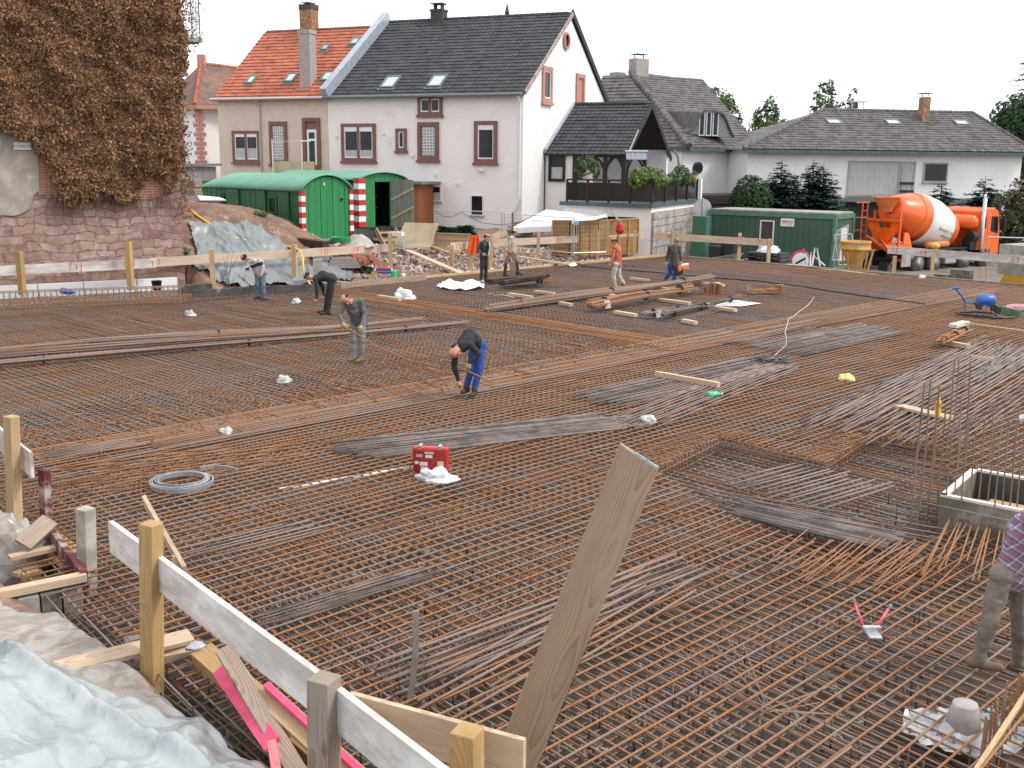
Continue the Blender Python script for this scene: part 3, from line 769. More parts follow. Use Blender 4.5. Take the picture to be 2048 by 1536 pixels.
win_px(h1, 942, 391, 967, 431, sur=0, sill=True, fr=.05)
for px, py in ((673, 274), (767, 268), (826, 312), (916, 368), (871, 350)):
    mb = MB(); c = facpt(px, py); mb.boxm(frame(c+FN*.04, FX), .14, .08, .14); mb.build('wall_box', M_pvc, h1)
mb = MB(); c = facpt(964, 340); mb.boxm(frame(c+FN*.1, FX), .3, .2, .16); mb.cyl(c+FN*.2, c+FN*.34-Z*.06, .07, .09, 8); mb.build('floodlight', M_pvc, h1)
# gable windows
GN = FX
def gab(px, py): return planept(px, py, HR, FX)
def gwin(px0, py0, px1, py1, **k):
    a = gab(px0, py1); w = (gab(px1, py1)-a).length; hh = gab(px1, py0).z-gab(px1, py1).z; c = (a+gab(px1, py1))/2
    return window(h1, c+FX*.03, BK, FX, w, hh, **k)
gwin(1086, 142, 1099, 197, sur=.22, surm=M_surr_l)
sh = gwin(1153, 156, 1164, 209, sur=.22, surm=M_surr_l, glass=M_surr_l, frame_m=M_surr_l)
c = gab(1131, 82); mb = MB()
for k in range(24):
    a0, a1 = 2*math.pi*k/24, 2*math.pi*(k+1)/24
    mb.bar(c+FX*.05+(BK*math.cos(a0)+Z*math.sin(a0))*.40, c+FX*.05+(BK*math.cos(a1)+Z*math.sin(a1))*.40, .12, .15, FX)
o = mb.build('round_window', M_surr_l, h1); mb = MB(); mb.lathe(c-FX*.01, FX, [(.36, 0), (.36, .04)], 20); mb.build('pane', M_glass, o)
# ---------------- fire wall between the two houses
mb = MB(); a = HM+Z*(EAVE-.25)+FN*.5; 
# ---------------- beige house, red roof
h2 = thing('house', HL, 'beige house with a patched red tiled roof and a tall chimney', 'house', 'houses behind the site')
XL2 = (HM-HL).length; HD2 = 5.0; RD2 = 11.75
mb = MB(); mb.prism([HL+Z*z0, HM-FX*.02+Z*z0, HM-FX*.02+Z*EAVE, HL+Z*EAVE], BK*.3); mb.build('front_wall', M_beige, h2)
mb = MB(); B = HL+BK*2*HD2; mb.prism([HL+BK*.31+Z*z0, HL+BK*.31+Z*(EAVE+.2), HL+BK*HD2+Z*(RD2-.2), B+Z*EAVE, B+Z*z0], FX*.3); mb.build('gable_wall', M_beige, h2)
slope2 = BK*HD2+Z*(RD2-EAVE); P02 = HL-slope2.normalized()*.35+Z*(EAVE+.06)
tiles('roof', P02, FX, slope2*((slope2.length+.35)/slope2.length), lambda k: (-.15, XL2-.05), .33, .26, .02, .05, T_red, h2)
mb = MB(); Pb = HL+BK*2*HD2+Z*(EAVE+.06); mb.prism([Pb-FX*.15, Pb-FX*.15-BK*HD2+Z*(RD2-EAVE), Pb+FX*(XL2-.05)-BK*HD2+Z*(RD2-EAVE), Pb+FX*(XL2-.05)], Z*.06); mb.build('rear_roof', T_red, h2)
mb = MB()
for i in range(int(XL2/.33)): a = HL+FX*(i*.33)+BK*HD2+Z*(RD2+.08); mb.cyl(a, a+FX*.36, .11, .09, 8)
mb.build('ridge_tiles', T_oldred, h2)
mb = MB(); mb.tube([HL+FN*.45-FX*.15+Z*(EAVE-.1), HM+FN*.45+Z*(EAVE-.1)], .08, 8); q = facpt(523, 300).xy.to_3d()+FN*.08
mb.tube([q+FN*.35+Z*(EAVE-.12), q+Z*(EAVE-.5), q+Z*1.0], .05, 8); mb.build('gutter', M_galv, h2)
# zinc clad fire wall: belongs to the pink house roof
fw = MB(); Sn = slope.normalized(); fw.bar(HM+FX*.1+FN*.35+Z*(EAVE+.1)-Sn*.1, HM+FX*.1+BK*HD+Z*(RIDGE+.35), .42, .75); fw.build('fire_wall', M_zinc, h1)
def roof2(px, py): return planept(px, py, P02+Z*.0, FX.cross(slope2.normalized()))
for px, py, w, hh in ((504, 162, .45, .75), (583, 158, .55, .85), (656, 155, .55, .85), (652, 97, .4, .6), (711, 85, .5, .7)):
    c = roof2(px, py)-P02; skylight(h2, P02, FX, slope2, c.dot(FX), c.dot(slope2.normalized()), w, hh, None if py > 120 else M_galv)
c = roof2(609, 178); mb = MB(); Mx = frame(c.xy.to_3d()+BK*.4+Z*(c.z-.3), FX); mb.boxm(Mx, .72, .65, 3.3, (0, 0, 1.65)); mb.boxm(Mx, .8, .72, .22, (0, 0, 3.41)); o = mb.build('chimney', M_plaster_grey, h2)
mb = MB(); mb.boxm(Mx, 1.0, 1.0, .04, (0, -.1, .28)); mb.build('flashing', M_galv, o)
M_bricks = mat('brick_mixed', (0.38, 0.20, 0.11), 0.8, 0.3, 9, dirt=((0.55, 0.42, 0.18), 5.0, 0.55))
c2 = planept(619, 75, HL+BK*(HD2-.2), FN).xy.to_3d(); mb = MB(); Mx = frame(c2+Z*(RD2-.7), FX); mb.boxm(Mx, .85, .75, 1.9, (0, 0, .95)); o = mb.build('chimney', M_bricks, h2)
mb = MB(); mb.boxm(Mx, .9, .8, .3, (0, 0, 2.06)); mb.boxm(Mx, .6, .8, .03, (0, 0, 2.3)); 
mb.build('cowl', M_brickdark, o)
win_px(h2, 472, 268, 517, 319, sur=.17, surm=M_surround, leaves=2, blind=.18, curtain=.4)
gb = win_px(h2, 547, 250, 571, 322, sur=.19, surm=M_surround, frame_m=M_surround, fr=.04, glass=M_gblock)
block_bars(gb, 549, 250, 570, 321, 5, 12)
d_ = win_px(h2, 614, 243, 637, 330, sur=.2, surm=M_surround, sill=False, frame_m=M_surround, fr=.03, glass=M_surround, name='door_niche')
a = facpt(617, 332); b = facpt(636, 259); w = (facpt(636, 332)-a).length; mb = MB(); Mx = frame(a+FN*.05, FX); hh = b.z-a.z
for (bx, bz, sx, sz) in ((.06, hh/2, .12, hh), (w-.06, hh/2, .12, hh), (w/2, hh-.08, w-.24, .16), (w/2, hh*.72, w-.24, .12)): mb.boxm(Mx, sx, .06, sz, (bx, 0, bz))
dr = mb.build('door', M_pvc, h2); mb = MB(); mb.boxm(Mx, w-.2, .02, hh-.2, (w/2, 0, hh/2)); mb.build('pane', M_glass, dr)
# balcony with corrugated screen
M_corr = mat('corrugated_beige', (0.56, 0.50, 0.33), 0.6, 0.12, 1.2, aniso=(2, 2, .4), dirt=((0.40, 0.35, 0.20), 1.5, .6))
a = facpt(573, 345)+FN*1.15; b = facpt(653, 345)+FN*1.15; top = zat(610, 323, a.y); 
bal = thing('balcony_screen', (a+b)/2, 'yellowish corrugated balcony screen with thin white poles on the beige house', 'balcony')
def corr(u, v): 
    p = a.lerp(b, u); p.z = top-1.1+1.1*v; return p+FN*.02*math.sin(u*110)
MB().grid(corr, 220, 1).build('screen', M_corr, bal)
mb = MB()
for px in (572, 630): q = a.lerp(b, (px-573)/80)+FN*.05; mb.tube([Vector((q.x, q.y, top-1.1)), Vector((q.x, q.y, zat(px, 279, q.y)))], .035, 8)
mb.tube([a.lerp(b, .0)+FN*.05+Z*(top+1.05-a.z), a.lerp(b, .98)+FN*.05+Z*(top+1.12-a.z)], .012, 5)
q = a.lerp(b, .71)+FN*.05; mb.tube([Vector((q.x, q.y, top+1.1)), Vector((q.x, q.y, top+1.1))+FX*.6], .03, 6); mb.build('pole', M_pvc, bal)
mb = MB(); mb.boxm(frame((a+b)/2+BK*.55+Z*(top-1.2-a.z), FX), (b-a).length, 1.2, .15); mb.build('slab', M_conc, bal)
# small covered entrance at the right of the wagons
ce = facpt(830, 430)+FN*.9; ent = thing('entrance_porch', ce, 'brown wooden entrance porch with a flat roof on the pink house', 'porch')
M_orangewood = mat('orange_wood', (0.36, 0.12, 0.035), 0.6, 0.2, 6, aniso=(12, 12, .5))
mb = MB(); Mx = frame(ce.xy.to_3d()+Z*.9, FX); mb.boxm(Mx, 2.4, 1.6, 2.1, (0, 0, 1.0)); mb.build('wall', M_orangewood, ent)
mb = MB(); mb.boxm(Mx, 3.2, 2.2, .12, (0, -.1, 2.12)); mb.build('roof', M_gutter, ent)
for x, w in ((-.3, .62), (.55, .5)): window(ent, Mx @ Vector((x, -.84, 1.0 if x > 0 else .7)), FX, FN, w, .95 if x > 0 else 1.3, sur=0, sill=False)
# ---------------- terrace house extension with the dark wooden porch
GJ = gab(1090, 330).xy.to_3d()                     # where the annex front meets the gable
AL = 4.6; AN = FN; a0 = GJ; RJ = gab(1145, 212).xy.to_3d(); HD3 = (RJ-GJ).length
E3 = gab(1092, 303).z; R3 = gab(1145, 211).z
an = thing('porch_extension', a0, 'house extension with a black tiled porch roof on dark timber posts', 'extension')
mb = MB(); w3 = (planept(1146, 330, a0, FN)-a0).dot(FX)
mb.prism([a0+Z*.2, a0+FX*w3+Z*.2, a0+FX*w3+Z*(E3-.05), a0+Z*(E3-.05)], BK*3.2); mb.build('wall', M_pink, an)
mb = MB(); mb.prism([a0+BK*7.6+FX*.05+Z*2, a0+BK*7.6+FX*AL+Z*2, a0+BK*7.6+FX*AL+Z*(E3+.4), a0+BK*7.6+FX*.05+Z*(E3+.4)], BK*.3); mb.build('rear_wall', M_hwhite, an)
s3 = BK*HD3+Z*(R3-E3); P3 = a0-s3.normalized()*.3+FX*.08+Z*E3
tiles('roof', P3, FX, s3*((s3.length+.3)/s3.length), lambda k: (0, AL), .345, .30, .035, .045, T_black, an)
mb = MB(); q = a0+BK*2*HD3+FX*.08+Z*E3; mb.prism([q, q-BK*HD3+Z*(R3-E3), q-BK*HD3+Z*(R3-E3)+FX*AL, q+FX*AL], Z*.1); mb.build('rear_roof', M_darkwood, an)
mb = MB(); ra = a0+FX*AL
for sgn in (0, 1):
    e0 = ra+(BK*2*HD3 if sgn else Vector())+Z*(E3-.1)+(BK*.35 if sgn else FN*.35)-Z*.25; mb.bar(e0+FX*.1, ra+BK*HD3+Z*(R3-.02)+FX*.1, .06, .3)
for u in (.33, .66):
    mb.bar(a0+Z*(E3+.0)+BK*HD3*u+FX*.2+Z*((R3-E3)*u-.15), a0+BK*HD3*u+FX*AL+Z*(E3+(R3-E3)*u-.15), .1, .14)
mb.build('verge', M_darkwood, an)
mb = MB(); mb.bar(a0+FN*.25+FX*.1+Z*(E3+.08), a0+BK*HD3+FX*.1+Z*(R3+.12), .16, .12); mb.build('flashing', M_zinc, an)
mb = MB()
for i in range(int(AL/.33)): a = a0+BK*HD3+FX*(.1+i*.33)+Z*(R3+.07); mb.cyl(a, a+FX*.36, .11, .09, 8)
mb.build('ridge_tiles', T_black, an)
window(an, planept(1114, 360, a0, FN)+FN*.03, FX, FN, .78, 1.25, sur=.09, surm=M_darkwood, frame_m=M_darkwood, sill=False, curtain=.5)
mb = MB(); q = a0+FN*.06-FX*.0; mb.tube([q+FN*.2+Z*(E3-.05), q+Z*(E3-.5), q+Z*1.5], .055, 8); mb.build('downpipe', M_brickdark, an)
TZ = zat(1140, 402, 51.8)                            # terrace floor
# posts and arches
fp = [a0+FX*(w3+.12)+FN*.02, a0+FX*((w3+AL)/2+.35)+FN*.02, a0+FX*(AL-.1)+FN*.02]
rp_ = [p+BK*3.6 for p in fp[1:]]
for p in fp+rp_: 
    mb = MB(); mb.bar(p.xy.to_3d()+Z*(TZ-.3), p.xy.to_3d()+Z*(E3-.15), .2, .2, FX); mb.build('post', M_darkwood, an)
mb = MB()
def arch(pa, pb):
    L = (pb-pa).length; pts = []
    for k in range(9):
        u = k/8; z = E3-.95+.72*math.sin(math.pi*u)**.8; pts.append(pa.lerp(pb, u).xy.to_3d()+Z*z)
    for i in range(8): mb.bar(pts[i], pts[i+1], .12, .15)
    mb.bar(pa.xy.to_3d()+Z*(E3-.18), pb.xy.to_3d()+Z*(E3-.18), .18, .2)
arch(fp[0], fp[1]); arch(fp[1], fp[2]); arch(rp_[0], rp_[1]); arch(fp[2], rp_[1]); arch(fp[1], rp_[0]); mb.build('arched_beam', M_darkwood, an)
M_stripe = mat('striped_cloth', (0.45, 0.50, 0.62), 0.8, 0.3, 10, aniso=(14, 14, .2), stops=(.45, .55), c2=(0.75, 0.76, 0.8))
c = planept(1273, 311, fp[2]+FN*1.0, FN); awn = MB(); awn.grid(lambda u, v: c+FX*(-.55+1.1*u)+Z*(.16-.36*v)+FN*(.03*math.sin(u*25)), 30, 2)
ao = awn.build('awning', M_stripe, an); mb = MB(); mb.tube([c+FX*-.6+Z*.2, c+FX*.6+Z*.2], .06, 8); mb.bar(c+FX*-.4+Z*.2, c-FX*.1+Z*1.3+BK*.5, .05, .05); mb.build('awning_arm', M_galv, ao)
# ---------------- garage with terrace on top
g0 = at(1128, 405, 52.2).xy.to_3d(); g1 = at(1303, 408, 50.2).xy.to_3d(); gx = (g1-g0).normalized(); gb_ = Vector((-gx.y, gx.x, 0)); gz = -.75
gtop = zat(1300, 409, 50.2); GL = (g1-g0).length
ga = thing('garage', (g0+g1)/2, 'flat roofed garage with a terrace on top and an open front', 'garage')
mb = MB(); o0 = .42; o1 = GL-.0
xa = (planept(1142, 420, g0, gb_)-g0).dot(gx); xb = (planept(1274, 420, g0, gb_)-g0).dot(gx); zt = gtop-.62
mb.prism([g0+gx*-.0+Z*gz, g0+gx*xa+Z*gz, g0+gx*xa+Z*zt, g0+gx*xb+Z*zt, g0+gx*xb+Z*gz, g1+Z*gz, g1+Z*(gtop-.15), g0+Z*(gtop-.15)], gb_*.25); mb.build('front_wall', M_pink, ga)
mb = MB(); mb.prism([g0+gb_*.26+Z*gz, g0+gb_*8+Z*gz, g0+gb_*8+Z*zt, g0+gb_*.26+Z*zt], gx*.2)
mb.prism([g0+gb_*5+gx*.21+Z*gz, g1+gb_*5-gx*.26+Z*gz, g1+gb_*5-gx*.26+Z*zt, g0+gb_*5+gx*.21+Z*zt], gb_*.1); mb.build('inner_wall', M_plaster_grey, ga)
sx = gx; g2 = at(1396, 395, 58.0).xy.to_3d(); sd = (g2-g1).normalized(); SL = (g2-g1).length; sdn = Vector((sd.y, -sd.x, 0))
M_blockw = mat('block_wall', (0.42, 0.38, 0.35), 0.95, 0.22, 1.6, bmp=0.5, dirt=((0.55, 0.5, 0.46), 2.2, .55))
ztop = gtop-.15; zmid = zat(1303, 425, 50.2)
mb = MB(); mb.prism([g1+sd*.26+Z*zmid, g2+Z*(zmid+.0), g2+Z*ztop, g1+sd*.26+Z*ztop], -sdn*.25); mb.build('side_wall', M_gable, ga)
mb = MB(); vs = []; rows = 8; hh = (zmid-gz)/rows
for j in range(rows):
    x = -.3*(j % 2)+.02
    while x < SL:
        x0 = max(.02, x); x1 = min(SL, x+.62)
        if x1-x0 > .05: mb.boxm(frame(g1+sd*((x0+x1)/2)+sdn*RU(.0, .02)+Z*(gz+hh*(j+.5)+RU(-.01, .01)), sd), x1-x0-.02, .26, hh-.025)
        x += .62
mb.build('block_wall', M_blockw, ga); mb = MB(); mb.prism([g1+sd*.1+Z*gz-sdn*.05, g2+Z*gz-sdn*.05, g2+Z*zmid-sdn*.05, g1+sd*.1+Z*zmid-sdn*.05], -sdn*.1); mb.build('wall_core', M_plaster_grey, ga)
mb = MB(); mb.prism([g0-gx*.15-gb_*.2+Z*(gtop-.15), g1+gx*.1-gb_*.2+Z*(gtop-.15), g2+gx*.1+Z*(gtop-.15), g0-gx*.15+gb_*8+Z*(gtop-.15)], Z*.18); mb.build('terrace_slab', M_teal, ga)
mb = MB(); mb.bar(g2+Z*gz+sd*.1, g2+sd*.1+Z*(gtop+1.1), .3, .3, sd); mb.build('end_pillar', M_gable, ga)
M_rail = mat('dark_acrylic', (0.028, 0.02, 0.019), 0.25, 0.2, 2)
for (p, q, n) in ((g0+gx*.15, g1, 4), (g1+sd*.1, g2-sd*.3, 4)):
    for i in range(n):
        u0 = p.lerp(q, i/n); u1 = p.lerp(q, (i+1)/n); d = (u1-u0).normalized(); m_ = MB()
        m_.prism([u0+d*.06+Z*(gtop+.1), u1-d*.06+Z*(gtop+.1), u1-d*.06+Z*(gtop+.95), u0+d*.06+Z*(gtop+.95)], Vector((-d.y, d.x, 0))*.02); pn = m_.build('railing_panel', M_rail, ga)
    mb = MB()
    for i in range(n+1): u0 = p.lerp(q, i/n); mb.bar(u0+Z*(gtop+.0), u0+Z*(gtop+1.05), .09, .09, gx)
    mb.bar(p+Z*(gtop+1.08), q+Z*(gtop+1.08), .16, .08); mb.build('railing_frame', M_darkwood, ga)
# pale poles leaning out of the garage and the red sack
# ---------------- brown roofed house behind (half hipped)
q0 = at(1500, 330, 62); 
hb = thing('house', at(1420, 330, 70).xy.to_3d(), 'white house with a grey brown hipped roof and a curved slate dormer', 'house', 'houses behind the site')
EB = zat(1400, 296, 68); RB = zat(1300, 150, 75)
def bp(px, Y): return at(px, 320, Y).xy.to_3d()
c0 = bp(1240, 66.5); c1 = bp(1345, 66.5); c2 = bp(1508, 72)
# wall front (right part faces camera right)
fr = bp(1365, 67); fl = bp(1180, 71); frr = bp(1503, 70.5)
mb = MB(); mb.prism([fr+Z*-1, frr+Z*-1, frr+Z*EB, fr+Z*EB], Vector((-.5, 8, 0))); mb.prism([fl+Z*-1, fr-Vector((.02, 0, 0))+Z*-1, fr-Vector((.02, 0, 0))+Z*EB, fl+Z*EB], Vector((0, 6, 0))); mb.build('wall', M_hwhite, hb)
dx1 = (frr-fr).normalized(); dn1 = Vector((-dx1.y, dx1.x, 0)); dx2 = (fr-fl).normalized(); dn2 = Vector((-dx2.y, dx2.x, 0))
L1 = (frr-fr).length+.4; apex = at(1262, 148, 75.5); apex2 = at(1340, 152, 79)
def hip(name, A, Bp, C, D, m, row, cw, amp, stp):      # quad A(low left) B(low right) C(top right) D(top left)
    X = (Bp-A).normalized(); N_ = X.cross(D-A); S_ = N_.cross(X).normalized(); Ls = (D-A).dot(S_)
    xa = (D-A).dot(X); xb = (C-A).dot(X); W_ = (Bp-A).length
    return tiles(name, A, X, S_*Ls, lambda k: (xa*k, W_+(xb-W_)*k), row, cw, amp, stp, m, hb)
e1 = fr-dn1*.5-dx1*.0+Z*EB; e2 = frr-dn1*.5+dx1*.4+Z*EB; e0 = fl-dn2*.5-dx2*.5+Z*EB
apR = apex2+Vector((1.8, 1.2, -.3))
hip('roof', e1, e2, apR, apex, T_brown, .34, .24, .02, .045)
X_ = (e1-e0)
hip('roof', e0, e1, apex, apex+Vector((-1.9, .6, -.1)), T_brown, .34, .24, .02, .045)
mb = MB(); mb.prism([e2, apR, at(1520, 300, 86)], Vector((0, .2, 0))); mb.build('rear_roof', T_brown, hb)
mb = MB(); mb.bar(e1-Z*.1+(e2-e1)*.01, e2-Z*.1, .1, .22); mb.bar(e0-Z*.1, e1-Z*.1-(e1-e0)*.01, .1, .22); mb.build('gutter', M_teal, hb)
mb = MB()
for k in range(22): a = e1.lerp(apex, k/22); b = e1.lerp(apex, (k+1.15)/22); mb.cyl(a+Z*.08, b+Z*.1, .24, .2, 8)
for k in range(5): a = apex.lerp(apR, k/5); b = apex.lerp(apR, (k+1.1)/5); mb.cyl(a+Z*.05, b+Z*.06, .14, .11, 8)
mb.build('ridge_tiles', T_brown, hb)
for px, py, Y, w, h in ((1278, 118, 76, 1.15, 1.4), (1235, 145, 77, .8, 1.1)):
    p = at(px, py, Y); mb = MB(); Mx = frame(p.xy.to_3d()+Z*(p.z-h-1.0), dx1); mb.boxm(Mx, w, .8, h+1, (0, 0, (h+1)/2)); o = mb.build('chimney', M_plaster_grey, hb)
    if w > 1: mb = MB(); mb.boxm(Mx, 1.0, .7, .04, (0, 0, h+1.3)); mb.boxm(Mx, .05, .05, .3, (-.4, 0, h+1.15)); mb.boxm(Mx, .05, .05, .3, (.4, 0, h+1.15)); mb.build('cowl', M_brickdark, o)
# curved dormer
Nr = dx1.cross((apex-e1)).normalized()
if Nr.y > 0: Nr = -Nr
M_slate = mat('slate_shingle', (0.33, 0.36, 0.40), 0.7, 0.2, 12)
dl = [(1365, 266), (1384, 258), (1392, 240), (1398, 226), (1407, 221), (1425, 222), (1441, 227), (1449, 240), (1457, 262), (1465, 277)]
dY = 68.6
fpts = [at(x, y, dY+.2*(x-1365)/100) for x, y in dl]
mb = MB(); mb.prism(fpts, dn1*.1); do = mb.build('dormer', M_slate, hb)
mb = MB()
for i in range(len(fpts)-1):
    a, b = fpts[i], fpts[i+1]; ext = dn1*4.6+Z*.25; mb.add([a-dn1*.25+Z*.06, b-dn1*.25+Z*.06, b+ext, a+ext, a-dn1*.25-Z*.08, b-dn1*.25-Z*.08], [(0, 1, 2, 3), (0, 1, 5, 4)])
mb.build('dormer_roof', T_brown, do)
dfx = (fpts[-1]-fpts[0]); dfx.z = 0; dfx.normalize(); dfn = Vector((dfx.y, -dfx.x, 0)); wc = fpts[0]+dfx*((at(1416, 271, dY+.1)-fpts[0]).dot(dfx)); wc.z = at(1416, 272, dY+.1).z; window(hb, wc+dfn*.05, dfx, dfn, 1.25, 1.5, sur=0, leaves=3, frame_m=M_galv, sill=False)
c = at(1397, 336, 67.6)-dn1*.05; mb = MB(); mb.lathe(c+dn1*.2, -dn1, [(.36, 0), (.36, .18), (.28, .2), (.28, .1)], 20); o = mb.build('round_window', M_darkwood, hb); o.data.transform(Matrix.Scale(1.0, 4)); mb = MB(); mb.lathe(c+dn1*.05, -dn1, [(.3, 0), (.3, .08)], 16); mb.build('pane', M_glass, o)
mb = MB(); q = at(1347, 300, 66.4); mb.tube([q, q+Z*-.3+Vector((.25, 0, 0)), q+Vector((.35, 0, -.8)), q+Vector((.35, 0, -5))], .07, 8); mb.build('downpipe', M_gutter, hb)
# dark car port between the houses
cp = at(1445, 400, 64).xy.to_3d(); ct = thing('carport', cp, 'low dark flat roof shelter behind the green container', 'shelter'); mb = MB(); zt_ = zat(1445, 388, 64); mb.boxm(frame(cp+Z*(zt_-.25), dx1), 7, 3, .5); mb.build('roof', M_darkwood, ct); mb = MB(); mb.boxm(frame(cp+Z*-1, dx1), 6.6, 2.6, 2*(zt_+.45)); mb.build('wall', M_surround, ct)
# ---------------- white house at the right
hw = thing('house', at(1750, 400, 66).xy.to_3d(), 'long white house with a low brown hipped roof and three skylights', 'house', 'houses behind the site')
wl_ = at(1496, 300, 66).xy.to_3d(); wr_ = at(2046, 300, 69).xy.to_3d(); wx = (wr_-wl_).normalized(); wb_ = Vector((-wx.y, wx.x, 0)); wn_out = -wb_
EW = zat(1770, 302, 67.4); RW = zat(1790, 223, 72.5); WL = (wr_-wl_).length
mb = MB(); zf = zat(1690, 396, 66.5); mb.prism([wl_+Z*zf, wr_+Z*zf, wr_+Z*EW, wl_+Z*EW], wb_*.3); mb.prism([wl_+Z*zf+wb_*.31, wl_+wb_*10+Z*zf, wl_+wb_*10+Z*EW, wl_+wb_*.31+Z*EW], wx*.3); mb.build('wall', M_hwhite, hw)
mb = MB(); mb.prism([wl_+wb_*1.2+Z*-1.3, wr_+wb_*1.2+Z*-1.3, wr_+wb_*1.2+Z*(zf-.26), wl_+wb_*1.2+Z*(zf-.26)], wb_*.3); mb.build('lower_wall', M_hwhite, hw)
mb = MB(); mb.prism([wl_-wb_*.1+Z*(zf-.25), wr_-wb_*.1+Z*(zf-.25), wr_+wb_*9+Z*(zf-.25), wl_+wb_*9+Z*(zf-.25)], Z*.24); mb.build('floor_slab', M_gutter, hw)
eL = wl_-wx*.5-wb_*.6+Z*EW; eR = wr_+wx*.6-wb_*.6+Z*EW; D1 = 5.6
rl = at(1640, 222, 72.5); rr = at(1950, 223, 73.5)
X = wx; S3 = (wb_*D1+Z*(RW-EW)); xa = (rl-eL).dot(wx); xb = (rr-eL).dot(wx); W3 = (eR-eL).length
tiles('roof', eL, wx, S3, lambda k: (xa*k, W3+(xb-W3)*k), .36, .28, .045, .04, T_brown, hw)
for sgn in (0, 1):
    e = eR if sgn else eL; r_ = (eL+wx*xb+S3) if sgn else (eL+wx*xa+S3); mb = MB(); mb.add([e, r_, e+wb_*2*D1], [(0, 1, 2)]); mb.build('hip_roof', T_brown, hw)
    mb = MB()
    for k in range(20): a = e.lerp(r_, k/20); b = e.lerp(r_, (k+1.1)/20); mb.cyl(a+Z*.06, b+Z*.07, .13, .1, 8)
    mb.build('ridge_tiles', T_brown, hw)
mb = MB(); a = eL+wx*xa+S3; b = eL+wx*xb+S3
for k in range(26): p = a.lerp(b, k/26); q = a.lerp(b, (k+1.08)/26); mb.cyl(p+Z*.04, q+Z*.05, .13, .1, 8)
mb.build('ridge_tiles', T_brown, hw)
mb = MB(); mb.bar(eL-Z*.12, eR-Z*.12, .12, .2); mb.bar(wl_-wb_*.3+Z*(EW-.1), wr_-wb_*.3+Z*(EW-.1), .6, .05); mb.build('gutter', M_teal, hw)
nS = wx.cross(S3.normalized())
for px, py in ((1667, 246), (1785, 247), (1922, 248)): c = planept(px, py, eL, nS)-eL; skylight(hw, eL, wx, S3, c.dot(wx), c.dot(S3.normalized()), .9, .75)
p = planept(1847, 233, eL+S3*.8, wb_); mb = MB(); Mx = frame(p.xy.to_3d()+Z*(RW-1.0), wx); mb.boxm(Mx, .5, .6, 1.9, (0, 0, .95)); o = mb.build('chimney', M_bricks, hw); mb = MB(); mb.boxm(Mx, .65, .7, .05, (0, 0, 2.15)); mb.boxm(Mx, .04, .04, .3, (.2, 0, 2.0)); mb.boxm(Mx, .04, .04, .3, (-.2, 0, 2.0)); mb.build('cowl', M_brickdark, o)
p = at(1715, 222, 76); mb = MB(); Mx = frame(p.xy.to_3d()+Z*(RW-1.2), wx); mb.boxm(Mx, .95, .7, 1.5, (0, 0, .75)); o = mb.build('chimney', M_brickdark, hw); mb = MB(); mb.boxm(Mx, 1.05, .8, .06, (0, 0, 2.0)); [mb.boxm(Mx, .05, .05, .5, (s_*.42, 0, 1.73)) for s_ in (-1, 1)]; mb.build('cowl', M_galv, o)
def wfp(px, py): return planept(px, py, wl_, wb_)
M_frame_b = mat('frame_beige', (0.42, 0.38, 0.33), 0.5, 0.1)
def ww(x0, y0, x1, y1, **k):
    a = wfp(x0, y1); b = wfp(x1, y1); return window(hw, (a+b)/2-wb_*.04, wx, -wb_, (b-a).length, wfp(x1, y0).z-b.z, **k)
ww(1692, 322, 1796, 391, sur=0, frame_m=M_frame_b, glass=M_curtain, fr=.1)
ww(1798, 323, 1826, 391, sur=0, frame_m=M_frame_b, glass=M_curtain, fr=.13, name='balcony_door')
ww(1844, 325, 1893, 365, sur=0, frame_m=M_frame_b, fr=.1)
mb = MB()
for py in (366, 382): a = wfp(1796, py); b = wfp(1824, py+1); mb.bar(a-wb_*.2, b-wb_*.2, .05, .16)
mb.build('balcony_rail', M_darkwood, hw)
a = planept(1690, 470, wl_+wb_*1.15, wb_); mb = MB(); mb.boxm(frame(a.xy.to_3d()+Z*(zf-1.75), wx), 3.4, .1, 3.0, (1.2, 0, .2)); mb.build('garage_door', mat('door_dark', (0.05, 0.06, 0.055), .5, .2, 3), hw)
# ---------------- house with red hip roof far left
hl = thing('house', at(400, 330, 74).xy.to_3d(), 'distant white house with red sandstone quoins and an old red hipped roof', 'house', 'houses behind the site')
k0 = at(402, 300, 72).xy.to_3d(); kL = at(335, 300, 80).xy.to_3d(); kR = at(470, 300, 74).xy.to_3d(); ek = zat(402, 207, 72); ak = at(402, 126, 77)
mb = MB(); mb.prism([k0+Z*1, kR+Z*1, kR+Z*ek, k0+Z*ek], Vector((-2, 6, 0))); mb.build('wall', M_gable, hl)
mb = MB(); mb.prism([kL+Z*1, k0+Z*1-Vector((.02, 0, 0)), k0-Vector((.02, 0, 0))+Z*ek, kL+Z*ek], Vector((0.3, .3, 0))); mb.build('side_wall', M_hwhite, hl)
mb = MB(); e0 = k0-Vector((.1, .6, 0))+Z*(ek-.1); eRr = kR+Vector((1, -.4, ek)); eLl = kL+Vector((-.6, -.3, ek)); apl = at(402, 127, 78); apr = at(520, 142, 82)
mb.add([e0, eRr, apr, apl, eLl], [(0, 1, 2, 3), (0, 3, 4)]); mb.build('roof', T_oldred, hl)
mb = MB()
for k in range(16): a = e0.lerp(apl, k/16); b = e0.lerp(apl, (k+1.1)/16); mb.cyl(a, b, .18, .13, 6)
for k in range(14): a = apl.lerp(apr, k/14); b = apl.lerp(apr, (k+1.1)/14); mb.cyl(a, b, .16, .12, 6)
mb.build('ridge_tiles', T_red, hl)
mb = MB(); Mx = frame(apl.xy.to_3d()+Z*(apl.z-.6), Vector((1, 0, 0))); mb.boxm(Mx, .5, .5, 1.2, (0.05, 0, .6)); mb.build('chimney', M_surr_l, hl)
mb = MB(); zz = 1.2; i = 0
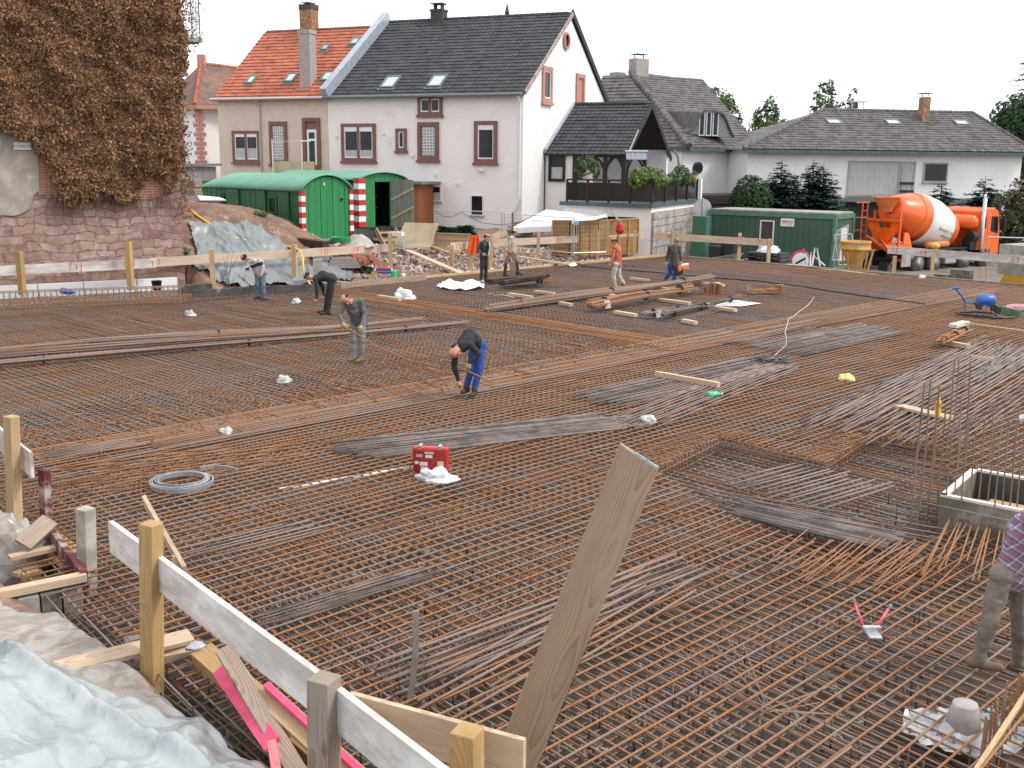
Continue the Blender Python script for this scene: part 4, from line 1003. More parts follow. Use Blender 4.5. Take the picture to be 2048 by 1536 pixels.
while zz < ek-.2:
    w = .5 if i % 2 else .32; mb.box(k0+Vector((0, -.06, zz)), (w*1.6, .14, .27)); zz += .3; i += 1
mb.build('quoins', M_surr_l, hl); mb = MB(); mb.bar(e0-Z*.15, eRr-Z*.15, .2, .25); mb.bar(e0-Z*.15, eLl-Z*.15, .2, .25); mb.build('cornice', M_surr_l, hl)
for py in (246, 308):
    p = at(365, py, 76.2); d = (k0-kL).normalized(); n_ = Vector((d.y, -d.x, 0)); window(hl, p+n_*.06-Z*.6, d, n_, 1.0, 1.4, sur=.2, surm=M_surr_l)
# grey board fence behind the wagons
fa = at(350, 350, 58); fb = at(440, 350, 60); bf = thing('board_fence', fa, 'grey weathered board fence with a dark top rail behind the wagon', 'fence')
M_greyboard = mat('grey_boards', (0.30, 0.28, 0.28), 0.85, 0.2, 2, aniso=(9, 9, .3)); ft = zat(400, 333, 59)
mb = MB(); d = (fb-fa).xy.to_3d().normalized()
for k in range(int((fb-fa).length/.2)): p = fa.xy.to_3d()+d*.2*k; mb.boxm(frame(p+Z*(ft-1.2), d), .19, .04+.01*(k % 2), 2.4)
mb.build('boards', M_greyboard, bf); mb = MB(); mb.bar(fa.xy.to_3d()+Z*(ft+.06), fb.xy.to_3d()+Z*(ft+.1), .5, .14); mb.build('top_rail', M_gutter, bf)
# ================================================================== old ivy covered building at the left
def stone_mat():
    m, n, l, b = nt('old_stone_wall'); tc = n.new('ShaderNodeTexCoord'); mp = n.new('ShaderNodeMapping'); mp.inputs['Rotation'].default_value = (R(90), 0, 0)
    # wall frame: x along the wall, y up
    sx = n.new('ShaderNodeSeparateXYZ'); l.new(tc.outputs['Object'], sx.inputs[0]); cb = n.new('ShaderNodeCombineXYZ'); l.new(sx.outputs[0], cb.inputs[0]); l.new(sx.outputs[2], cb.inputs[1]); v = tc.outputs['Object']
    nz = noise_t(n, l, v, .9, 4, .6); vm = n.new('ShaderNodeVectorMath'); vm.operation = 'MULTIPLY_ADD'; vm.inputs[1].default_value = (.9, .55, 0); l.new(nz.outputs['Color'], vm.inputs[0]); l.new(cb.outputs[0], vm.inputs[2])
    nz2 = noise_t(n, l, v, 4.5, 4, .6); vm2 = n.new('ShaderNodeVectorMath'); vm2.operation = 'MULTIPLY_ADD'; vm2.inputs[1].default_value = (.24, .16, 0); l.new(nz2.outputs['Color'], vm2.inputs[0]); l.new(vm.outputs[0], vm2.inputs[2])
    br = n.new('ShaderNodeTexBrick'); br.inputs['Scale'].default_value = 1; br.inputs['Brick Width'].default_value = .58; br.inputs['Row Height'].default_value = .27; br.inputs['Mortar Size'].default_value = .018; br.inputs['Mortar Smooth'].default_value = .5; br.offset_frequency = 2; br.squash = .7; br.squash_frequency = 3
    br.inputs['Color1'].default_value = (0, 0, 0, 1); br.inputs['Color2'].default_value = (1, 1, 1, 1); br.inputs['Mortar'].default_value = (.5, .5, .5, 1); l.new(vm2.outputs[0], br.inputs['Vector'])
    t2 = noise_t(n, l, v, 4, 7, .7); bw = n.new('ShaderNodeMath'); bw.operation = 'MULTIPLY_ADD'; bw.inputs[1].default_value = .28; l.new(br.outputs['Color'], bw.inputs[0])
    m3 = n.new('ShaderNodeMath'); m3.operation = 'MULTIPLY'; m3.inputs[1].default_value = .85; l.new(t2.outputs['Fac'], m3.inputs[0]); l.new(m3.outputs[0], bw.inputs[2])
    r = ramp(n, [(.2, (.15, .09, .075)), (.42, (.27, .16, .135)), (.62, (.38, .25, .21)), (.85, (.54, .42, .37))]); l.new(bw.outputs[0], r.inputs[0])
    mx = n.new('ShaderNodeMixRGB'); mx.blend_type = 'MIX'; mf = n.new('ShaderNodeMath'); mf.operation = 'MULTIPLY'; mf.inputs[1].default_value = .38; l.new(br.outputs['Fac'], mf.inputs[0]); l.new(mf.outputs[0], mx.inputs[0]); l.new(r.outputs[0], mx.inputs[1]); mx.inputs[2].default_value = (.11, .075, .065, 1)
    t4 = noise_t(n, l, v, 1.4, 6, .75); r4 = ramp(n, [(.54, (0, 0, 0)), (.66, (.6, .6, .6))]); l.new(t4.outputs['Fac'], r4.inputs[0])
    mx2 = n.new('ShaderNodeMixRGB'); l.new(r4.outputs[0], mx2.inputs[0]); l.new(mx.outputs[0], mx2.inputs[1]); mx2.inputs[2].default_value = (.52, .41, .38, 1)
    t5 = noise_t(n, l, v, .5, 5, .7); r5 = ramp(n, [(.56, (0, 0, 0)), (.7, (.75, .75, .75))]); l.new(t5.outputs['Fac'], r5.inputs[0]); mx3 = n.new('ShaderNodeMixRGB'); l.new(r5.outputs[0], mx3.inputs[0]); l.new(mx2.outputs[0], mx3.inputs[1]); mx3.inputs[2].default_value = (.17, .115, .085, 1)
    l.new(mx3.outputs[0], b.inputs['Base Color']); b.inputs['Roughness'].default_value = .95
    ad = n.new('ShaderNodeMath'); ad.operation = 'MULTIPLY_ADD'; ad.inputs[1].default_value = -.8; l.new(br.outputs['Fac'], ad.inputs[0]); l.new(t2.outputs['Fac'], ad.inputs[2]); bump(n, l, b, ad.outputs[0], .9, .05)
    return m
M_stone = stone_mat()
def brick_mat(name, c1, c2, mort):
    m, n, l, b = nt(name); tc = n.new('ShaderNodeTexCoord'); mp = n.new('ShaderNodeMapping'); mp.inputs['Rotation'].default_value = (R(90), 0, 0)
    l.new(tc.outputs['Object'], mp.inputs[0]); br = n.new('ShaderNodeTexBrick'); br.inputs['Scale'].default_value = 1.0; br.inputs['Brick Width'].default_value = .25; br.inputs['Row Height'].default_value = .085; br.inputs['Mortar Size'].default_value = .012
    br.inputs['Color1'].default_value = (*c1, 1); br.inputs['Color2'].default_value = (*c2, 1); br.inputs['Mortar'].default_value = (*mort, 1); l.new(mp.outputs[0], br.inputs['Vector']); l.new(br.outputs['Color'], b.inputs['Base Color']); b.inputs['Roughness'].default_value = .9
    bump(n, l, b, br.outputs['Fac'], -.5, .02); return m
M_brickwall = brick_mat('old_brick', (.40, .13, .07), (.30, .10, .06), (.33, .27, .23))
BX = -BLD_D; BF = BLD_N; CB = BLD_C          # BX to the right along the wall, BF out of it
def bpt(px, py): return planept(px, py, CB, BF)
ob = thing('old_building', CB, 'old sandstone building with its wall overgrown by dry brown ivy', 'building')
mb = MB(); mb.prism([CB-BX*14+Z*-.4, CB+Z*-.4, CB+Z*14, CB-BX*14+Z*14], -BF*8); mb.build('wall', M_stone, ob)
M_oldplaster = mat('old_plaster', (.40, .35, .30), .95, .12, 2.5, bmp=.5, dirt=((.47, .41, .36), 2.0, .5))
def wallpatch(name, pix, m, th=.03):
    mb = MB(); mb.prism([bpt(*p) for p in pix], BF*th); return mb.build(name, m, ob)
wallpatch('plaster_patch', [(-60, 200), (82, 230), (75, 300), (78, 380), (66, 392), (60, 412), (52, 422), (40, 428), (25, 432), (8, 430), (-60, 436)], M_oldplaster, .045)
wallpatch('brick_patch', [(74, 250), (140, 250), (130, 350), (110, 395), (100, 388), (76, 390)], M_brickwall, .03)
wallpatch('brick_patch', [(285, 345), (330, 350), (325, 392), (300, 400), (262, 398), (270, 380)], M_brickwall, .03)
# lattice balcony at the top right corner
bc = CB+Z*0; b0 = bpt(349, 80); bl = thing('lattice_balcony', CB+Z*9, 'small balcony with a thin steel lattice overgrown by dry ivy at the roof edge', 'balcony')
mb = MB(); Mx = frame(CB+BX*.45+BF*-.2+Z*(zat(370, 78, 35.5)), BX); mb.boxm(Mx, .9, .9, .14); mb.build('slab', M_conc, bl)
mb = MB(); zt0 = zat(370, 78, 35.5); ww_ = .82
for q in [(0, .25), (ww_, .25), (ww_, -.6)]: mb.bar(CB+BX*q[0]+BF*q[1]+Z*zt0, CB+BX*q[0]+BF*q[1]+Z*(zt0+2.2), .03, .03)
for k in range(9):
    for (A_, B_) in (((0, .25), (ww_, .25)), ((ww_, .25), (ww_, -.6))):
        z_ = zt0+.1+k*.13; mb.bar(CB+BX*A_[0]+BF*A_[1]+Z*z_, CB+BX*B_[0]+BF*B_[1]+Z*z_, .008, .008)
for k in range(9): x = ww_*k/8; mb.bar(CB+BX*x+BF*.25+Z*zt0, CB+BX*x+BF*.25+Z*(zt0+1.15), .008, .008)
for k in range(7): x = .85*k/6; mb.bar(CB+BX*ww_+BF*(.25-x)+Z*zt0, CB+BX*ww_+BF*(.25-x)+Z*(zt0+1.15), .008, .008)
mb.build('lattice', mat('lattice_dark', (.10, .10, .13), .6), bl)
# sign with lettering
sa = bpt(27, 300); sb = bpt(62, 299); sh_ = bpt(27, 285).z-sa.z; sg = thing('wall_sign', (sa+sb)/2, 'small white sign with grey letters on the old plaster wall', 'sign')
mb = MB(); Mx = frame((sa+sb)/2+BF*.08+Z*sh_/2, BX); mb.boxm(Mx, (sb-sa).length, .03, sh_); mb.build('plate', M_white, sg)
text_obj('lettering', 'PO-DGE DA', .105, facing((sa+sb)/2+BF*.1+Z*sh_*.42, BX, BF), mat('grey_letters', (.18, .17, .19), .7), sg)
# dry ivy: leaves and twigs
M_ivyleaf = None
def leaf_mat(name, cols, scale=3.0, rough=.7, trans=0.0):
    m, n, l, b = nt(name); geo = n.new('ShaderNodeNewGeometry')
    t = noise_t(n, l, geo.outputs['Position'], scale, 4, .7)
    mm = n.new('ShaderNodeMath'); mm.operation = 'MULTIPLY_ADD'; mm.inputs[1].default_value = .55; l.new(geo.outputs['Random Per Island'], mm.inputs[0])
    m2 = n.new('ShaderNodeMath'); m2.operation = 'MULTIPLY'; m2.inputs[1].default_value = .5; l.new(t.outputs['Fac'], m2.inputs[0]); l.new(m2.outputs[0], mm.inputs[2])
    r = ramp(n, cols); l.new(mm.outputs[0], r.inputs[0]); l.new(r.outputs[0], b.inputs['Base Color']); b.inputs['Roughness'].default_value = rough; b.inputs['Specular IOR Level'].default_value = .25
    return m
M_ivy = leaf_mat('ivy_dry', [(.1, (.06, .032, .018)), (.38, (.155, .077, .038)), (.6, (.265, .135, .066)), (.8, (.39, .225, .125)), (1, (.60, .48, .36))], .9)
M_twig = mat('ivy_twig', (.17, .11, .075), .9, .25, 8)
IV_OUT = [(-70, -40), (356, -40), (362, 60), (372, 110), (366, 170), (362, 250), (362, 330), (352, 360), (346, 395), (330, 385), (318, 352), (285, 352), (268, 385), (252, 398), (236, 402), (200, 388), (165, 402), (140, 412), (118, 398), (105, 380), (98, 345), (88, 300), (70, 282), (30, 275), (5, 262), (-70, 250)]
ivp = [bpt(*p) for p in IV_OUT]; iv2 = [((p-CB).dot(BX), p.z) for p in ivp]
ax = [q[0] for q in iv2]; az = [q[1] for q in iv2]
def ivdepth(x, z): return .30+.34*mnoise.noise(Vector((x*.75, z*.75, 2.0)))+.22*mnoise.noise(Vector((x*2.4, z*2.4, 5)))
leaf = MB(); tw = MB(); cnt = 0
def leafquad(mb, p, n_, s, r_=rnd):
    a = r_.uniform(0, 6.28); t_ = n_.orthogonal().normalized(); b_ = n_.cross(t_); u = t_*math.cos(a)+b_*math.sin(a); w = n_.cross(u)
    mb.add([p-u*s, p+w*s*.55+n_*s*.15, p+u*s, p-w*s*.55+n_*s*.15], [(0, 1, 2, 3)])
while cnt < 85000:
    x = RU(min(ax), max(ax)); z_ = RU(max(.5, min(az)), min(12.5, max(az)))
    ex = .3*mnoise.noise(Vector((x*1.5, z_*1.5, 9)))+.2*mnoise.noise(Vector((x*5, z_*5, 9))); ez = .3*mnoise.noise(Vector((x*1.5, z_*1.5, 15)))+.25*mnoise.noise(Vector((x*5, z_*5, 15)))
    if not inpoly((x+ex, z_+ez), iv2): continue
    d = ivdepth(x, z_); 
    if rnd.random() < .08: d += RU(0, .22)
    p = CB+BX*x+BF*(d*RU(.55, 1.05)+.02)+Z*z_
    nrm = (BF+Vector((RU(-.9, .9), RU(-.9, .9), RU(-.5, .9)))).normalized(); leafquad(leaf, p, nrm, RU(.022, .066)); cnt += 1
for k in range(2600):                    # sprays past the corner
    z_ = RU(2.2, 12.5); o_ = abs(rnd.gauss(0, .16))*(1.2+mnoise.noise(Vector((0, z_*1.3, 3)))); p = CB+BX*o_+BF*RU(-.9, .5)+Z*z_
    if z_ < 3.2 and o_ > .2: continue
    leafquad(leaf, p, Vector((RU(-1, 1), RU(-1, 1), RU(-1, 1))).normalized(), RU(.03, .075))
for k in range(900):                     # growth over the lattice balcony
    q_ = CB+BX*abs(rnd.gauss(.25, .3))+BF*RU(-.5, .4)+Z*RU(zat(370, 105, 35.5), zat(370, -10, 35.5)); leafquad(leaf, q_, Vector((RU(-1, 1), RU(-1, 1), RU(-1, 1))).normalized(), RU(.025, .065))
for k in range(1300):
    x = RU(min(ax), .1); z_ = RU(1.5, 12)
    if not inpoly((x, z_), iv2): continue
    p = CB+BX*x+BF*(ivdepth(x, z_)+.04)+Z*z_; q = p+BX*RU(-.35, .35)+Z*RU(-.9, .3)+BF*RU(-.05, .1); tw.tube([p, p.lerp(q, .5)+BF*RU(0, .08)+BX*RU(-.1, .1), q], [.009, .007, .004], 3, cap=False)
for k in range(120):
    px = RU(95, 350); p = bpt(px, RU(385, 400)); tw.tube([p+BF*.1, p+BF*RU(.05, .2)-Z*RU(.2, .7)+BX*RU(-.2, .2)], [.009, .004], 3, cap=False)
iv = thing('ivy', CB+Z*0, 'dry brown ivy covering the wall of the old sandstone building', 'climbing plant')
leaf.build('leaves', M_ivy, iv, fix=False); tw.build('twigs', M_twig, iv, fix=False)
# polystyrene panels and rebar cage at the foot of the wall
M_eps = mat('polystyrene', (.82, .82, .82), .8, .03, 2)
xs_ = [-60, 45, 74, 165, 271, 352]
for i in range(len(xs_)-1):
    a = bpt(xs_[i]+1, 600)+BF*.25; b = bpt(xs_[i+1]-1, 600)+BF*.25; zt_ = .32; mb = MB(); mb.prism([a.xy.to_3d()+Z*-.3, b.xy.to_3d()+Z*-.3, b.xy.to_3d()+Z*zt_, a.xy.to_3d()+Z*zt_], BF*.1)
    tag(mb.build('foam_panel', M_eps), ['white foam panel at the left frame edge by the stone wall', 'narrow white foam panel behind the leftmost post by the wall', 'white foam panel with the blue bottle before it by the stone wall', 'white foam panel in the middle of the stone wall foot', 'white foam panel behind the black bucket at the wall corner'][i], 'insulation panel', 'white foam panels along the old wall')
cgA = G(-40, 622); cgB = G(372, 606); cd = (cgB-cgA).normalized(); cn = Vector((-cd.y, cd.x, 0))
cage = thing('rebar_cage', (cgA+cgB)/2, 'long rusty upright reinforcement cage in front of the white foam panels', 'rebar cage')
mb = MB(); L = (cgB-cgA).length; n = int(L/.15); ch = .46
for k in range(n+1):
    mb.tint = RU(.2, .7); p = cgA+cd*(L*k/n); mb.tube([p, p+Z*ch, p+cn*.5+Z*ch, p+cn*.5], .010, 4)
mb.build('stirrups', M_rebar_far, cage, fix=False, tint=True); mb = MB()
for k in range(3): mb.tint = RU(.3, .8); mb.tube([cgA+Z*(.05+.13*k), cgB+Z*(.05+.09*k)], .009, 4)
for k in (0, 2.5, 5): mb.tint = RU(.3, .8); mb.tube([cgA+cn*(.1*k)+Z*(ch+.012), cgB+cn*(.1*k)+Z*(ch+.012)], .01, 4)
mb.build('long_bars', M_rebar_far, cage, fix=False, tint=True)
# ================================================================== green site wagons
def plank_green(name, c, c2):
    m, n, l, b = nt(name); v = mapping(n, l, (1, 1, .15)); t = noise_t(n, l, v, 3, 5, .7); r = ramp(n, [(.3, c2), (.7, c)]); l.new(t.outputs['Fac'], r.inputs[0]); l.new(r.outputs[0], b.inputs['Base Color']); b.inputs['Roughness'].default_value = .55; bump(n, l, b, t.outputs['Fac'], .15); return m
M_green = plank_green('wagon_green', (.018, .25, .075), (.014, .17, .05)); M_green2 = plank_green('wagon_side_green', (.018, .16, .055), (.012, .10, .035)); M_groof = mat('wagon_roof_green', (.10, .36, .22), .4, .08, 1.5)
M_wagfloor = mat('wagon_floor', (.03, .06, .035), .7)
def wagon(A, sd, ed, L, Wd, z0, zE, zR, label):
    """A: corner where side and end meet (ground xy); sd: side direction (away), ed: end direction; z0 floor, zE eave, zR crown"""
    A = Vector((A.x, A.y, 0)); w = thing('site_wagon', A+Z*z0, label, 'site wagon', 'green site wagons on the earth bank')
    mb = MB(); n = int(Wd/.28)
    def zr(u): return zE+(zR-zE)*math.sin(math.pi*max(0, min(1, u)))**.62
    for k in range(n):
        u0, u1 = k/n, (k+1)/n; a = A+ed*(Wd*u0+.008); b = A+ed*(Wd*u1-.008); o_ = .012*(k % 2)
        nn = -sd*o_; mb.prism([a+nn+Z*z0, b+nn+Z*z0, b+nn+Z*(zr(u1)-.06), a+nn+Z*(zr(u0)-.06)], sd*.06)
    return w, mb, zr
sd = Vector((-.70, .714, 0)); ed = Vector((.714, .70, 0))
A1 = at(605, 430, 42.0); z0 = zat(655, 480, 42.6); zE = zat(605, 380, 42.0); zR = zat(655, 350, 42.9)
w1, mb, zr = wagon(A1, sd, ed, 7.9, 2.3, z0, zE, zR, 'green plank site wagon with an arched roof and red white corners')
mb.build('end_wall', M_green, w1)
A1 = A1.xy.to_3d(); mb = MB(); n = 40; LW = 8.0
for k in range(n):
    a = A1+sd*(LW*k/n+.06); b = A1+sd*(LW*(k+1)/n+.045)
    if 1.75 < LW*(k+.5)/n < 2.45 or 5.9 < LW*(k+.5)/n < 6.3:
        for (q0, q1) in ((z0, z0+.95), (zE-.3, zE)): mb.prism([a+Z*q0, b+Z*q0, b+Z*q1, a+Z*q1], ed*.05)
        continue
    o_ = -ed*.01*(k % 2); mb.prism([a+o_+Z*z0, b+o_+Z*z0, b+o_+Z*zE, a+o_+Z*zE], ed*.05)
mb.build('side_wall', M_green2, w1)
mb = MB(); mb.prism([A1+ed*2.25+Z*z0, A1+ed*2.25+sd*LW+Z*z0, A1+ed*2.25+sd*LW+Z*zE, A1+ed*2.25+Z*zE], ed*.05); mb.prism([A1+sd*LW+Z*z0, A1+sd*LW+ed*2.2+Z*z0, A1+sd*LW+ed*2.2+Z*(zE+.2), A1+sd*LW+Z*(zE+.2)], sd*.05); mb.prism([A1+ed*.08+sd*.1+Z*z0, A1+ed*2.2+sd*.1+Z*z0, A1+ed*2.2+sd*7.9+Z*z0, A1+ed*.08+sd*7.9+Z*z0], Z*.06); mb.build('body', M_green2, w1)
def arcroof(w, A, LW, Wd, zE, zR, m, ov=.14, endround=.0):
    def f(u, v):
        x = u; k = -ov/Wd+(1+2*ov/Wd)*x; uu = max(0, min(1, x)); z = zE-.05+(zR-zE+.08)*math.sin(math.pi*uu)**.62
        s_ = -ov+(LW+2*ov)*v; e = 0
        if endround: q = max(0, (s_-(LW-endround))/endround); z = zE-.05+(z-zE+.05)*math.sqrt(max(0, 1-min(1, q)**2.2))
        return A+ed*(Wd*k)+sd*s_+Z*z
    mb = MB(); mb.grid(f, 24, 24); o = mb.build('roof', m, w, smooth=True); md = o.modifiers.new('thickness', 'SOLIDIFY'); md.thickness = .05; return o
arcroof(w1, A1, LW, 2.3, zE, zR, M_groof, .12, 2.2)
def striped(w, P, z0, z1, wid, n=9):
    hh = (z1-z0)/n
    for k in range(n):
        mb = MB(); mb.boxm(frame(P+Z*(z0+hh*(k+.5)), ed), wid, wid, hh); mb.build('corner_stripe', M_red if k % 2 == 0 else M_white, w)
striped(w1, A1+ed*.0-sd*.0, z0+.05, zE-.02, .19, 9); striped(w1, A1+ed*2.31, z0+.1, zE+.02, .17, 9)
# shutters and windows on the long side
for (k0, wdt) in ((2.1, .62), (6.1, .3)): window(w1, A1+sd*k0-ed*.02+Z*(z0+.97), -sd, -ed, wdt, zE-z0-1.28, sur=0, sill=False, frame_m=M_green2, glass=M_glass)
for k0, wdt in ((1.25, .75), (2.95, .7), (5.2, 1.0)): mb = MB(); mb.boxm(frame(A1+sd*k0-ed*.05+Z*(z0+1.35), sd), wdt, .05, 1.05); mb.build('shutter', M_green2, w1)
mb = MB(); c = A1+ed*1.86+Z*(zat(689, 398, 43.6))-sd*.03; mb.lathe(c, -sd, [(.06, 0), (.06, .03), (.04, .035)], 12); mb.build('port_hole', M_dark, w1)
mb = MB(); q = A1+ed*1.02+Z*(zR-.35)-sd*.03; mb.boxm(frame(q, ed), .1, .03, .12); mb.build('plate', M_galv, w1)
# wagon 2 behind
A2 = at(720, 430, 46.0).xy.to_3d(); z0b = zat(720, 455, 46); zEb = zat(722, 357, 46); zRb = zat(770, 345, 46.6); W2 = 2.45
w2 = thing('site_wagon', A2+Z*z0b, 'green site wagon with an open weathered plank door and wooden steps', 'site wagon', 'green site wagons on the earth bank')
arcroof(w2, A2, 6.5, W2, zEb, zRb, M_groof, .14)
def zr2(u): return zEb+(zRb-zEb)*math.sin(math.pi*max(0, min(1, u)))**.62
mb = MB(); n = 9
for k in range(n):
    u0, u1 = k/n, (k+1)/n
    if .30 < (u0+u1)/2 < .66: z1_ = zat(740, 364, 46.2)
    else: z1_ = z0b
    a = A2+ed*(W2*u0+.006); b = A2+ed*(W2*u1-.006); mb.prism([a+Z*z1_, b+Z*z1_, b+Z*(zr2(u1)-.05), a+Z*(zr2(u0)-.05)], sd*.06)
mb.build('end_wall', M_green, w2)
mb = MB(); M_wagin = mat('wagon_inside_shade', (.012, .03, .018), .8)  # shade inside the wagon put into the colour: green darkened well below the planks
mb.prism([A2+sd*.07+Z*z0b, A2+sd*6.4+Z*z0b, A2+sd*6.4+Z*zEb, A2+sd*.07+Z*zEb], ed*.06); mb.prism([A2+ed*(W2-.07)+sd*.07+Z*z0b, A2+ed*(W2-.07)+sd*6.4+Z*z0b, A2+ed*(W2-.07)+sd*6.4+Z*zEb, A2+ed*(W2-.07)+sd*.07+Z*zEb], ed*.06); mb.prism([A2+Z*(z0b-.16)-sd*.1, A2+ed*W2+Z*(z0b-.16)-sd*.1, A2+ed*W2+sd*6.4+Z*(z0b-.16), A2+sd*6.4+Z*(z0b-.16)], Z*.16); mb.prism([A2+sd*3+Z*z0b, A2+ed*W2+sd*3+Z*z0b, A2+ed*W2+sd*3+Z*zEb, A2+sd*3+Z*zEb], sd*.05); mb.build('body', M_wagin, w2)
striped(w2, A2-ed*.0, z0b+.02, zEb+.02, .36, 9); striped(w2, A2+ed*W2, zEb-.3, zEb+.02, .16, 1)
mb = MB(); mb.boxm(frame(A2+ed*1.2-sd*.02+Z*(z0b-.32), ed), 2.2, .16, .3); mb.build('chassis', M_surround, w2)
# shelves inside
mb = MB()
for z_ in (.75, 1.25): mb.boxm(frame(A2+ed*1.2+sd*1.6+Z*(z0b+z_), ed), 1.6, .5, .04)
for k in range(9): mb.boxm(frame(A2+ed*(.6+.15*k)+sd*1.5+Z*(z0b+(.83 if k % 2 else 1.33)), ed), .1, .2, .1+.06*(k % 3))
mb.build('shelf', M_conc, w2)
hinge = A2+ed*(W2*.68)-sd*.06; dd = (ed*.55-sd*.83).normalized(); dh = (zr2(.6)-.3)-z0b; dw = 1.0
M_doorw = mat('door_weathered', (.27, .30, .26), .85, .25, 3, aniso=(8, 8, .4), dirt=((.12, .20, .14), 2.5, .55))
mb = MB()
for k in range(7): a = hinge+dd*(dw*k/7+.005); b = hinge+dd*(dw*(k+1)/7-.005); mb.prism([a+Z*(z0b-.05), b+Z*(z0b-.05), b+Z*(z0b+dh), a+Z*(z0b+dh)], Vector((-dd.y, dd.x, 0))*.04)
dr = mb.build('door', M_doorw, w2); mb = MB(); nn = Vector((dd.y, -dd.x, 0))*.03
for za, zb in ((.35, .85), (1.15, 1.65)): mb.bar(hinge+nn+Z*(z0b+za), hinge+nn+dd*dw+Z*(z0b+zb), .03, .09)
mb.build('brace', M_timber_pale, dr)
st0 = A2+ed*(W2*.5)-sd*.15; mb = MB()
for k in range(3): mb.bar(st0-ed*.5-sd*(.1+.28*k)+Z*(z0b-.25-.3*k), st0+ed*.5-sd*(.1+.28*k)+Z*(z0b-.25-.3*k), .26, .05)
for s_ in (-.52, .52): mb.bar(st0+ed*s_+Z*(z0b-.1), st0+ed*s_-sd*1.05+Z*(z0b-1.25), .05, .22)
tag(mb.build('wooden_steps', M_timber_pale), 'short wooden steps leading up to the open wagon door', 'steps')
mb = MB(); rr_ = A2+ed*(W2*.95)-sd*.1; mb.tube([rr_+Z*(z0b-.12), rr_+ed*.3+Z*(z0b-.12)], .05, 6); mb.build('rear_light', M_red, w2)
# ================================================================== green container, sheet door, round mirror
M_cgreen = mat('container_green', (.048, .108, .072), .5, .1, 1.0, dirt=((.04, .085, .058), .6, .55), bmp=.05); M_cgreen_t = mat('container_trim', (.09, .21, .15), .5, .1, 2)
cA = at(1420, 470, 55.6).xy.to_3d(); cB = at(1668, 475, 51.6).xy.to_3d(); cx = (cB-cA).normalized(); cy = Vector((-cx.y, cx.x, 0)); cl = (cB-cA).length
cz0 = -.85; cz1 = zat(1668, 430, 51.6); cn_ = thing('site_container', cA+Z*cz0, 'dark green site container with a white framed window and a company sign', 'container')
mb = MB(); n = int(cl/.16)
def ribwall(P, d, L, nrm, z0, z1, mb):
    n = int(L/.08); vs = []
    for k in range(n+1):
        o_ = .018*(1 if (k//2) % 2 else 0); p = P+d*(L*k/n)+nrm*o_; vs += [p+Z*z0, p+Z*z1]
    mb.add(vs, [(2*k, 2*k+2, 2*k+3, 2*k+1) for k in range(n)])
ribwall(cA+cx*.12-cy*.0, cx, cl-.24, -cy, cz0+.15, cz1-.2, mb); ribwall(cB+cy*.12, cy, 2.2, cx, cz0+.15, cz1-.2, mb); ribwall(cA+cy*.12, cy, 2.2, -cx, cz0+.15, cz1-.2, mb); mb.build('wall', M_cgreen, cn_, fix=False)
mb = MB()
for p in (cA, cB, cB+cy*2.4, cA+cy*2.4): mb.bar(p+Z*cz0, p+Z*(cz1-.001), .16, .16, cx)
for (p, q) in ((cA, cB), (cB, cB+cy*2.4), (cA, cA+cy*2.4)): mb.bar(p+Z*(cz1-.1), q+Z*(cz1-.1), .17, .22); mb.bar(p+Z*(cz0+.07), q+Z*(cz0+.07), .17, .15)
mb.build('frame', M_cgreen_t, cn_); mb = MB(); mb.prism([cA+Z*(cz1+.02)-cy*.05, cB+Z*(cz1+.02)-cy*.05, cB+cy*2.4+Z*(cz1+.02), cA+cy*2.4+Z*(cz1+.02)], Z*.07); mb.build('roof', M_conc, cn_)
def cfp(px, py): return planept(px, py, cA, cy)
a = cfp(1518, 505); b = cfp(1546, 505); window(cn_, (a+b)/2-cy*.04, cx, -cy, (b-a).length, cfp(1546, 440).z-b.z, sur=0, fr=.06, sill=False, glass=mat('container_pane', (.07, .06, .055), .2, .2, 3))
a = cfp(1562, 452); b = cfp(1589, 453.5); hh = cfp(1562, 436).z-a.z; sg = MB(); Mx = frame((a+b)/2-cy*.06+Z*hh/2, cx); sg.boxm(Mx, (b-a).length, .03, hh); sgo = sg.build('sign', M_white, cn_)
pl = (a+b)/2-cy*.08; wS = (b-a).length; lg = MB(); cc = pl-cx*wS*.27+Z*hh*.55
for k in range(16): a0, a1 = 6.283*k/16, 6.283*(k+1)/16; lg.bar(cc+(cx*math.cos(a0)+Z*math.sin(a0))*.08, cc+(cx*math.cos(a1)+Z*math.sin(a1))*.08, .01, .022)
lg.bar(cc-cx*.05-Z*.03, cc+cx*.02+Z*.04, .01, .02); lg.bar(cc-cx*.03, cc+cx*.05-Z*.0, .01, .02); lg.build('logo', M_red, sgo)
text_obj('lettering', 'Bergemer', .105, facing(pl+cx*wS*.15+Z*hh*.62, cx, -cy), M_black, sgo, bold=.003)
text_obj('lettering', 'Bauunternehmung', .045, facing(pl+cx*wS*.17+Z*hh*.40, cx, -cy), M_red, sgo); text_obj('lettering', 'Hoch- und Tiefbau', .045, facing(pl+cx*wS*.1+Z*hh*.22, cx, -cy), M_redmark, sgo)
mb = MB(); a = cB+cx*.05+cy*1.2; mb.boxm(frame(a+Z*(cz0+1.2), cy), .9, .05, 1.6); mb.build('side_window', M_pvc, cn_)
M_sheet = mat('green_sheet', (.06, .17, .10), .45, .1, 1.0)
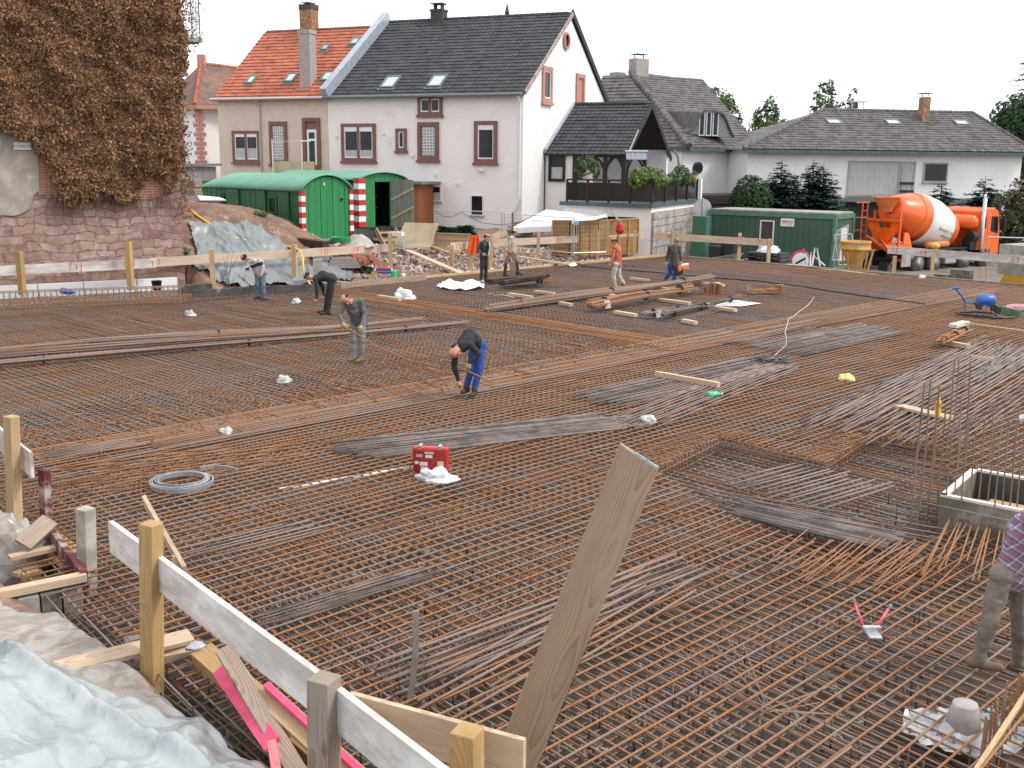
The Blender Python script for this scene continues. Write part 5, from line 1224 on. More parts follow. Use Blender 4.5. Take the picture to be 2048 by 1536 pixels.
a = at(1388, 470, 53.6).xy.to_3d(); b = at(1415, 470, 53.2).xy.to_3d(); zt_ = zat(1400, 432, 53.4); mb = MB(); mb.boxm(frame((a+b)/2+Z*((zt_-.85)/2), b-a), (b-a).length, .5, zt_+.85); lk = thing('green_locker', (a+b)/2, 'narrow green steel locker beside the block wall', 'locker'); mb.build('body', M_sheet, lk); text_obj('lettering', 'I', .3, facing((a+b)/2+Vector((0, -.27, zt_-.5)), b-a, Vector((0, -1, 0))), M_black, lk)
c = at(1405, 415, 56); mp_ = thing('round_sign', c.xy.to_3d()+Z*-.8, 'round traffic sign seen from its grey back above the green locker', 'traffic sign'); mb = MB(); mb.lathe(c, Vector((0, 1, 0)), [(.46, 0), (.46, .02)], 24); mb.build('disc', M_galv, mp_); mb = MB(); mb.tube([c+Vector((0, -.03, .5)), c.xy.to_3d()+Vector((0, -.03, -.8))], .04, 8); mb.build('pole', M_galv, mp_)
# ================================================================== concrete mixer truck
M_or = mat('truck_orange', (.80, .13, .012), .32, .06, 1.5, coat=.3); M_orl = mat('truck_orange_faded', (.75, .20, .06), .5, .12, 4)
hd = R(35); tx = Vector((math.cos(hd), math.sin(hd), 0)); ty = Vector((-tx.y, tx.x, 0))  # forward, left
T0 = at(1742, 548, 52.5).xy.to_3d(); TZ0 = -1.2; T0 = T0+ty*1.15+Vector((1.3, .3, 0))
tr = thing('mixer_truck', T0+tx*4.5+Z*TZ0, 'orange concrete mixer truck with an orange and white drum', 'truck')
TM = frame(T0+Z*TZ0, tx)
def tp(x, y, z): return TM @ Vector((x, y, z))
def tbox(mb, x, y, z, sx, sy, sz): mb.boxm(TM, sx, sy, sz, (x, y, z))
mb = MB(); tbox(mb, 4.4, .42, .95, 8.4, .12, .3); tbox(mb, 4.4, -.42, .95, 8.4, .12, .3); tbox(mb, .35, 0, .75, .12, 2.3, .16); tbox(mb, 4.2, 0, 1.15, 5.8, 2.1, .08); mb.build('chassis', M_black, tr)
M_tyre = mat('tyre', (.06, .058, .055), .85, .2, 6); M_rim = mat('rim', (.34, .33, .31), .5, .2, 5, metal=.5)
for x in (1.75, 3.12, 5.75, 7.6):
    for s_ in (-1, 1):
        c = tp(x, s_*1.08, .53); t_ = MB(); t_.lathe(c-ty*.17, ty, [(.32, 0), (.47, .0), (.53, .05), (.54, .17), (.53, .29), (.47, .34), (.32, .34)], 28); wh = t_.build('wheel', M_tyre, tr, smooth=True)
        r_ = MB(); o_ = ty*s_; conc = x < 4
        r_.lathe(c+o_*.18, -o_, [(.33, 0), (.31, .02), (.27, .10 if conc else .03), (.16, .12 if conc else .02), (.14, .02 if conc else -.03), (.02, .02 if conc else -.04)], 20); r_.build('rim', M_rim, wh, smooth=True)
for x in (1.75, 3.12):
    for s_ in (-1, 1):
        mb = MB()
        for k in range(9):
            a0, a1 = math.pi*(.14+.72*k/9), math.pi*(.14+.72*(k+1)/9)
            mb.prism([tp(x+.68*math.cos(a0), s_*1.1-.2, .53+.66*math.sin(a0)), tp(x+.68*math.cos(a1), s_*1.1-.2, .53+.66*math.sin(a1)), tp(x+.68*math.cos(a1), s_*1.1+.2, .53+.66*math.sin(a1)), tp(x+.68*math.cos(a0), s_*1.1+.2, .53+.66*math.sin(a0))], Z*.02)
        mb.build('mudguard', M_conc, tr)
for s_ in (-1, 1): mb = MB(); tbox(mb, .72, s_*1.2, .72, .75, .06, .6); mb.build('mudguard', M_conc, tr)
mb = MB(); tbox(mb, 4.5, -1.0, .7, .95, .55, .6); tk = mb.build('fuel_tank', M_galv, tr, bevel=.08)
# drum: axis tilts up to the rear
da = tp(6.2, 0, 1.85); db = tp(.75, 0, 3.2); dx_ = (da-db).normalized(); DL = (da-db).length
prof = [(.62, 0), (.70, .05), (.88, .5), (1.10, 1.15), (1.17, 1.5), (1.27, 1.9), (1.33, 2.4), (1.33, 3.2), (1.15, 4.1), (.95, 4.85), (.62, 5.3), (.2, DL)]
def dseg(name, h0, h1, m):
    def rad(h):
        for (r0, a), (r1, b) in zip(prof, prof[1:]):
            if a <= h <= b: return r0+(r1-r0)*(h-a)/(b-a)
        return prof[-1][0]
    hs = [h0]+[h for r_, h in prof if h0 < h < h1]+[h1]; mb = MB(); mb.lathe(db, dx_, [(rad(h), h) for h in hs], 40); return mb.build(name, m, tr, smooth=True)
M_drumw = mat('drum_white', (.80, .80, .78), .3, .04, 2, coat=.3)
dseg('drum', 0.0, 1.9, M_or); dw_ = dseg('drum_band', 1.901, 4.15, M_drumw); dseg('drum_front', 4.151, DL, M_or)
mb = MB(); mb.lathe(db, dx_, [(1.17, 1.42), (1.205, 1.44), (1.205, 1.5), (1.18, 1.52)], 40); mb.build('drum_ring', M_orl, tr)
# lettering on the drum, upside down as it stands
nrm = (-ty*.93-Z*.36).normalized(); side = dx_; nrm = (nrm-side*nrm.dot(side)).normalized()
for body, h_, off in (('Schöner', 3.35, .16), ('für Leistung', 3.15, -.10)):
    pc = db+dx_*h_+nrm*1.2; upd = nrm.cross(side); pc = pc+upd*(-off)
    pc = db+dx_*h_+(pc-db-dx_*h_).normalized()*1.345
    n2 = (pc-db-dx_*h_).normalized(); text_obj('lettering', body, .27, facing(pc+n2*.03, -side, n2), mat('drum_letters', (.10, .11, .10), .6), dw_)
# hopper, chutes, rear frame
mb = MB(); hc = tp(.45, 0, 3.85); mb.lathe(hc-Z*.75, Z, [(.28, 0), (.40, .25), (.62, .62), (.70, .72), (.66, .72), (.45, .4)], 18); mb.build('hopper', M_orl, tr)
mb = MB(); tbox(mb, .62, .75, 2.2, .12, .1, 1.9); tbox(mb, .62, -.75, 2.2, .12, .1, 1.9)
for s_ in (-1, 1): mb.prism([tp(.35, s_*.95, 2.75), tp(.35, s_*.95, 2.35), tp(.45, s_*.3, 1.55), tp(.5, s_*.12, 1.7), tp(.4, s_*.42, 2.6)], tx*.08)
mb.prism([tp(.3, -.98, 2.62), tp(.3, .98, 2.62), tp(.3, .98, 2.74), tp(.3, -.98, 2.74)], tx*.1); mb.prism([tp(.34, -.9, 2.3), tp(.34, .9, 2.3), tp(.34, .3, 1.6), tp(.34, -.3, 1.6)], tx*.08)
tbox(mb, .95, 0, 1.35, .9, 1.7, .35)
for s_ in (-1, 1): mb.prism([tp(.9, s_*.85, 1.2), tp(1.7, s_*.85, 1.2), tp(1.35, s_*.8, 2.05), tp(1.0, s_*.8, 2.1)], ty*.08)
mb.build('rear_frame', M_or, tr)
def chute(a, b, r, m, name):
    a, b = Vector(a), Vector(b); X, Y, Zz = basis(b-a); mb = MB(); L = (b-a).length; vs = []
    for k in range(2):
        for j in range(9): an = math.pi+math.pi*j/8; vs.append((a if k == 0 else b)+(Y*math.cos(an)+Zz*math.sin(an))*r)
    mb.add(vs, [(j, j+1, 9+j+1, 9+j) for j in range(8)]); o = mb.build(name, m, tr, smooth=True); md = o.modifiers.new('t', 'SOLIDIFY'); md.thickness = .04
chute(tp(.45, .05, 1.95), tp(-.35, -1.15, 1.35), .26, M_or, 'chute'); chute(tp(.30, .75, 1.9), tp(.1, -.75, 1.25), .24, M_or, 'chute')
# ladder at the rear left
mb = MB()
for x in (0, .42): mb.tube([tp(.1+x, 1.15, 1.1), tp(.1+x, 1.15, 3.6)], .035, 6)
for k in range(6): mb.tube([tp(.1, 1.15, 1.3+.36*k), tp(.52, 1.15, 1.3+.36*k)], .022, 6)
mb.tube([tp(-.15, 1.35, 3.5), tp(.9, 1.35, 3.5)], .03, 6); mb.tube([tp(-.15, 1.35, 2.75), tp(.75, 1.35, 2.75)], .03, 6); mb.tube([tp(-.15, 1.3, 2.1), tp(.35, 1.3, 2.1)], .05, 6); mb.build('ladder', M_or, tr)
mb = MB(); mb.tube([tp(2.3, -1.2, 1.45), tp(4.1, -1.2, 1.45)], .15, 10); mb.build('hose_tube', M_orl, tr, smooth=True)
mb = MB(); mb.tube([tp(-.12, -1.15, .35), tp(-.12, 1.15, .35)], .06, 8); mb.bar(tp(.4, -.8, .9), tp(-.1, -.8, .35), .06, .06); mb.bar(tp(.4, .8, .9), tp(-.1, .8, .35), .06, .06); mb.build('underrun_bar', M_surround, tr)
for s_ in (-1, 1): mb = MB(); tbox(mb, .28, s_*1.0, .75, .06, .42, .13); mb.build('rear_light', M_red, tr)
for s_ in (-1, 1): mb = MB(); tbox(mb, -.25, s_*.6, .45, .03, .5, .45); mb.build('mud_flap', M_black, tr)
# water tank, cab
mb = MB(); mb.tube([tp(6.35, -1.05, 2.5), tp(6.35, 1.05, 2.5)], [.36, .36], 18); mb.ell(tp(6.35, -1.05, 2.5), (.36, .2, .36)); mb.build('water_tank', M_or, tr, smooth=True)
mb = MB()
sec = [(6.85, 1.0), (6.85, 3.05), (7.1, 3.2), (8.2, 3.22), (8.62, 3.0), (8.85, 1.9), (8.9, .75), (8.1, .75), (8.05, 1.0)]
mb.prism([tp(x, -1.2, z_) for x, z_ in sec], ty*2.4); cab = mb.build('cab', M_or, tr, bevel=.05)
mb = MB(); mb.prism([tp(7.95, -1.215, 2.0), tp(8.62, -1.215, 1.85), tp(8.52, -1.215, 2.75), tp(7.95, -1.215, 2.78)], -ty*.01); mb.build('side_window', M_glass, cab); mb = MB(); mb.prism([tp(7.1, -1.215, 2.15), tp(7.45, -1.215, 2.15), tp(7.45, -1.215, 2.75), tp(7.1, -1.215, 2.75)], -ty*.01); mb.build('rear_side_window', M_glass, cab)
mb = MB(); [tbox(mb, 7.72, -1.215, 2.0+.16*k, .2, .02, .07) for k in range(6)]; mb.build('air_slots', M_orl, cab)
mb = MB(); tbox(mb, 8.75, -1.45, 2.35, .1, .18, .75); mb.bar(tp(8.75, -1.2, 2.65), tp(8.75, -1.4, 2.6), .04, .04); mb.build('mirror', M_black, cab)
mb = MB(); tbox(mb, 8.3, 0, .68, 1.1, 2.38, .3); mb.build('bumper', M_gutter, cab, bevel=.03)
mb = MB(); mb.tube([tp(6.95, -1.33, 3.75), tp(6.95, -1.33, 1.15), tp(7.3, -1.33, .75)], .10, 10); mb.tube([tp(6.95, -1.33, 3.4), tp(6.9, -1.33, 3.95)], .06, 8); mb.build('exhaust', M_galv, tr, smooth=True)
mb = MB(); tbox(mb, 6.5, -.9, 1.35, .5, .5, .6); mb.tube([tp(6.3, -1.05, 1.75), tp(6.75, -1.05, 1.75)], .28, 12); mb.build('air_filter', M_black, tr); mb = MB(); tbox(mb, 6.55, -1.15, 2.35, .42, .03, .13); mb.build('plate', M_white, tr)
# ================================================================== concrete bucket, junk by the container
M_yel = mat('bucket_yellow', (.60, .27, .03), .6, .15, 4, dirt=((.45, .36, .24), 2.2, .48)); 
bcX = at(1707, 545, 46.0).xy.to_3d(); bk = thing('concrete_bucket', bcX, 'yellow concrete skip bucket with a funnel bottom standing on the slab edge', 'concrete bucket'); bz = 0.0
s_ = 46/2166; zc = lambda py: zat(1707, py, 46)
b0 = zc(546)
mb = MB(); mb.lathe(bcX+Z*b0, Z, [(.27, 0), (.27, .28), (.36, .55), (.60, 1.0), (.6, 1.01), (.58, 1.01)], 24); fu = mb.build('funnel', M_yel, bk, smooth=True)
mb = MB(); mb.lathe(bcX+Z*b0, Z, [(.62, 1.01), (.66, 1.02), (.66, 1.07), (.64, 1.08), (.64, 1.30), (.66, 1.32), (.66, 1.38), (.6, 1.38), (.56, 1.1)], 28); mb.build('rim', M_yel, bk, smooth=True)
for a in (.6, 2.4, 3.9, 5.5): d = Vector((math.cos(a), math.sin(a), 0)); mb = MB(); mb.bar(bcX+d*.6+Z*(b0+1.05), bcX+d*.45+Z*(b0-.05), .05, .05); mb.build('leg', M_yel, bk)
mb = MB(); d = Vector((.9, -.4, 0)); mb.tube([bcX+d*.75+Z*(b0+1.0), bcX+d*.55+Z*(b0+.0)], .045, 8); mb.build('lever', M_timber_y, bk)
# round no-entry style sign and pallets, bins, wheelbarrow, props
c = at(1601, 522, 50.2); rs = thing('round_traffic_sign', c.xy.to_3d()+Z*-.6, 'round red rimmed traffic sign leaning by the green container', 'traffic sign'); n_ = Vector((-.25, -1, .12)).normalized()
mb = MB(); mb.lathe(c, -n_, [(.50, 0), (.50, .03)], 28); mb.build('rim', mat('sign_red', (.70, .10, .10), .4), rs); mb = MB(); mb.lathe(c+n_*.03, n_, [(.38, -.01), (.38, .01)], 28); mb.build('face', M_white, rs)
Xs = Vector((1, -.25, 0)).normalized(); mb = MB(); mb.bar(c+n_*.05-Xs*.22-Z*.14, c+n_*.05+Xs*.22+Z*.14, .02, .09); mb.build('symbol', M_black, rs)
mb = MB(); c2 = at(1602, 508, 50.6); mb.prism([c2+Vector((-.2, 0, -.15)), c2+Vector((.28, 0, -.15)), c2+Vector((.12, 0, .3))], Vector((0, .03, 0))); tag(mb.build('warning_triangle', mat('sign_red', (.7, .1, .1))), 'red warning triangle standing behind the round traffic sign', 'warning triangle')
pp = at(1535, 525, 49.5).xy.to_3d(); pz = -.75; zt_ = zat(1535, 505, 49.5)
zz = pz; i = 0; plbl = ['lowest grey pallet of the stack before the green container', 'second lowest grey pallet of the stack before the container', 'middle grey pallet of the stack before the green container', 'second highest grey pallet of the stack before the container', 'top grey pallet of the stack with a white bag on it']
M_pallet = mat('pallet_grey', (.10, .095, .09), .9, .3, 5)
while zz < zt_-.12 and i < 5:
    mb = MB(); Mx = frame(pp+Z*zz, cx); hh = min(.26, (zt_-pz)/5); [mb.boxm(Mx, 1.75, .15, .03, (0, -.5+.25*k, hh-.025)) for k in range(5)]; [mb.boxm(Mx, .12, 1.1, hh-.05, (-.8+.8*k, 0, (hh-.05)/2)) for k in range(3)]
    tag(mb.build('pallet', M_pallet), plbl[i], 'pallet', 'pallets stacked before the container'); zz += hh+.004; i += 1
M_film = mat('plastic_film', (.74, .77, .80), .25, .08, 3, spec=.6)
def crease(p):
    d, _ = mnoise.voronoi(p); return min(1.0, (d[1]-d[0])*1.6)
def crumple(name, c, r, label, cat, m=None, seed=1, amp=.35, group=None, nu=26, nv=16):
    mb = MB(); c = Vector(c)
    def f(u, v):
        th = math.pi*.60*v; a = 2*math.pi*u; q = Vector((math.sin(th)*math.cos(a), math.sin(th)*math.sin(a), math.cos(th)))
        k = 1+amp*.8*mnoise.noise(q*1.4+Vector((seed*3.1, 0, 0)))+amp*.28*(crease(q*2.2+Vector((0, seed, 0)))-.5)+amp*.12*(crease(q*5+Vector((seed, 0, 0)))-.5)
        e = 1+.35*v*mnoise.noise(Vector((math.cos(a)*2, math.sin(a)*2, seed)))
        return c+Vector((q.x*r[0]*k*e, q.y*r[1]*k*e, max(.0, (q.z+.3)/1.3*r[2]*k)))
    mb.grid(f, nu, nv); o = mb.build(name, m or M_film, smooth=True); return tag(o, label, cat, group)
crumple('plastic_bag', pp+Z*zz, (.55, .4, .35), 'white plastic bag lying on the top pallet', 'bag', seed=3)
for k, (px, w_, h_, lb) in enumerate(((1432, .55, .95, 'smaller dark wheeled bin in front of the container'), (1460, .7, 1.15, 'larger dark wheeled bin behind the wheelbarrow'))):
    p = at(px, 505, 52.5).xy.to_3d()+Z*-.8; b_ = thing('waste_bin', p, lb, 'bin', 'dark bins by the green container'); mb = MB(); Mx = frame(p, cx); vs = []
    for z_, s2 in ((0, .82), (h_, 1.0)): vs += [Mx @ Vector((x*w_*s2/2, y*w_*s2/2, z_)) for x, y in ((-1, -1), (1, -1), (1, 1), (-1, 1))]
    mb.add(vs, [(0, 1, 2, 3), (4, 5, 6, 7)]+[(i, (i+1) % 4, 4+(i+1) % 4, 4+i) for i in range(4)]); mb.build('body', mat('bin_dark', (.035, .035, .045), .5), b_); mb = MB(); mb.boxm(Mx, w_*1.06, w_*1.08, .07, (0, 0, h_+.04)); mb.build('lid', mat('bin_lid', (.05, .05, .06), .5), b_)
p = at(1455, 520, 48.6).xy.to_3d(); zw = zat(1455, 514, 48.6)-.25
wb2 = thing('wheelbarrow', p+Z*-.8, 'wheelbarrow with a pale tray standing before the dark bins', 'wheelbarrow'); mb = MB(); Mx = frame(p+Z*zw, cx); vs = []
for z_, sx_, sy_ in ((0, .55, .3), (.32, 1.0, .55)): vs += [Mx @ Vector((x*sx_*.62, y*sy_*.62, z_+(.12*x if z_ else 0))) for x, y in ((-1, -1), (1, -1), (1, 1), (-1, 1))]
mb.add(vs, [(0, 1, 2, 3)]+[(i, (i+1) % 4, 4+(i+1) % 4, 4+i) for i in range(4)]); o = mb.build('tray', mat('barrow_tray', (.42, .36, .27), .7, .2), wb2); md = o.modifiers.new('t', 'SOLIDIFY'); md.thickness = .02
mb = MB(); [mb.tube([Mx @ Vector((.9, y, .2)), Mx @ Vector((-.4, y*.6, -.02)), Mx @ Vector((-.75, 0, -.35))], .02, 6) for y in (-.25, .25)]; [mb.tube([Mx @ Vector((.35, y, 0)), Mx @ Vector((.45, y, -.5))], .02, 6) for y in (-.25, .25)]; mb.build('frame', M_galv, wb2); mb = MB(); mb.lathe(Mx @ Vector((-.75, -.05, -.38)), cy, [(.1, 0), (.2, 0), (.2, .1), (.1, .1)], 16); mb.build('wheel', M_black, wb2)
for k, (x0, y0, x1, y1) in enumerate(((1622, 505, 1620, 532), (1630, 496, 1624, 532), (1634, 497, 1640, 533), (1612, 505, 1614, 532), (1627, 512, 1650, 532))):
    a = at(x1, y1, 49); b = at(x0, y0, 49.3); mb = MB(); mb.tube([a, a.lerp(b, .6)], .045, 7); mb.tube([a.lerp(b, .55), b], .032, 7); mb.boxm(frame(b, Vector((1, 0, 0))), .14, .14, .02)
    tag(mb.build('steel_prop', M_galv), 'steel prop leaning by the container behind the traffic sign', 'prop', 'steel props leaning before the container')
# mesh fence panel right of the container
a = at(1668, 515, 50.8); b = at(1692, 518, 50.2); fpn = thing('mesh_fence_panel', a, 'leaning wire mesh fence panels at the right end of the container', 'fence panel'); mb = MB()
for (q0, q1, q2, q3) in (((1664, 520), (1675, 462), (1697, 450), (1690, 520)), ((1678, 530), (1668, 470), (1703, 468), (1715, 528))):
    P4 = [at(x, y, 50.3) for x, y in (q0, q1, q2, q3)]
    for i in range(4): mb.tube([P4[i], P4[(i+1) % 4]], .025, 6)
    for i in range(1, 10): mb.tube([P4[0].lerp(P4[3], i/10), P4[1].lerp(P4[2], i/10)], .006, 3)
    for i in range(1, 8): mb.tube([P4[0].lerp(P4[1], i/8), P4[3].lerp(P4[2], i/8)], .006, 3)
mb.build('wire_panel', M_galv, fpn)
a = at(1634+45, 545, 48).xy.to_3d()
# ================================================================== things at the right edge behind the slab
M_yel2 = mat('yellow_paint', (.62, .33, .03), .5, .1, 3)
p0 = at(1992, 560, 41).xy.to_3d(); p1 = at(2110, 570, 39.0).xy.to_3d(); dx_r = (p1-p0).normalized(); dn_r = Vector((-dx_r.y, dx_r.x, 0))
zt_ = zat(1995, 488, 41); zm = zat(1995, 547, 41); mb = MB(); mb.prism([p0+Z*zm, p1+Z*zm, p1+Z*(zt_), p0+Z*zt_], dn_r*1.6); eb = thing('element_block', p0+Z*zm, 'grey concrete block lying on a yellow steel stand at the right edge', 'concrete block'); mb.build('block', M_conc, eb)
st_ = thing('steel_stand', p0+Z*-.9, 'yellow steel stand carrying the concrete block', 'stand'); mb = MB(); mb.prism([p0-dx_r*.15+Z*(-.9), p1+Z*-.9, p1+Z*(zm-.01), p0+dx_r*.3+Z*(zm-.01)], dn_r*.15); mb.prism([p0-dx_r*.15+dn_r*1.3+Z*(-.9), p1+dn_r*1.3+Z*-.9, p1+dn_r*1.3+Z*(zm-.01), p0+dx_r*.3+dn_r*1.3+Z*(zm-.01)], dn_r*.15); mb.build('frame', M_yel2, st_)
ra = at(1973, 500, 43); mb = MB(); P_ = [at(1972, 555, 43), at(1977, 474, 43), at(2120, 478, 42)]; mb.tube(P_, .03, 7); mb.tube([at(1975, 520, 43), at(2120, 524, 42)], .02, 6); tag(mb.build('pipe_railing', M_galv), 'thin grey pipe railing in front of the truck cab', 'railing')
# concrete edge: kerb row along the far-right slab edge
mb = MB(); a = ST(-.12, 1.0, 0); b = ST(-.12, 36, 0); mb.bar(a+Z*-.28, b+Z*-.28, .25, .62); tag(mb.build('edge_wall', M_conc_dark), 'low grey concrete edge along the far right side of the slab', 'edge wall')
c = at(1898, 545, 41.5); mb = MB(); mb.boxm(frame(c.xy.to_3d()-Z*.22-V*.5, -V), .75, .35, .95); mb.boxm(frame(c.xy.to_3d()-Z*.28+V*.3, -V), .8, .35, .6); tag(mb.build('concrete_upstand', M_conc_dark), 'dark concrete upstand block on the slab edge before the truck wheels', 'concrete block')
# ================================================================== batter boards (level boards on posts round the pit)
def bb_post(px, y0, y1, Y=None, w=.13, label='', grp='posts of the batter boards', m=None, z0=None, parent=None):
    """post whose top is seen at (px,y0) at height z; base at y1"""
    pass
LTR = []
def board(name, a, b, label, cat='board', grp=None, m=None, h=.3, th=.035, zt=1.0):
    """a,b: pixels of the top edge at height zt"""
    p = G(a[0], a[1], zt); q = G(b[0], b[1], zt); d = (q-p).normalized(); n = Vector((d.y, -d.x, 0))
    if n.y > 0: n = -n
    o = timber(name, p-Z*h/2, q-Z*h/2, th, h, m or M_board_far); tag(o, label, cat, grp); return o, p, q, d, n
def post(px, ytop, ybase, Y, label, w=.13, m=None, grp='posts of the batter boards'):
    a = at(px, ytop, Y); b = a.xy.to_3d()+Z*(zat(px, ybase, Y)); o = timber('wooden_post', b, a, w, w, m or M_timber, up=Vector((RU(-.3, .3), -1, 0)))
    return tag(o, label, 'post', grp)
def letters(parent_line, items, grp=None):
    p, q, d, n, o = parent_line
    for px, s in items:
        c = planept(px, 500, p, n); c = p+d*((c-p).dot(d))+n*.026-Z*.15
        t_ = text_obj('lettering', s, .26, facing(c, d, n), M_redmark, o, depth=.001)
def boardL(name, a, b, label, items, grp, **k):
    o, p, q, d, n = board(name, a, b, label, 'board', grp, **k)
    for px, s in items:
        c = planept(px, 500, p, n); x = (c-p).dot(d); M = facing(p+d*x+n*.021-Z*.15, d, n)
        t_ = text_obj('lettering', s, .27, M, M_redmark, None, depth=.0015); t_.parent = o; t_.matrix_parent_inverse = o.matrix_world.inverted(); t_.matrix_world = M
    return o
bpy.context.view_layer.update()
GB = 'boards of the batter frame'
boardL('batter_board', (-70, 535), (311, 517), 'grey board marked J and M in front of the stone wall', [(155, 'I J'), (256, 'I M'), (303, 'I')], GB, m=M_board_white)
boardL('batter_board', (300, 516), (785, 487), 'long pale board marked H G F before the grey tarpaulin', [(316, 'I'), (585, 'I H'), (648, 'I G'), (712, 'I F')], GB)
boardL('batter_board', (901, 486), (985, 479), 'short pale board marked E beside the man in the black jacket', [(916, 'I E'), (976, 'D')], GB)
boardL('batter_board', (986, 479), (1288, 465), 'pale board marked B and A in front of the wooden fence screens', [(1116, 'C'), (1165, 'I B'), (1276, 'A')], GB)
boardL('batter_board', (1309, 465), (1546, 479), 'pale board in front of the green site container', [(1336, '18'), (1515, '17'), (1537, '16')], GB)
boardL('batter_board', (1776, 492), (2110, 517), 'grey board marked 15 and 14 in front of the mixer truck wheels', [(1791, 'I 5'), (1848, 'I 4'), (2034, 'I 3')], GB, m=M_board_white)
for px, y0, y1, Yb, lb in ((38, 503, 590, 31.9, 'orange post at the left frame edge before the stone wall'), (256, 483, 580, 33.5, 'orange post before the stone wall beside the letter M'), (423, 498, 582, 35.0, 'wooden post standing before the grey tarpaulin'), (588, 489, 572, 37.9, 'wooden post beside the letter H, with the yellow hose behind it'), (780, 466, 555, 41.2, 'wooden post beside the wooden wagon steps, at the end of the board with F'),
        (903, 490, 535, 42.4, 'wooden post under the letter E'), (941, 474, 544, 42.9, 'wooden post that carries the orange vest'), (981, 470, 540, 43.6, 'wooden post right behind the man in the black jacket'), (1077, 463, 525, 45.1, 'wooden post beside the temporary fence, right of the man in rubber boots'), (1196, 460, 521, 47.3, 'wooden post in front of the panel screen, left of the man in red'), (1270, 462, 516, 48.8, 'wooden post at the right end of the board with A'),
        (1346, 460, 512, 49.2, 'wooden post behind the man with the chainsaw'), (1480, 466, 522, 47.4, 'wooden post with a red cloth tied to it'), (1539, 478, 530, 46.3, 'wooden post in front of the pallet stack'), (1790, 512, 546, 42.7, 'wooden post beside the yellow concrete bucket, under the first number'), (1868, 500, 553, 41.3, 'wooden post with a yellow cap in front of the truck wheels'), (1964, 535, 556, 39.9, 'short wooden post beside the pipe railing at the truck front')):
    post(px, y0, y1, Yb-.12, lb, w=.17 if px < 1000 else .13, m=M_timber_y if px < 300 else M_timber)
c = at(1871, 492, 41.2); mb = MB(); mb.ell(c, (.17, .17, .13)); tag(mb.build('plastic_cover', mat('cap_yellow', (.75, .5, .03), .4), smooth=True), 'yellow plastic cap on a post before the truck', 'cap')
c = at(1482, 480, 47.2); mb = MB(); mb.grid(lambda u, v: c+Vector(((u-.5)*.26*(1-.25*v), -.02+.05*math.sin(u*14), -.42*v+.16)), 16, 8); tag(mb.build('red_cloth', M_red), 'red cloth hanging on the post before the container', 'cloth')
M_orv = mat('vest_orange', (.90, .14, .02), .6, .1, 8); c = at(949, 487, 42.6); mb = MB(); mb.grid(lambda u, v: c+Vector(((u-.5)*(.35+.25*v), .05*math.sin(u*17+v*3), -.75*v+.33)), 18, 10); o = tag(mb.build('orange_vest', M_orv), 'orange high visibility vest hanging on a post', 'vest'); md = o.modifiers.new('t', 'SOLIDIFY'); md.thickness = .03
# formwork along the far-left edge
def kerb(a, b, h, w, m, label, z0=-.12, name='edge_board', grp='formwork boards along the far slab edge'):
    p = G(a[0], a[1], z0+h); q = G(b[0], b[1], z0+h); mb = MB(); d = (q-p).normalized(); n = Vector((-d.y, d.x, 0))
    o = timber(name, p-Z*h/2+n*w/2, q-Z*h/2+n*w/2, w, h, m); return tag(o, label, 'board', grp)
M_formdark = mat('form_panel_dark', (.10, .09, .085), .7, .3, 3, dirt=((.28, .26, .24), 2.0, .58))
kerb((385, 580), (655, 567), .36, .08, M_formdark, 'dark stained form panel at the foot of the grey tarpaulin')
kerb((682, 566), (852, 550), .30, .06, M_timber_grey, 'grey weathered form board left of the yellow edge timber')
kerb((852, 552), (1100, 529), .20, .1, M_timber, 'fresh yellow edge timber behind the standing men')
kerb((1100, 529), (1330, 508), .20, .1, M_timber, 'fresh yellow edge timber in front of the panel screens')
kerb((1570, 528), (1655, 537), .12, .3, M_timber, 'yellow timber on the edge in front of the round sign')
kerb((1640, 537), (1752, 549), .12, .3, M_timber, 'yellow timber on the edge below the concrete bucket')
p = G(395, 580, .1); mb = MB(); mb.boxm(frame(p-Z*.1+Vector((-.1, .3, 0)), U), .9, .3, .5); tag(mb.build('form_block', M_formdark), 'dark shuttering block at the end of the rebar cage', 'block')
# ================================================================== yellow hose, tarpaulin on the bank
M_hose = mat('hose_yellow', (.78, .52, .06), .4, .08, 5)
def onbank(px, py, off=.05):
    v = ray(px, py).normalized(); o = Vector((0, 0, CAMH)); k = 12.0
    while k < 120:
        p = o+v*k
        if p.z <= terrain(p.x, p.y)+.02: break
        k += .05
    return p+Z*off
hp = [onbank(x, y, .08) for x, y in ((362, 410), (395, 436), (430, 460), (470, 480), (510, 490), (545, 496), (580, 498))]
hp += [at(598, 500, 37.6), at(605, 515, 37.4), at(607, 540, 37.2), at(612, 556, 36.5), at(625, 575, 36.2), at(640, 572, 36.5)]
mb = MB(); mb.tube(hp, .045, 7); tag(mb.build('yellow_hose', M_hose, smooth=True), 'yellow hose running down the earth bank over the tarpaulin', 'hose')
M_tarp = mat('tarpaulin_grey', (.23, .255, .26), .36, .12, 1.5, dirt=((.16, .175, .175), 1.2, .55), spec=.5)
TP = [(378, 452), (400, 446), (440, 452), (495, 450), (535, 475), (600, 520), (690, 565), (640, 575), (560, 574), (470, 580), (385, 582), (398, 520)]
tq = [st(onbank(*p)) for p in TP]
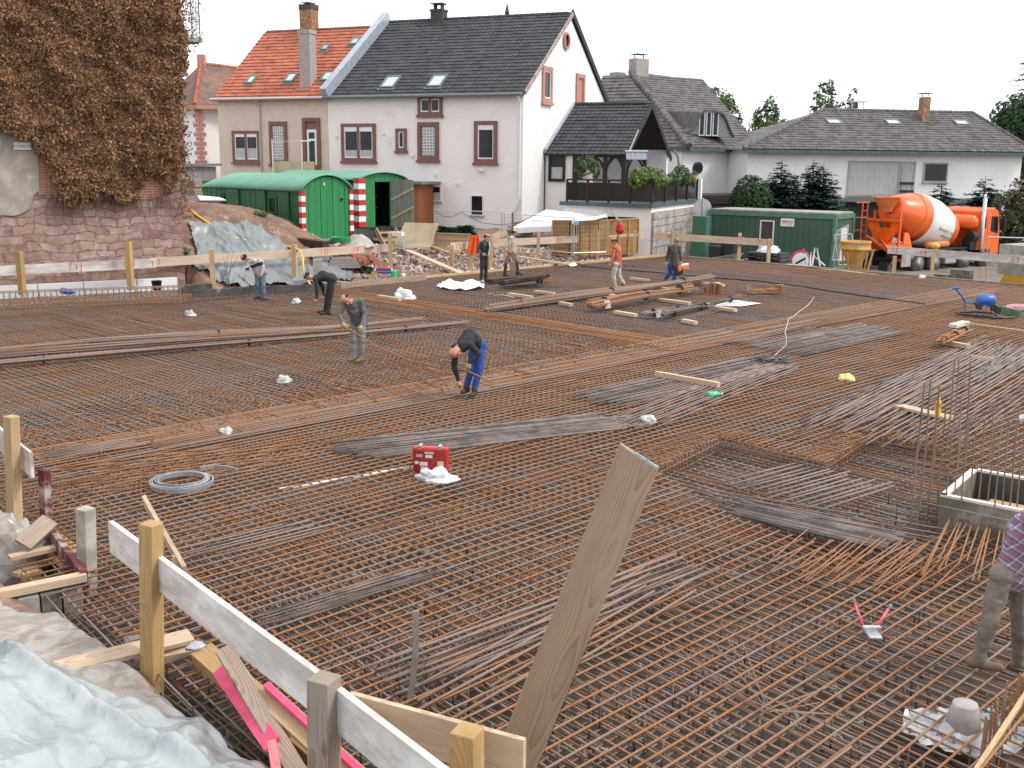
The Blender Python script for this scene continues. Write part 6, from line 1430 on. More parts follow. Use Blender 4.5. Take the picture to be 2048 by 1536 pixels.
def tarp(poly, name, label, seed, thick=.10, fold=.16, res=110, lift=.10, m=None):
    s0 = min(p[0] for p in poly); s1 = max(p[0] for p in poly); t0 = min(p[1] for p in poly); t1 = max(p[1] for p in poly); mb = MB(); vid = {}; vs = []; fs = []
    N_ = res
    def P(i, j):
        if (i, j) in vid: return vid[(i, j)]
        s = s0+(s1-s0)*i/N_; t = t0+(t1-t0)*j/N_; p = ST(s, t); w = Vector((p.x*.55+seed, p.y*.55, 0))
        ds = mnoise.noise(w)*1.2; r1 = 1-abs(mnoise.noise(Vector((s*1.5+ds*2, t*.45, seed)))*2); r2 = 1-abs(mnoise.noise(Vector((s*3.1+ds*3, t*1.6+ds, seed+4)))*2)
        z = terrain(p.x, p.y)+lift+fold*max(0, r1)**2+fold*.5*max(0, r2)**2+fold*.45*crease(Vector(((s+t)*.8+ds, (s-t)*2.2, seed)))
        vid[(i, j)] = len(vs); vs.append(Vector((p.x, p.y, z))); return vid[(i, j)]
    for i in range(N_):
        for j in range(N_):
            s = s0+(s1-s0)*(i+.5)/N_; t = t0+(t1-t0)*(j+.5)/N_; e = .16*mnoise.noise(Vector((s*2, t*2, seed+9)))
            if inpoly((s+e, t+e), poly): fs.append((P(i, j), P(i+1, j), P(i+1, j+1), P(i, j+1)))
    mb.add(vs, fs); o = mb.build(name, m or M_tarp, smooth=True); return tag(o, label, 'tarpaulin')
tarp(tq, 'grey_tarpaulin', 'large grey wrinkled tarpaulin covering the earth bank', 3.0, fold=.13, lift=.05)
tq2 = [st(onbank(*p)) for p in ((610, 500), (640, 498), (690, 540), (715, 556), (690, 568), (650, 560))]
tarp(tq2, 'grey_tarpaulin', 'small grey crumpled tarpaulin piece behind the man in black', 8.0, fold=.13, lift=.05, res=50)
# ================================================================== near formwork and batter boards, bottom left
GN_ = 'posts of the near formwork'
def P1(px, py, z): return G(px, py, z)
boardL('batter_board', (-80, 792), (62, 904), 'pale cement stained board at the left frame edge behind the tall post', [], GB, m=M_board_white)
boardL('batter_board', (221, 1041), (648, 1352), 'white cement stained board between the two near yellow posts', [], GB, m=M_board_white, th=.05)
boardL('batter_board', (660, 1362), (935, 1572), 'near grey board with paint splashes behind the brown post', [], GB, m=M_board_white, th=.05)
boardL('cross_board', (700, 1384), (1050, 1478), 'pale board running from the brown post to the near corner post', [], GB, m=M_timber_pale, zt=.98, h=.28, th=.04)
q = G(300, 1100, 1.0); tagp = lambda *a: None
def npost(px, ytop, ybase, Y, w, m, label, lean=0.0):
    a = at(px, ytop, Y); zb = zat(px+lean, ybase, Y); b = at(px+lean, ybase, Y)
    o = timber('wooden_post', b, a, w, w, m, up=Vector((-.45, -1, 0)), bevel=.008); return tag(o, label, 'post', GN_)
Yp1 = G(302, 1101, 1.0).y-.14; npost(302, 1046, 1385, Yp1, .14, M_timber_y, 'yellow square post in front of the white cement stained board', 3)
Yp2 = G(648, 1353, 1.0).y-.16; npost(648, 1354, 1800, Yp2, .155, M_timber_grey, 'brown square post at the joint of the two near boards', 2)
Yp3 = G(935, 1480, .99).y-.05; npost(934, 1459, 1900, Yp3, .15, M_timber_y, 'yellow square post at the near corner by the leaning plank', 2)
Yp0 = G(40, 890, 1.0).y-.14; npost(22, 832, 1152, Yp0, .125, M_timber, 'tall yellow post at the left frame edge beside the plastic bundle', 12)
M_formred = mat('form_red', (.16, .03, .03), .6, .2, 4, dirt=((.42, .36, .35), 4.0, .5))
a = at(88, 938, 11.9); b = at(93, 1046, 11.9); tag(timber('wooden_post', b, a, .10, .10, M_formred, up=(-.5, -1, 0)), 'dark red stained post at the end of the red form board', 'post', GN_)
p = G(94, 1046, .12); q = G(168, 1142, .12); tag(timber('form_board', p-Z*.17, q-Z*.17, .07, .34, M_formred), 'dark red form board with cement remains along the slab edge', 'board')
M_spat = mat('post_cement', (.50, .47, .42), .9, .2, 5, bmp=.6, dirt=((.30, .27, .24), 3, .5))
a = at(171, 1016, 10.4); b = at(176, 1200, 10.4); tag(timber('wooden_post', b, a, .145, .145, M_spat, up=(-.5, -1, 0), bevel=.012), 'cement crusted square post beside the white board', 'post', GN_)
# block wall with pale timber
pa = G(-60, 1212, .0); pb = G(162, 1166, .0); d = (pb-pa).normalized(); L = (pb-pa).length; nb = 5; bw = thing('block_row', (pa+pb)/2-Z*.4, 'row of grey concrete blocks closing the slab recess', 'block row')
for k in range(nb): mb = MB(); mb.boxm(frame(pa+d*(L*(k+.5)/nb)-Z*.2, d), L/nb-.02, .18, .38); mb.build('block', M_conc_dark if k % 2 else M_conc, bw)
tag(timber('batten', pa+Z*.06, pb+Z*.06+d*.05, .12, .08, M_timber_pale), 'pale batten lying on the row of concrete blocks', 'batten')
tag(timber('plank', G(82, 1070, -.12), G(158, 1128, -.12), .34, .06, M_timber_y), 'yellow plank lying inside the red form board', 'plank')
tag(timber('batten', G(18, 1116, .0), G(122, 1093, .0), .11, .05, M_timber_pale), 'pale batten nailed to the tall post at the left', 'batten')
tag(timber('batten', G(30, 1150, -.2), G(100, 1120, -.2), .10, .05, M_timber), 'short batten in the dark recess beside the tall post', 'batten')
tag(timber('wood_block', G(44, 1158, -.15), G(80, 1150, -.15), .1, .12, M_timber_y), 'small yellow wood block in the dark recess', 'wood block')
a = at(100, 1040, 11.2); b = at(45, 1090, 10.8); tag(timber('plank', a, b, .2, .04, M_timber_grey, up=(.2, -1, .6)), 'weathered broken plank leaning on the red form board', 'plank')
# slanted brace behind the white board
a = at(290, 1003, 9.9); b = at(372, 1145, 9.1); tag(timber('brace_board', a, b, .04, .17, M_timber_pale, up=(0, -.5, 1)), 'slanted pale board behind the yellow post and the white board', 'board')
a = at(352, 1110, 9.2); b = at(354, 1128, 9.2); tag(timber('wood_peg', b-Z*.2, a, .06, .06, M_timber_pale, up=(0, -1, 0)), 'small pale peg behind the slanted board', 'peg')
# big leaning plank in the middle
pb_ = at(985, 1640, 6.05); pt_ = at(1279, 911, 6.0); upv = Vector((-.10, -1, .10)).normalized()
M_plank = wood('plank_face', (.40, .30, .215), (.26, .175, .115), grain=.8, rnd_obj=0, dirt=((.36, .28, .21), 1.6, .55))
X_, Y_, Z_ = basis(pt_-pb_, upv); pl = timber('leaning_plank', pb_, pt_, .262, .055, M_plank, up=upv, bevel=.006, endcut=.0); tag(pl, 'big leaning weathered plank in the middle of the foreground', 'plank')
me = pl.data
for v_ in me.vertices:
    if v_.co.x > .5: v_.co.x += v_.co.y*.22
mb = MB(); Lp = (pt_-pb_).length
Mloc = pl.matrix_world
def pend(y, z): return Mloc @ Vector((Lp+y*.22+.003, y, z))
mb.add([pend(-.13, -.022), pend(.03, -.022), pend(.03, .022), pend(-.13, .022)], [(0, 1, 2, 3)]); bp_ = mb.build('blue_paint_mark', mat('blue_chalk', (.22, .45, .60), .8, .3, 30)); bp_.parent = pl; bp_.matrix_parent_inverse = pl.matrix_world.inverted()
mb = MB(); Lp2 = Lp*.62; sgn = -1
mb.add([Mloc @ Vector((x, -.1385, z)) for x, z in ((.2, -.02), (Lp2, -.02), (Lp2*.9, .02), (.2, .02))], [(0, 1, 2, 3)]); o = mb.build('pink_paint_mark', mat('pink_spray_faint', (.62, .30, .28), .8, .2, 8)); o.parent = pl; o.matrix_parent_inverse = pl.matrix_world.inverted()
# planks behind the near boards
M_pink = mat('pink_spray', (.85, .10, .22), .7, .12, 6); M_pinkw = wood('timber_pink', (.80, .30, .28), (.75, .18, .22), dirt=((.66, .45, .25), 1.2, .5))
tag(timber('beam', at(405, 1308, 8.35), at(700, 1560, 6.6), .20, .12, M_timber_y, up=(0, -.3, 1)), 'long yellow beam lying below the white board', 'beam')
tag(timber('beam', at(412, 1300, 8.5), at(500, 1395, 7.8), .12, .1, M_timber_y, up=(0, -.3, 1)), 'short yellow beam end beside the small foil', 'beam')
tag(timber('plank', at(440, 1338, 7.75), at(545, 1490, 6.75), .035, .13, M_pink, up=(.9, -.55, .3)), 'bright pink sprayed board on edge beside the grey strut', 'plank')
tag(timber('plank', at(462, 1330, 7.9), at(560, 1480, 6.9), .16, .05, M_timber, up=(0, -.4, 1)), 'yellow plank beside the bright pink board', 'plank')
tag(timber('strut', at(448, 1300, 7.7), at(604, 1560, 6.5), .13, .07, M_timber_grey, up=(0, -.6, 1)), 'grey brown strut running down past the pink board', 'strut')
tag(timber('plank', at(520, 1380, 7.3), at(716, 1560, 6.35), .17, .05, M_timber, up=(0, -.5, 1)), 'yellow plank with a pink sprayed edge left of the brown post', 'plank')
q_ = bpy.data.objects[-1] if 0 else None
tag(timber('batten', at(533, 1372, 7.25), at(729, 1552, 6.3), .05, .06, M_pink, up=(0, -.5, 1)), 'thin pink sprayed batten along the yellow plank left of the brown post', 'batten')
tag(timber('plank', at(545, 1490, 6.6), at(556, 1560, 6.3), .06, .10, M_pinkw, up=(0, -.6, 1)), 'short pink sprayed plank end above the plastic sheet', 'plank')
tag(timber('plank', at(112, 1338, 7.9), at(382, 1272, 8.6), .17, .045, M_timber_pale, up=(0, -.3, 1)), 'pale cracked plank lying across the plastic sheet', 'plank')
tag(timber('batten', at(270, 1322, 8.35), at(408, 1296, 8.55), .12, .07, M_timber_pale, up=(0, -.2, 1)), 'pale batten beside the yellow post under the cracked plank', 'batten')
tag(timber('beam', at(250, 1288, 9.2), at(330, 1270, 9.3), .12, .1, M_conc, up=(0, 0, 1)), 'short grey beam behind the cracked plank', 'beam')
crumple('foil_scrap', at(392, 1290, 8.35)-Z*.03, (.09, .07, .06), 'small silver foil scrap on the yellow beam', 'foil', mat('foil', (.6, .6, .62), .2, .2, 6, metal=.6), seed=5)
# ================================================================== plastic sheets on the near embankment
def sheetmat(name, c, alpha_tint):
    m, n, l, b = nt(name); v = mapping(n, l, (1, 1, 1)); t = noise_t(n, l, v, 1.6, 6, .65); r = ramp(n, [(.35, alpha_tint), (.65, c)]); l.new(t.outputs['Fac'], r.inputs[0]); l.new(r.outputs[0], b.inputs['Base Color']); b.inputs['Roughness'].default_value = .28; b.inputs['Specular IOR Level'].default_value = .55
    nz = noise_t(n, l, v, 2.5, 3, .6); va = n.new('ShaderNodeVectorMath'); va.operation = 'MULTIPLY_ADD'; va.inputs[1].default_value = (.35, .35, .35); l.new(nz.outputs['Color'], va.inputs[0]); l.new(v, va.inputs[2])
    hs = []
    for sc__, wt in ((3.2, 1.0), (8.5, .45)):
        vo = n.new('ShaderNodeTexVoronoi'); vo.feature = 'F1'; vo.inputs['Scale'].default_value = sc__; l.new(va.outputs[0], vo.inputs['Vector']); ml = n.new('ShaderNodeMath'); ml.operation = 'MULTIPLY'; ml.inputs[1].default_value = wt/sc__*3; l.new(vo.outputs['Distance'], ml.inputs[0]); hs.append(ml.outputs[0])
    ad = n.new('ShaderNodeMath'); l.new(hs[0], ad.inputs[0]); l.new(hs[1], ad.inputs[1]); bump(n, l, b, ad.outputs[0], .55, .07); b.inputs['Roughness'].default_value = .22; return m
M_sheet1 = sheetmat('plastic_sheet', (.41, .445, .455), (.29, .325, .33)); M_sheet2 = sheetmat('plastic_sheet_dusty', (.42, .385, .345), (.31, .27, .23))
def hit(px, py):
    v = ray(px, py); k = 3.0; o = Vector((0, 0, CAMH))
    while k < 60:
        p = o+v*k
        if p.z <= terrain(p.x, p.y)+.06: break
        k += .03
    return st(p)
RA = st(G(0, 1345, .3)); RB = st(G(520, 1575, .4)); _l = math.hypot(RB[0]-RA[0], RB[1]-RA[1]); RN = ((RB[1]-RA[1])/_l, -(RB[0]-RA[0])/_l)
def sheet(bnd, smax, trange, name, label, seed, fold, lift, m, N=(150, 120), extra=0.0):
    hb = sorted([(h[1], h[0]) for h in (st(G(*p)) for p in bnd)]); ts = [h[0] for h in hb]; ss = [h[1] for h in hb]
    def smin(t): return float(np.interp(t, ts, ss))
    def f(u, v):
        t = trange[0]+(trange[1]-trange[0])*u; s0 = smin(t)+.05*mnoise.noise(Vector((t*6, seed, 0))); s = s0+(smax-s0)*v**1.25; p = ST(s, t)
        w = mnoise.noise(Vector((s*.5, t*.5, seed)))*1.2; aa = (s*.8+t*.6); bb = (-s*.6+t*.8)
        big = mnoise.noise(Vector((aa*.35, bb*.8+w, seed))); f1 = crease(Vector((aa*.38+w*.6, bb*1.1+w*.4, seed))); f2 = crease(Vector((aa*1.3+w, bb*2.4, seed+5))); f3 = crease(Vector((aa*3.5, bb*5.0+w, seed+9)))
        z = terrain(p.x, p.y)+lift+fold*(.8*big+.60*f1+.42*f2+.16*f3)+extra*.11*(math.exp(-((s-RA[0])*RN[0]+(t-RA[1])*RN[1])**2/.006)+.6*math.exp(-((s-RA[0]-.35)*RN[0]+(t-RA[1]-.1)*RN[1]+.25*w*.3)**2/.012))
        z -= lift*.9*max(0, 1-v*9)
        return Vector((p.x, p.y, z))
    mb = MB(); mb.grid(f, *N); o = mb.build(name, m, smooth=True); return tag(o, label, 'plastic sheet')
sheet([(-260, 1170, .0), (-60, 1196, .0), (0, 1204, .0), (50, 1240, .0), (130, 1240, .0), (190, 1268, .0), (235, 1312, .0), (290, 1352, .0), (320, 1400, .0), (420, 1470, .0), (520, 1560, .0)], 37.9, (17.5, 24.5), 'dusty_plastic_sheet', 'dusty plastic sheet on the bank beside the exposed rusty bars', 2.0, .11, .05, M_sheet2)
sheet([(-300, 1260, .22), (-60, 1305, .22), (0, 1322, .22), (130, 1350, .22), (240, 1378, .25), (310, 1378, .25), (420, 1410, .25), (480, 1465, .25), (560, 1540, .25), (640, 1640, .3), (800, 1900, .3)], 41.5, (18.6, 31.0), 'clear_plastic_sheet', 'large bluish white plastic sheet covering the near embankment', 11.0, .17, .16, M_sheet1, N=(300, 200), extra=1.0)
crumple('plastic_bundle', at(20, 1085, 11.2).xy.to_3d()+Z*-.5, (.40, .42, .85), 'crumpled translucent plastic bundle behind the tall post', 'plastic sheet', M_sheet2, seed=9, amp=.38, nu=40, nv=26)
for k in range(14):        # grass tuft
    pass
mb = MB(); g0_ = at(8, 1330, 8.2)
for k in range(60): p = g0_+Vector((RU(-.35, .2), RU(-.2, .2), -.15)); q = p+Vector((RU(-.1, .12), RU(-.1, .1), RU(.15, .38))); mb.add([p-Vector((.006, 0, 0)), p+Vector((.006, 0, 0)), q], [(0, 1, 2)])
tag(mb.build('grass_tuft', mat('grass_green', (.10, .16, .04), .7, .3, 5), fix=False), 'grass tuft at the left frame edge on the plastic sheet', 'grass')
# ================================================================== small things lying on the mesh
# red tool case
c = G(862, 943, .02); tc = thing('tool_case', c, 'open standing red tool case with pale labels', 'tool case'); cxx = Vector((1, -.12, 0)).normalized(); cn2 = Vector((-.12, -1, .0)).normalized(); CM = frame(c, cxx, Z)
sc_ = c.y/2166; cw = 74*sc_*1.02; chh = 52*sc_*1.05; M_case = mat('case_red', (.55, .035, .035), .35, .08, 3)
mb = MB(); mb.boxm(CM, cw, .13, chh, (0, 0, chh/2)); mb.build('body', M_case, tc, bevel=.02)
mb = MB(); mb.boxm(CM, cw*.88, .02, chh*.84, (0, -.07, chh/2)); mb.boxm(CM, cw*.45, .035, chh*.5, (-cw*.08, -.075, chh*.34)); mb.build('lid_relief', mat('case_red_dark', (.36, .02, .025), .4, .08, 3), tc, bevel=.008)
def lab(x0, y0, x1, y1, m, n_='label'): mb = MB(); mb.boxm(CM, cw*(x1-x0), .006, chh*(y1-y0), (cw*((x0+x1)/2-.5), -.096, chh*(1-(y0+y1)/2))); return mb.build(n_, m, tc)
M_lab = mat('label_pale', (.72, .70, .66), .6, .1, 20); lab(.12, .25, .30, .36, mat('label_grey', (.40, .42, .36), .6)); lab(.38, .26, .58, .38, M_lab); lab(.22, .55, .44, .70, M_lab); l2 = lab(.25, .74, .46, .88, M_lab); lab(.72, .5, .90, .82, mat('label_cream', (.75, .62, .42), .6)); lab(.08, .52, .19, .64, M_lab); lab(.36, .14, .62, .22, mat('label_pink', (.8, .5, .45), .6))
mb = MB(); [mb.boxm(CM, cw*.09, .14, .05, (x*cw, 0, chh)) for x in (-.29, .27)]; mb.build('latch', M_galv, tc)
mb = MB(); mb.bar(CM @ Vector((-.15, -.1, -.02)), CM @ Vector((.0, -.1, -.02)), .05, .05); mb.build('handle', M_case, tc)
crumple('crumpled_film', G(874, 962, .0), (.26, .16, .17), 'crumpled clear film lying in front of the red tool case', 'film', seed=4, amp=.6, nu=30, nv=18)
# coil of galvanised strip
c = G(365, 968, .02); rr_ = 66*c.y/2166; co = thing('strip_coil', c, 'coil of galvanised steel strip lying flat on the mesh', 'steel coil'); mb = MB()
pts = []
for turn in range(5):
    R_ = rr_*(1.0-.06*turn); off = Vector((RU(-.03, .03), RU(-.03, .03), 0)); ring = []
    for k in range(61):
        a = 6.283*k/60; ring.append(c+off+Vector((math.cos(a)*R_, math.sin(a)*R_*.98, .0)))
    vs = [p+Z*(z_+.006*turn) for p in ring for z_ in (.0, .06)]; mb.add(vs, [(2*k, 2*k+2, 2*k+3, 2*k+1) for k in range(60)])
e = [G(400, 942, .02), G(430, 938, .02), G(455, 941, .02), G(476, 946, .02)]; vs = [p+Z*z_ for p in e for z_ in (0, .06)]; mb.add(vs, [(2*k, 2*k+2, 2*k+3, 2*k+1) for k in range(3)])
o = mb.build('strip', M_galv, co, fix=False); md = o.modifiers.new('t', 'SOLIDIFY'); md.thickness = .018
mb = MB(); mb.tint = .8; mb.tube([G(326, 946, .0), at(313, 908, G(326, 946).y), at(388, 906, G(390, 930).y), G(391, 928, .0)], .011, 6); tag(mb.build('rebar_bracket', M_rebar, tint=True, fix=False), 'rusty bent bar bracket standing behind the steel coil', 'bar')
# upright flat strip
a = G(820, 1400, 0); b = at(832, 1222, a.y-.05); mb = MB(); mb.bar(a, a.lerp(b, .5)+Vector((.02, 0, 0)), .006, .05, (1, 0, 0)); mb.bar(a.lerp(b, .5)+Vector((.02, 0, 0)), b, .006, .05, (1, 0, 0)); tag(mb.build('steel_strip', M_galv), 'upright grey flat steel strip in the near mesh', 'steel strip')
# white dashed strip under the bars
mb = MB(); a = G(560, 978, -.1); b = G(832, 932, -.1); mb.bar(a, b, .09, .01); tag(mb.build('white_strip', M_white), 'white strip lying under the bars left of the tool case', 'strip')
# timbers lying about
def lie(name, a, b, w, h, m, label, z=.03, cat='timber', grp=None, **k): o = timber(name, G(*a, z+h/2), G(*b, z+h/2), w, h, m, **k); return tag(o, label, cat, grp)
GT = 'squared timbers lying on the mesh'
lie('squared_timber', (1312, 747), (1438, 770), .10, .10, M_timber_pale, 'long pale squared timber beside the green bottle', grp=GT)
pk = lie('plank', (1798, 812), (1900, 836), .24, .05, M_timber_pale, 'pale plank carrying the juice bottle', cat='plank')
lie('squared_timber', (757, 593), (800, 599), .16, .1, M_timber_pale, 'squared timber ending under the white bag', grp=GT)
lie('squared_timber', (1018, 588), (1064, 595), .14, .09, M_timber_pale, 'left squared timber of the pair behind the bundles', grp=GT)
lie('squared_timber', (1070, 583), (1109, 588), .14, .09, M_timber_pale, 'right squared timber of the pair behind the bundles', grp=GT)
lie('squared_timber', (1261, 557), (1298, 561), .14, .09, M_timber_pale, 'squared timber behind the man in red', grp=GT)
BG = 'bundles of bars on timbers'
lie('squared_timber', (1120, 606), (1143, 610), .15, .09, M_timber_pale, 'bearer under the front end of the longest bar bundle', grp=GT)
lie('squared_timber', (1215, 590), (1256, 596), .15, .09, M_timber_pale, 'bearer under the middle of the longest bar bundle', grp=GT)
lie('squared_timber', (1290, 574), (1378, 582), .15, .09, M_timber_pale, 'bearer under the far end of the longest bar bundle', grp=GT)
lie('squared_timber', (1356, 562), (1448, 571), .15, .09, M_timber_pale, 'long thin bearer behind the far bundle end', grp=GT)
lie('squared_timber', (1230, 624), (1272, 631), .15, .09, M_timber_pale, 'bearer under the left end of the orange bundle', grp=GT)
lie('squared_timber', (1318, 599), (1380, 607), .15, .09, M_timber_pale, 'bearer under the right end of the orange bundle', grp=GT)
lie('squared_timber', (1366, 641), (1392, 646), .15, .09, M_timber_pale, 'bearer under the near end of the pale bundle', grp=GT)
lie('squared_timber', (1424, 614), (1472, 621), .15, .09, M_timber_pale, 'bearer under the far end of the pale bundle', grp=GT)
M_dkr = mat('wire_rusty', (.06, .045, .04), .7)
def bundle(a, b, z0, z1, rad, n, tint, label, r=.016, droop=.12, m=None, tagp=None):
    p = G(*a, 0)+Z*z0; q = G(*b, 0)+Z*z1; d = (q-p).normalized(); nn = Vector((-d.y, d.x, 0)); o = thing('bar_bundle', p, label, 'bar bundle', BG); mb = MB()
    for k in range(n):
        an = RU(0, 6.28); rr = rad*math.sqrt(RU(0, 1)); ox = nn*(math.cos(an)*rr*1.5)+Z*(math.sin(an)*rr*.7+rad*.6); mb.tint = min(1, max(0, tint+RU(-.15, .15))); ph = RU(-.1, .1)
        pts = [p.lerp(q, i/8)+ox*(1+.3*math.sin(i*.8+ph*9))-Z*droop*math.sin(math.pi*i/8)*RU(.6, 1.2)+d*ph*(1 if i in (0, 8) else 0) for i in range(9)]
        mb.tube(pts, r, 5)
    mb.build('bars', m or M_rebar_far, o, fix=False, tint=True)
    for u in (.12, .5, .85):
        mb = MB(); c = p.lerp(q, u)+Z*(rad*.55-droop*math.sin(math.pi*u)); mb.lathe(c-d*.01, d, [(rad*1.12, 0), (rad*1.12, .015)], 10); mb.build('tie_wire', M_dkr, o)
    if tagp: mb = MB(); c = p.lerp(q, tagp); mb.bar(c+Vector((.05, -rad*1.6, rad*1.2)), c+Vector((.1, -rad*1.7, -.05)), .005, .16, (1, 0, 0)); mb.build('label_tag', M_white, o)
    return o
bundle((975, 625), (1420, 568), .03, .16, .13, 34, .38, 'longest brown bar bundle behind the orange one', .016, 0)
bundle((1180, 627), (1385, 588), .16, .14, .15, 34, .62, 'orange rusty bar bundle with a white tag', .017, -.02, tagp=.12)
bundle((1290, 640), (1418, 622), .12, .10, .10, 16, .25, 'pale brown bar bundle beside the white sheet', .014, 0, tagp=.15)
bundle((1325, 645), (1480, 606), .14, .14, .09, 14, .05, 'grey bar bundle ending on the white sheet', .016, 0)
bundle((-60, 742), (930, 654), .05, .05, .08, 14, .3, 'long thin flat bar bundle in front of the first one at the left', .012, 0)
bundle((-60, 726), (842, 656), .06, .08, .16, 40, .42, 'long thick brown bar bundle behind the man in grey', .014, 0)
# dark steel pieces near the boots
o = thing('steel_profiles', G(1050, 565), 'heap of dark rusty steel profiles behind the man in the black jacket', 'steel heap'); mb = MB()
M_dkrust = mat('dark_rust', (.075, .045, .032), .8, .35, 4)
for k in range(5): a = G(1000+k*2, 568-k, .1+.1*k*.5); b = G(1085+k*3, 556-k*1.2, .22+.05*k); mb.bar(a, b, .16, .1)
mb.bar(G(975, 562, .12), G(1030, 556, .12), .3, .12); mb.bar(G(1076, 566, .0), at(1076, 552, 37), .1, .1); mb.bar(G(1083, 566, .0), at(1083, 552, 37), .08, .08)
mb.build('profiles', M_dkrust, o); mb = MB()
for k in range(8): a = G(1080, 558, .15); mb.tint = RU(.3, .9); mb.tube([a, at(1098+RU(-4, 6), 550+RU(0, 14), 37.5)], .03, 5)
mb.build('bar_ends', M_rebar_far, o, tint=True)
# stirrup heaps
c = G(1427, 588, .0); o = thing('stirrup_heap', c, 'round heap of rusty stirrups with a white tag', 'stirrups'); mb = MB()
for k in range(34):
    x = RU(-.27, .27); h_ = .36*math.sqrt(max(.05, 1-(x/.33)**2)); mb.tint = RU(.45, 1); w_ = .22; y = RU(-.05, .05); mb.tube([c+Vector((x, -w_+y, 0)), c+Vector((x+RU(-.04, .04), -w_+y, h_)), c+Vector((x+RU(-.04, .04), w_+y, h_)), c+Vector((x, w_+y, 0))], .012, 4)
mb.build('stirrups', M_rebar_far, o, tint=True, fix=False); mb = MB(); mb.boxm(frame(c+Vector((.1, -.1, .38)), Vector((1, -.3, 0))), .14, .1, .02); mb.build('label_tag', M_white, o)
c = G(1525, 588, .0); o = thing('stirrup_heap', c, 'flat heap of bent rusty bars with an open end at the left', 'stirrups'); mb = MB()
for k in range(20): mb.tint = RU(.4, 1); a = c+Vector((RU(-.55, -.2), RU(-.2, .2), RU(0, .15))); b = c+Vector((RU(.3, .75), RU(-.2, .2), RU(.03, .22))); mb.tube([a, b], .018, 5)
for k in range(6): mb.tint = RU(.1, .4); a = c+Vector((-.55, 0, 0)); mb.tube([a, a+Vector((RU(-.35, .3), RU(-.2, .2), RU(.18, .38)))], .02, 5)
for k in range(10): mb.tint = RU(.6, 1); a = c+Vector((.5+RU(-.1, .1), RU(-.1, .1), 0)); mb.tube([a, a+Vector((RU(-.1, .1), 0, .3)), a+Vector((.15, .1, .3))], .018, 5)
mb.build('bars', M_rebar_far, o, tint=True, fix=False)
# white sheets lying flat
def flat(pix, name, label, m, seed, amp=.06):
    c = [G(*p, .03) for p in pix]; n = len(c); cc = sum(c, Vector())/n; mb = MB(); vs = [cc+Z*amp]; rings = 5
    for r_ in range(1, rings+1):
        for i in range(n*4):
            a = c[i//4]; b = c[(i//4+1) % n]; p = a.lerp(b, (i % 4)/4); q = cc.lerp(p, r_/rings); vs.append(q+Z*(amp*abs(mnoise.noise(Vector((q.x*2.5, q.y*2.5, seed))))*2))
    k = n*4; fs = [(0, 1+i, 1+(i+1) % k) for i in range(k)]+[(1+(r_-1)*k+i, 1+r_*k+i, 1+r_*k+(i+1) % k, 1+(r_-1)*k+(i+1) % k) for r_ in range(1, rings) for i in range(k)]
    mb.add(vs, fs); o = mb.build(name, m, smooth=True); return tag(o, label, 'sheet')
M_paper = mat('white_sheet', (.86, .86, .85), .6, .03, 3)
flat([(873, 573), (889, 563), (930, 567), (969, 571), (968, 578), (930, 581), (890, 579)], 'white_sheet', 'white wrinkled sheet lying in front of the man in the black jacket', M_paper, 1, .12)
flat([(1412, 607), (1475, 601), (1523, 607), (1480, 613), (1440, 612)], 'white_sheet', 'flat white sheet under the grey bar bundle', M_paper, 2, .01)
flat([(1136, 530), (1150, 527), (1154, 531), (1140, 534)], 'white_sheet', 'small white scrap by the yellow edge timber', M_paper, 5, .06)
for (px, py, r_, lb, sd_) in ((809, 598, .3, 'white bag at the end of a squared timber', 2), (568, 764, .14, 'small pale plastic scrap left of the bending man in black', 3), (380, 632, .15, 'grey plastic scrap at the end of the rebar cage', 4), (592, 607, .14, 'grey plastic scrap between the two workers at the back left', 6), (452, 868, .1, 'grey plastic scrap above the steel coil', 7), (1295, 846, .13, 'grey cloth scrap beside the skew grey bars', 8), (1844, 556, .12, 'small white scrap by the far right slab edge', 13), (2045, 842, .1, 'pale scrap at the right frame edge above the shaft', 14)):
    crumple('plastic_scrap', G(px, py, .0), (r_, r_*.8, r_*1.05), lb, 'scrap', mat('scrap_grey', (.55, .57, .56), .4, .15, 9) if sd_ not in (2, 13) else M_film, seed=sd_, amp=.5)
crumple('yellow_scrap', G(1692, 760, .0), (.16, .12, .13), 'yellow and white paper packet on the mesh', 'packet', mat('packet_yellow', (.80, .72, .22), .5, .1, 6), seed=21, amp=.3)
# green bottle, juice bottle, blue bottle, bucket
def bottle(c, ax, L, r, m1, m2, label, name):
    o = thing(name, c, label, 'bottle'); mb = MB(); mb.lathe(c, ax, [(r*.8, 0), (r, .02), (r, L*.62), (r*.45, L*.82), (r*.38, L*.94)], 14); mb.build('body', m1, o, smooth=True); mb = MB(); mb.lathe(Vector(c)+Vector(ax).normalized()*L*.94, ax, [(r*.42, 0), (r*.42, L*.06)], 12); mb.build('cap', m2, o); return o
M_bgreen = mat('bottle_green', (.05, .55, .25), .15, .1, 4, spec=.8)
bottle(G(1416, 790, .05), Vector((.9, .35, .0)), .30, .06, M_bgreen, M_white, 'green plastic bottle lying beside the long timber', 'green_bottle')
cj = G(1875, 829, .09); jb = bottle(cj, Z, .33, .048, mat('juice_yellow', (.85, .52, .02), .15, .05, 5), M_red, 'yellow juice bottle standing on the pale plank', 'juice_bottle'); mb = MB(); mb.lathe(cj+Z*.13, Z, [(.0495, 0), (.0495, .07)], 14); mb.build('label', mat('juice_label', (.85, .35, .05), .4, .3, 14), jb)
c = at(122, 581, 31.2); bottle(c, Vector((1, -.25, -.1)), .5, .09, mat('bottle_blue', (.05, .13, .55), .3), mat('bottle_blue2', (.2, .3, .7)), 'blue bottle lying on the rebar cage by the foam panels', 'blue_bottle')
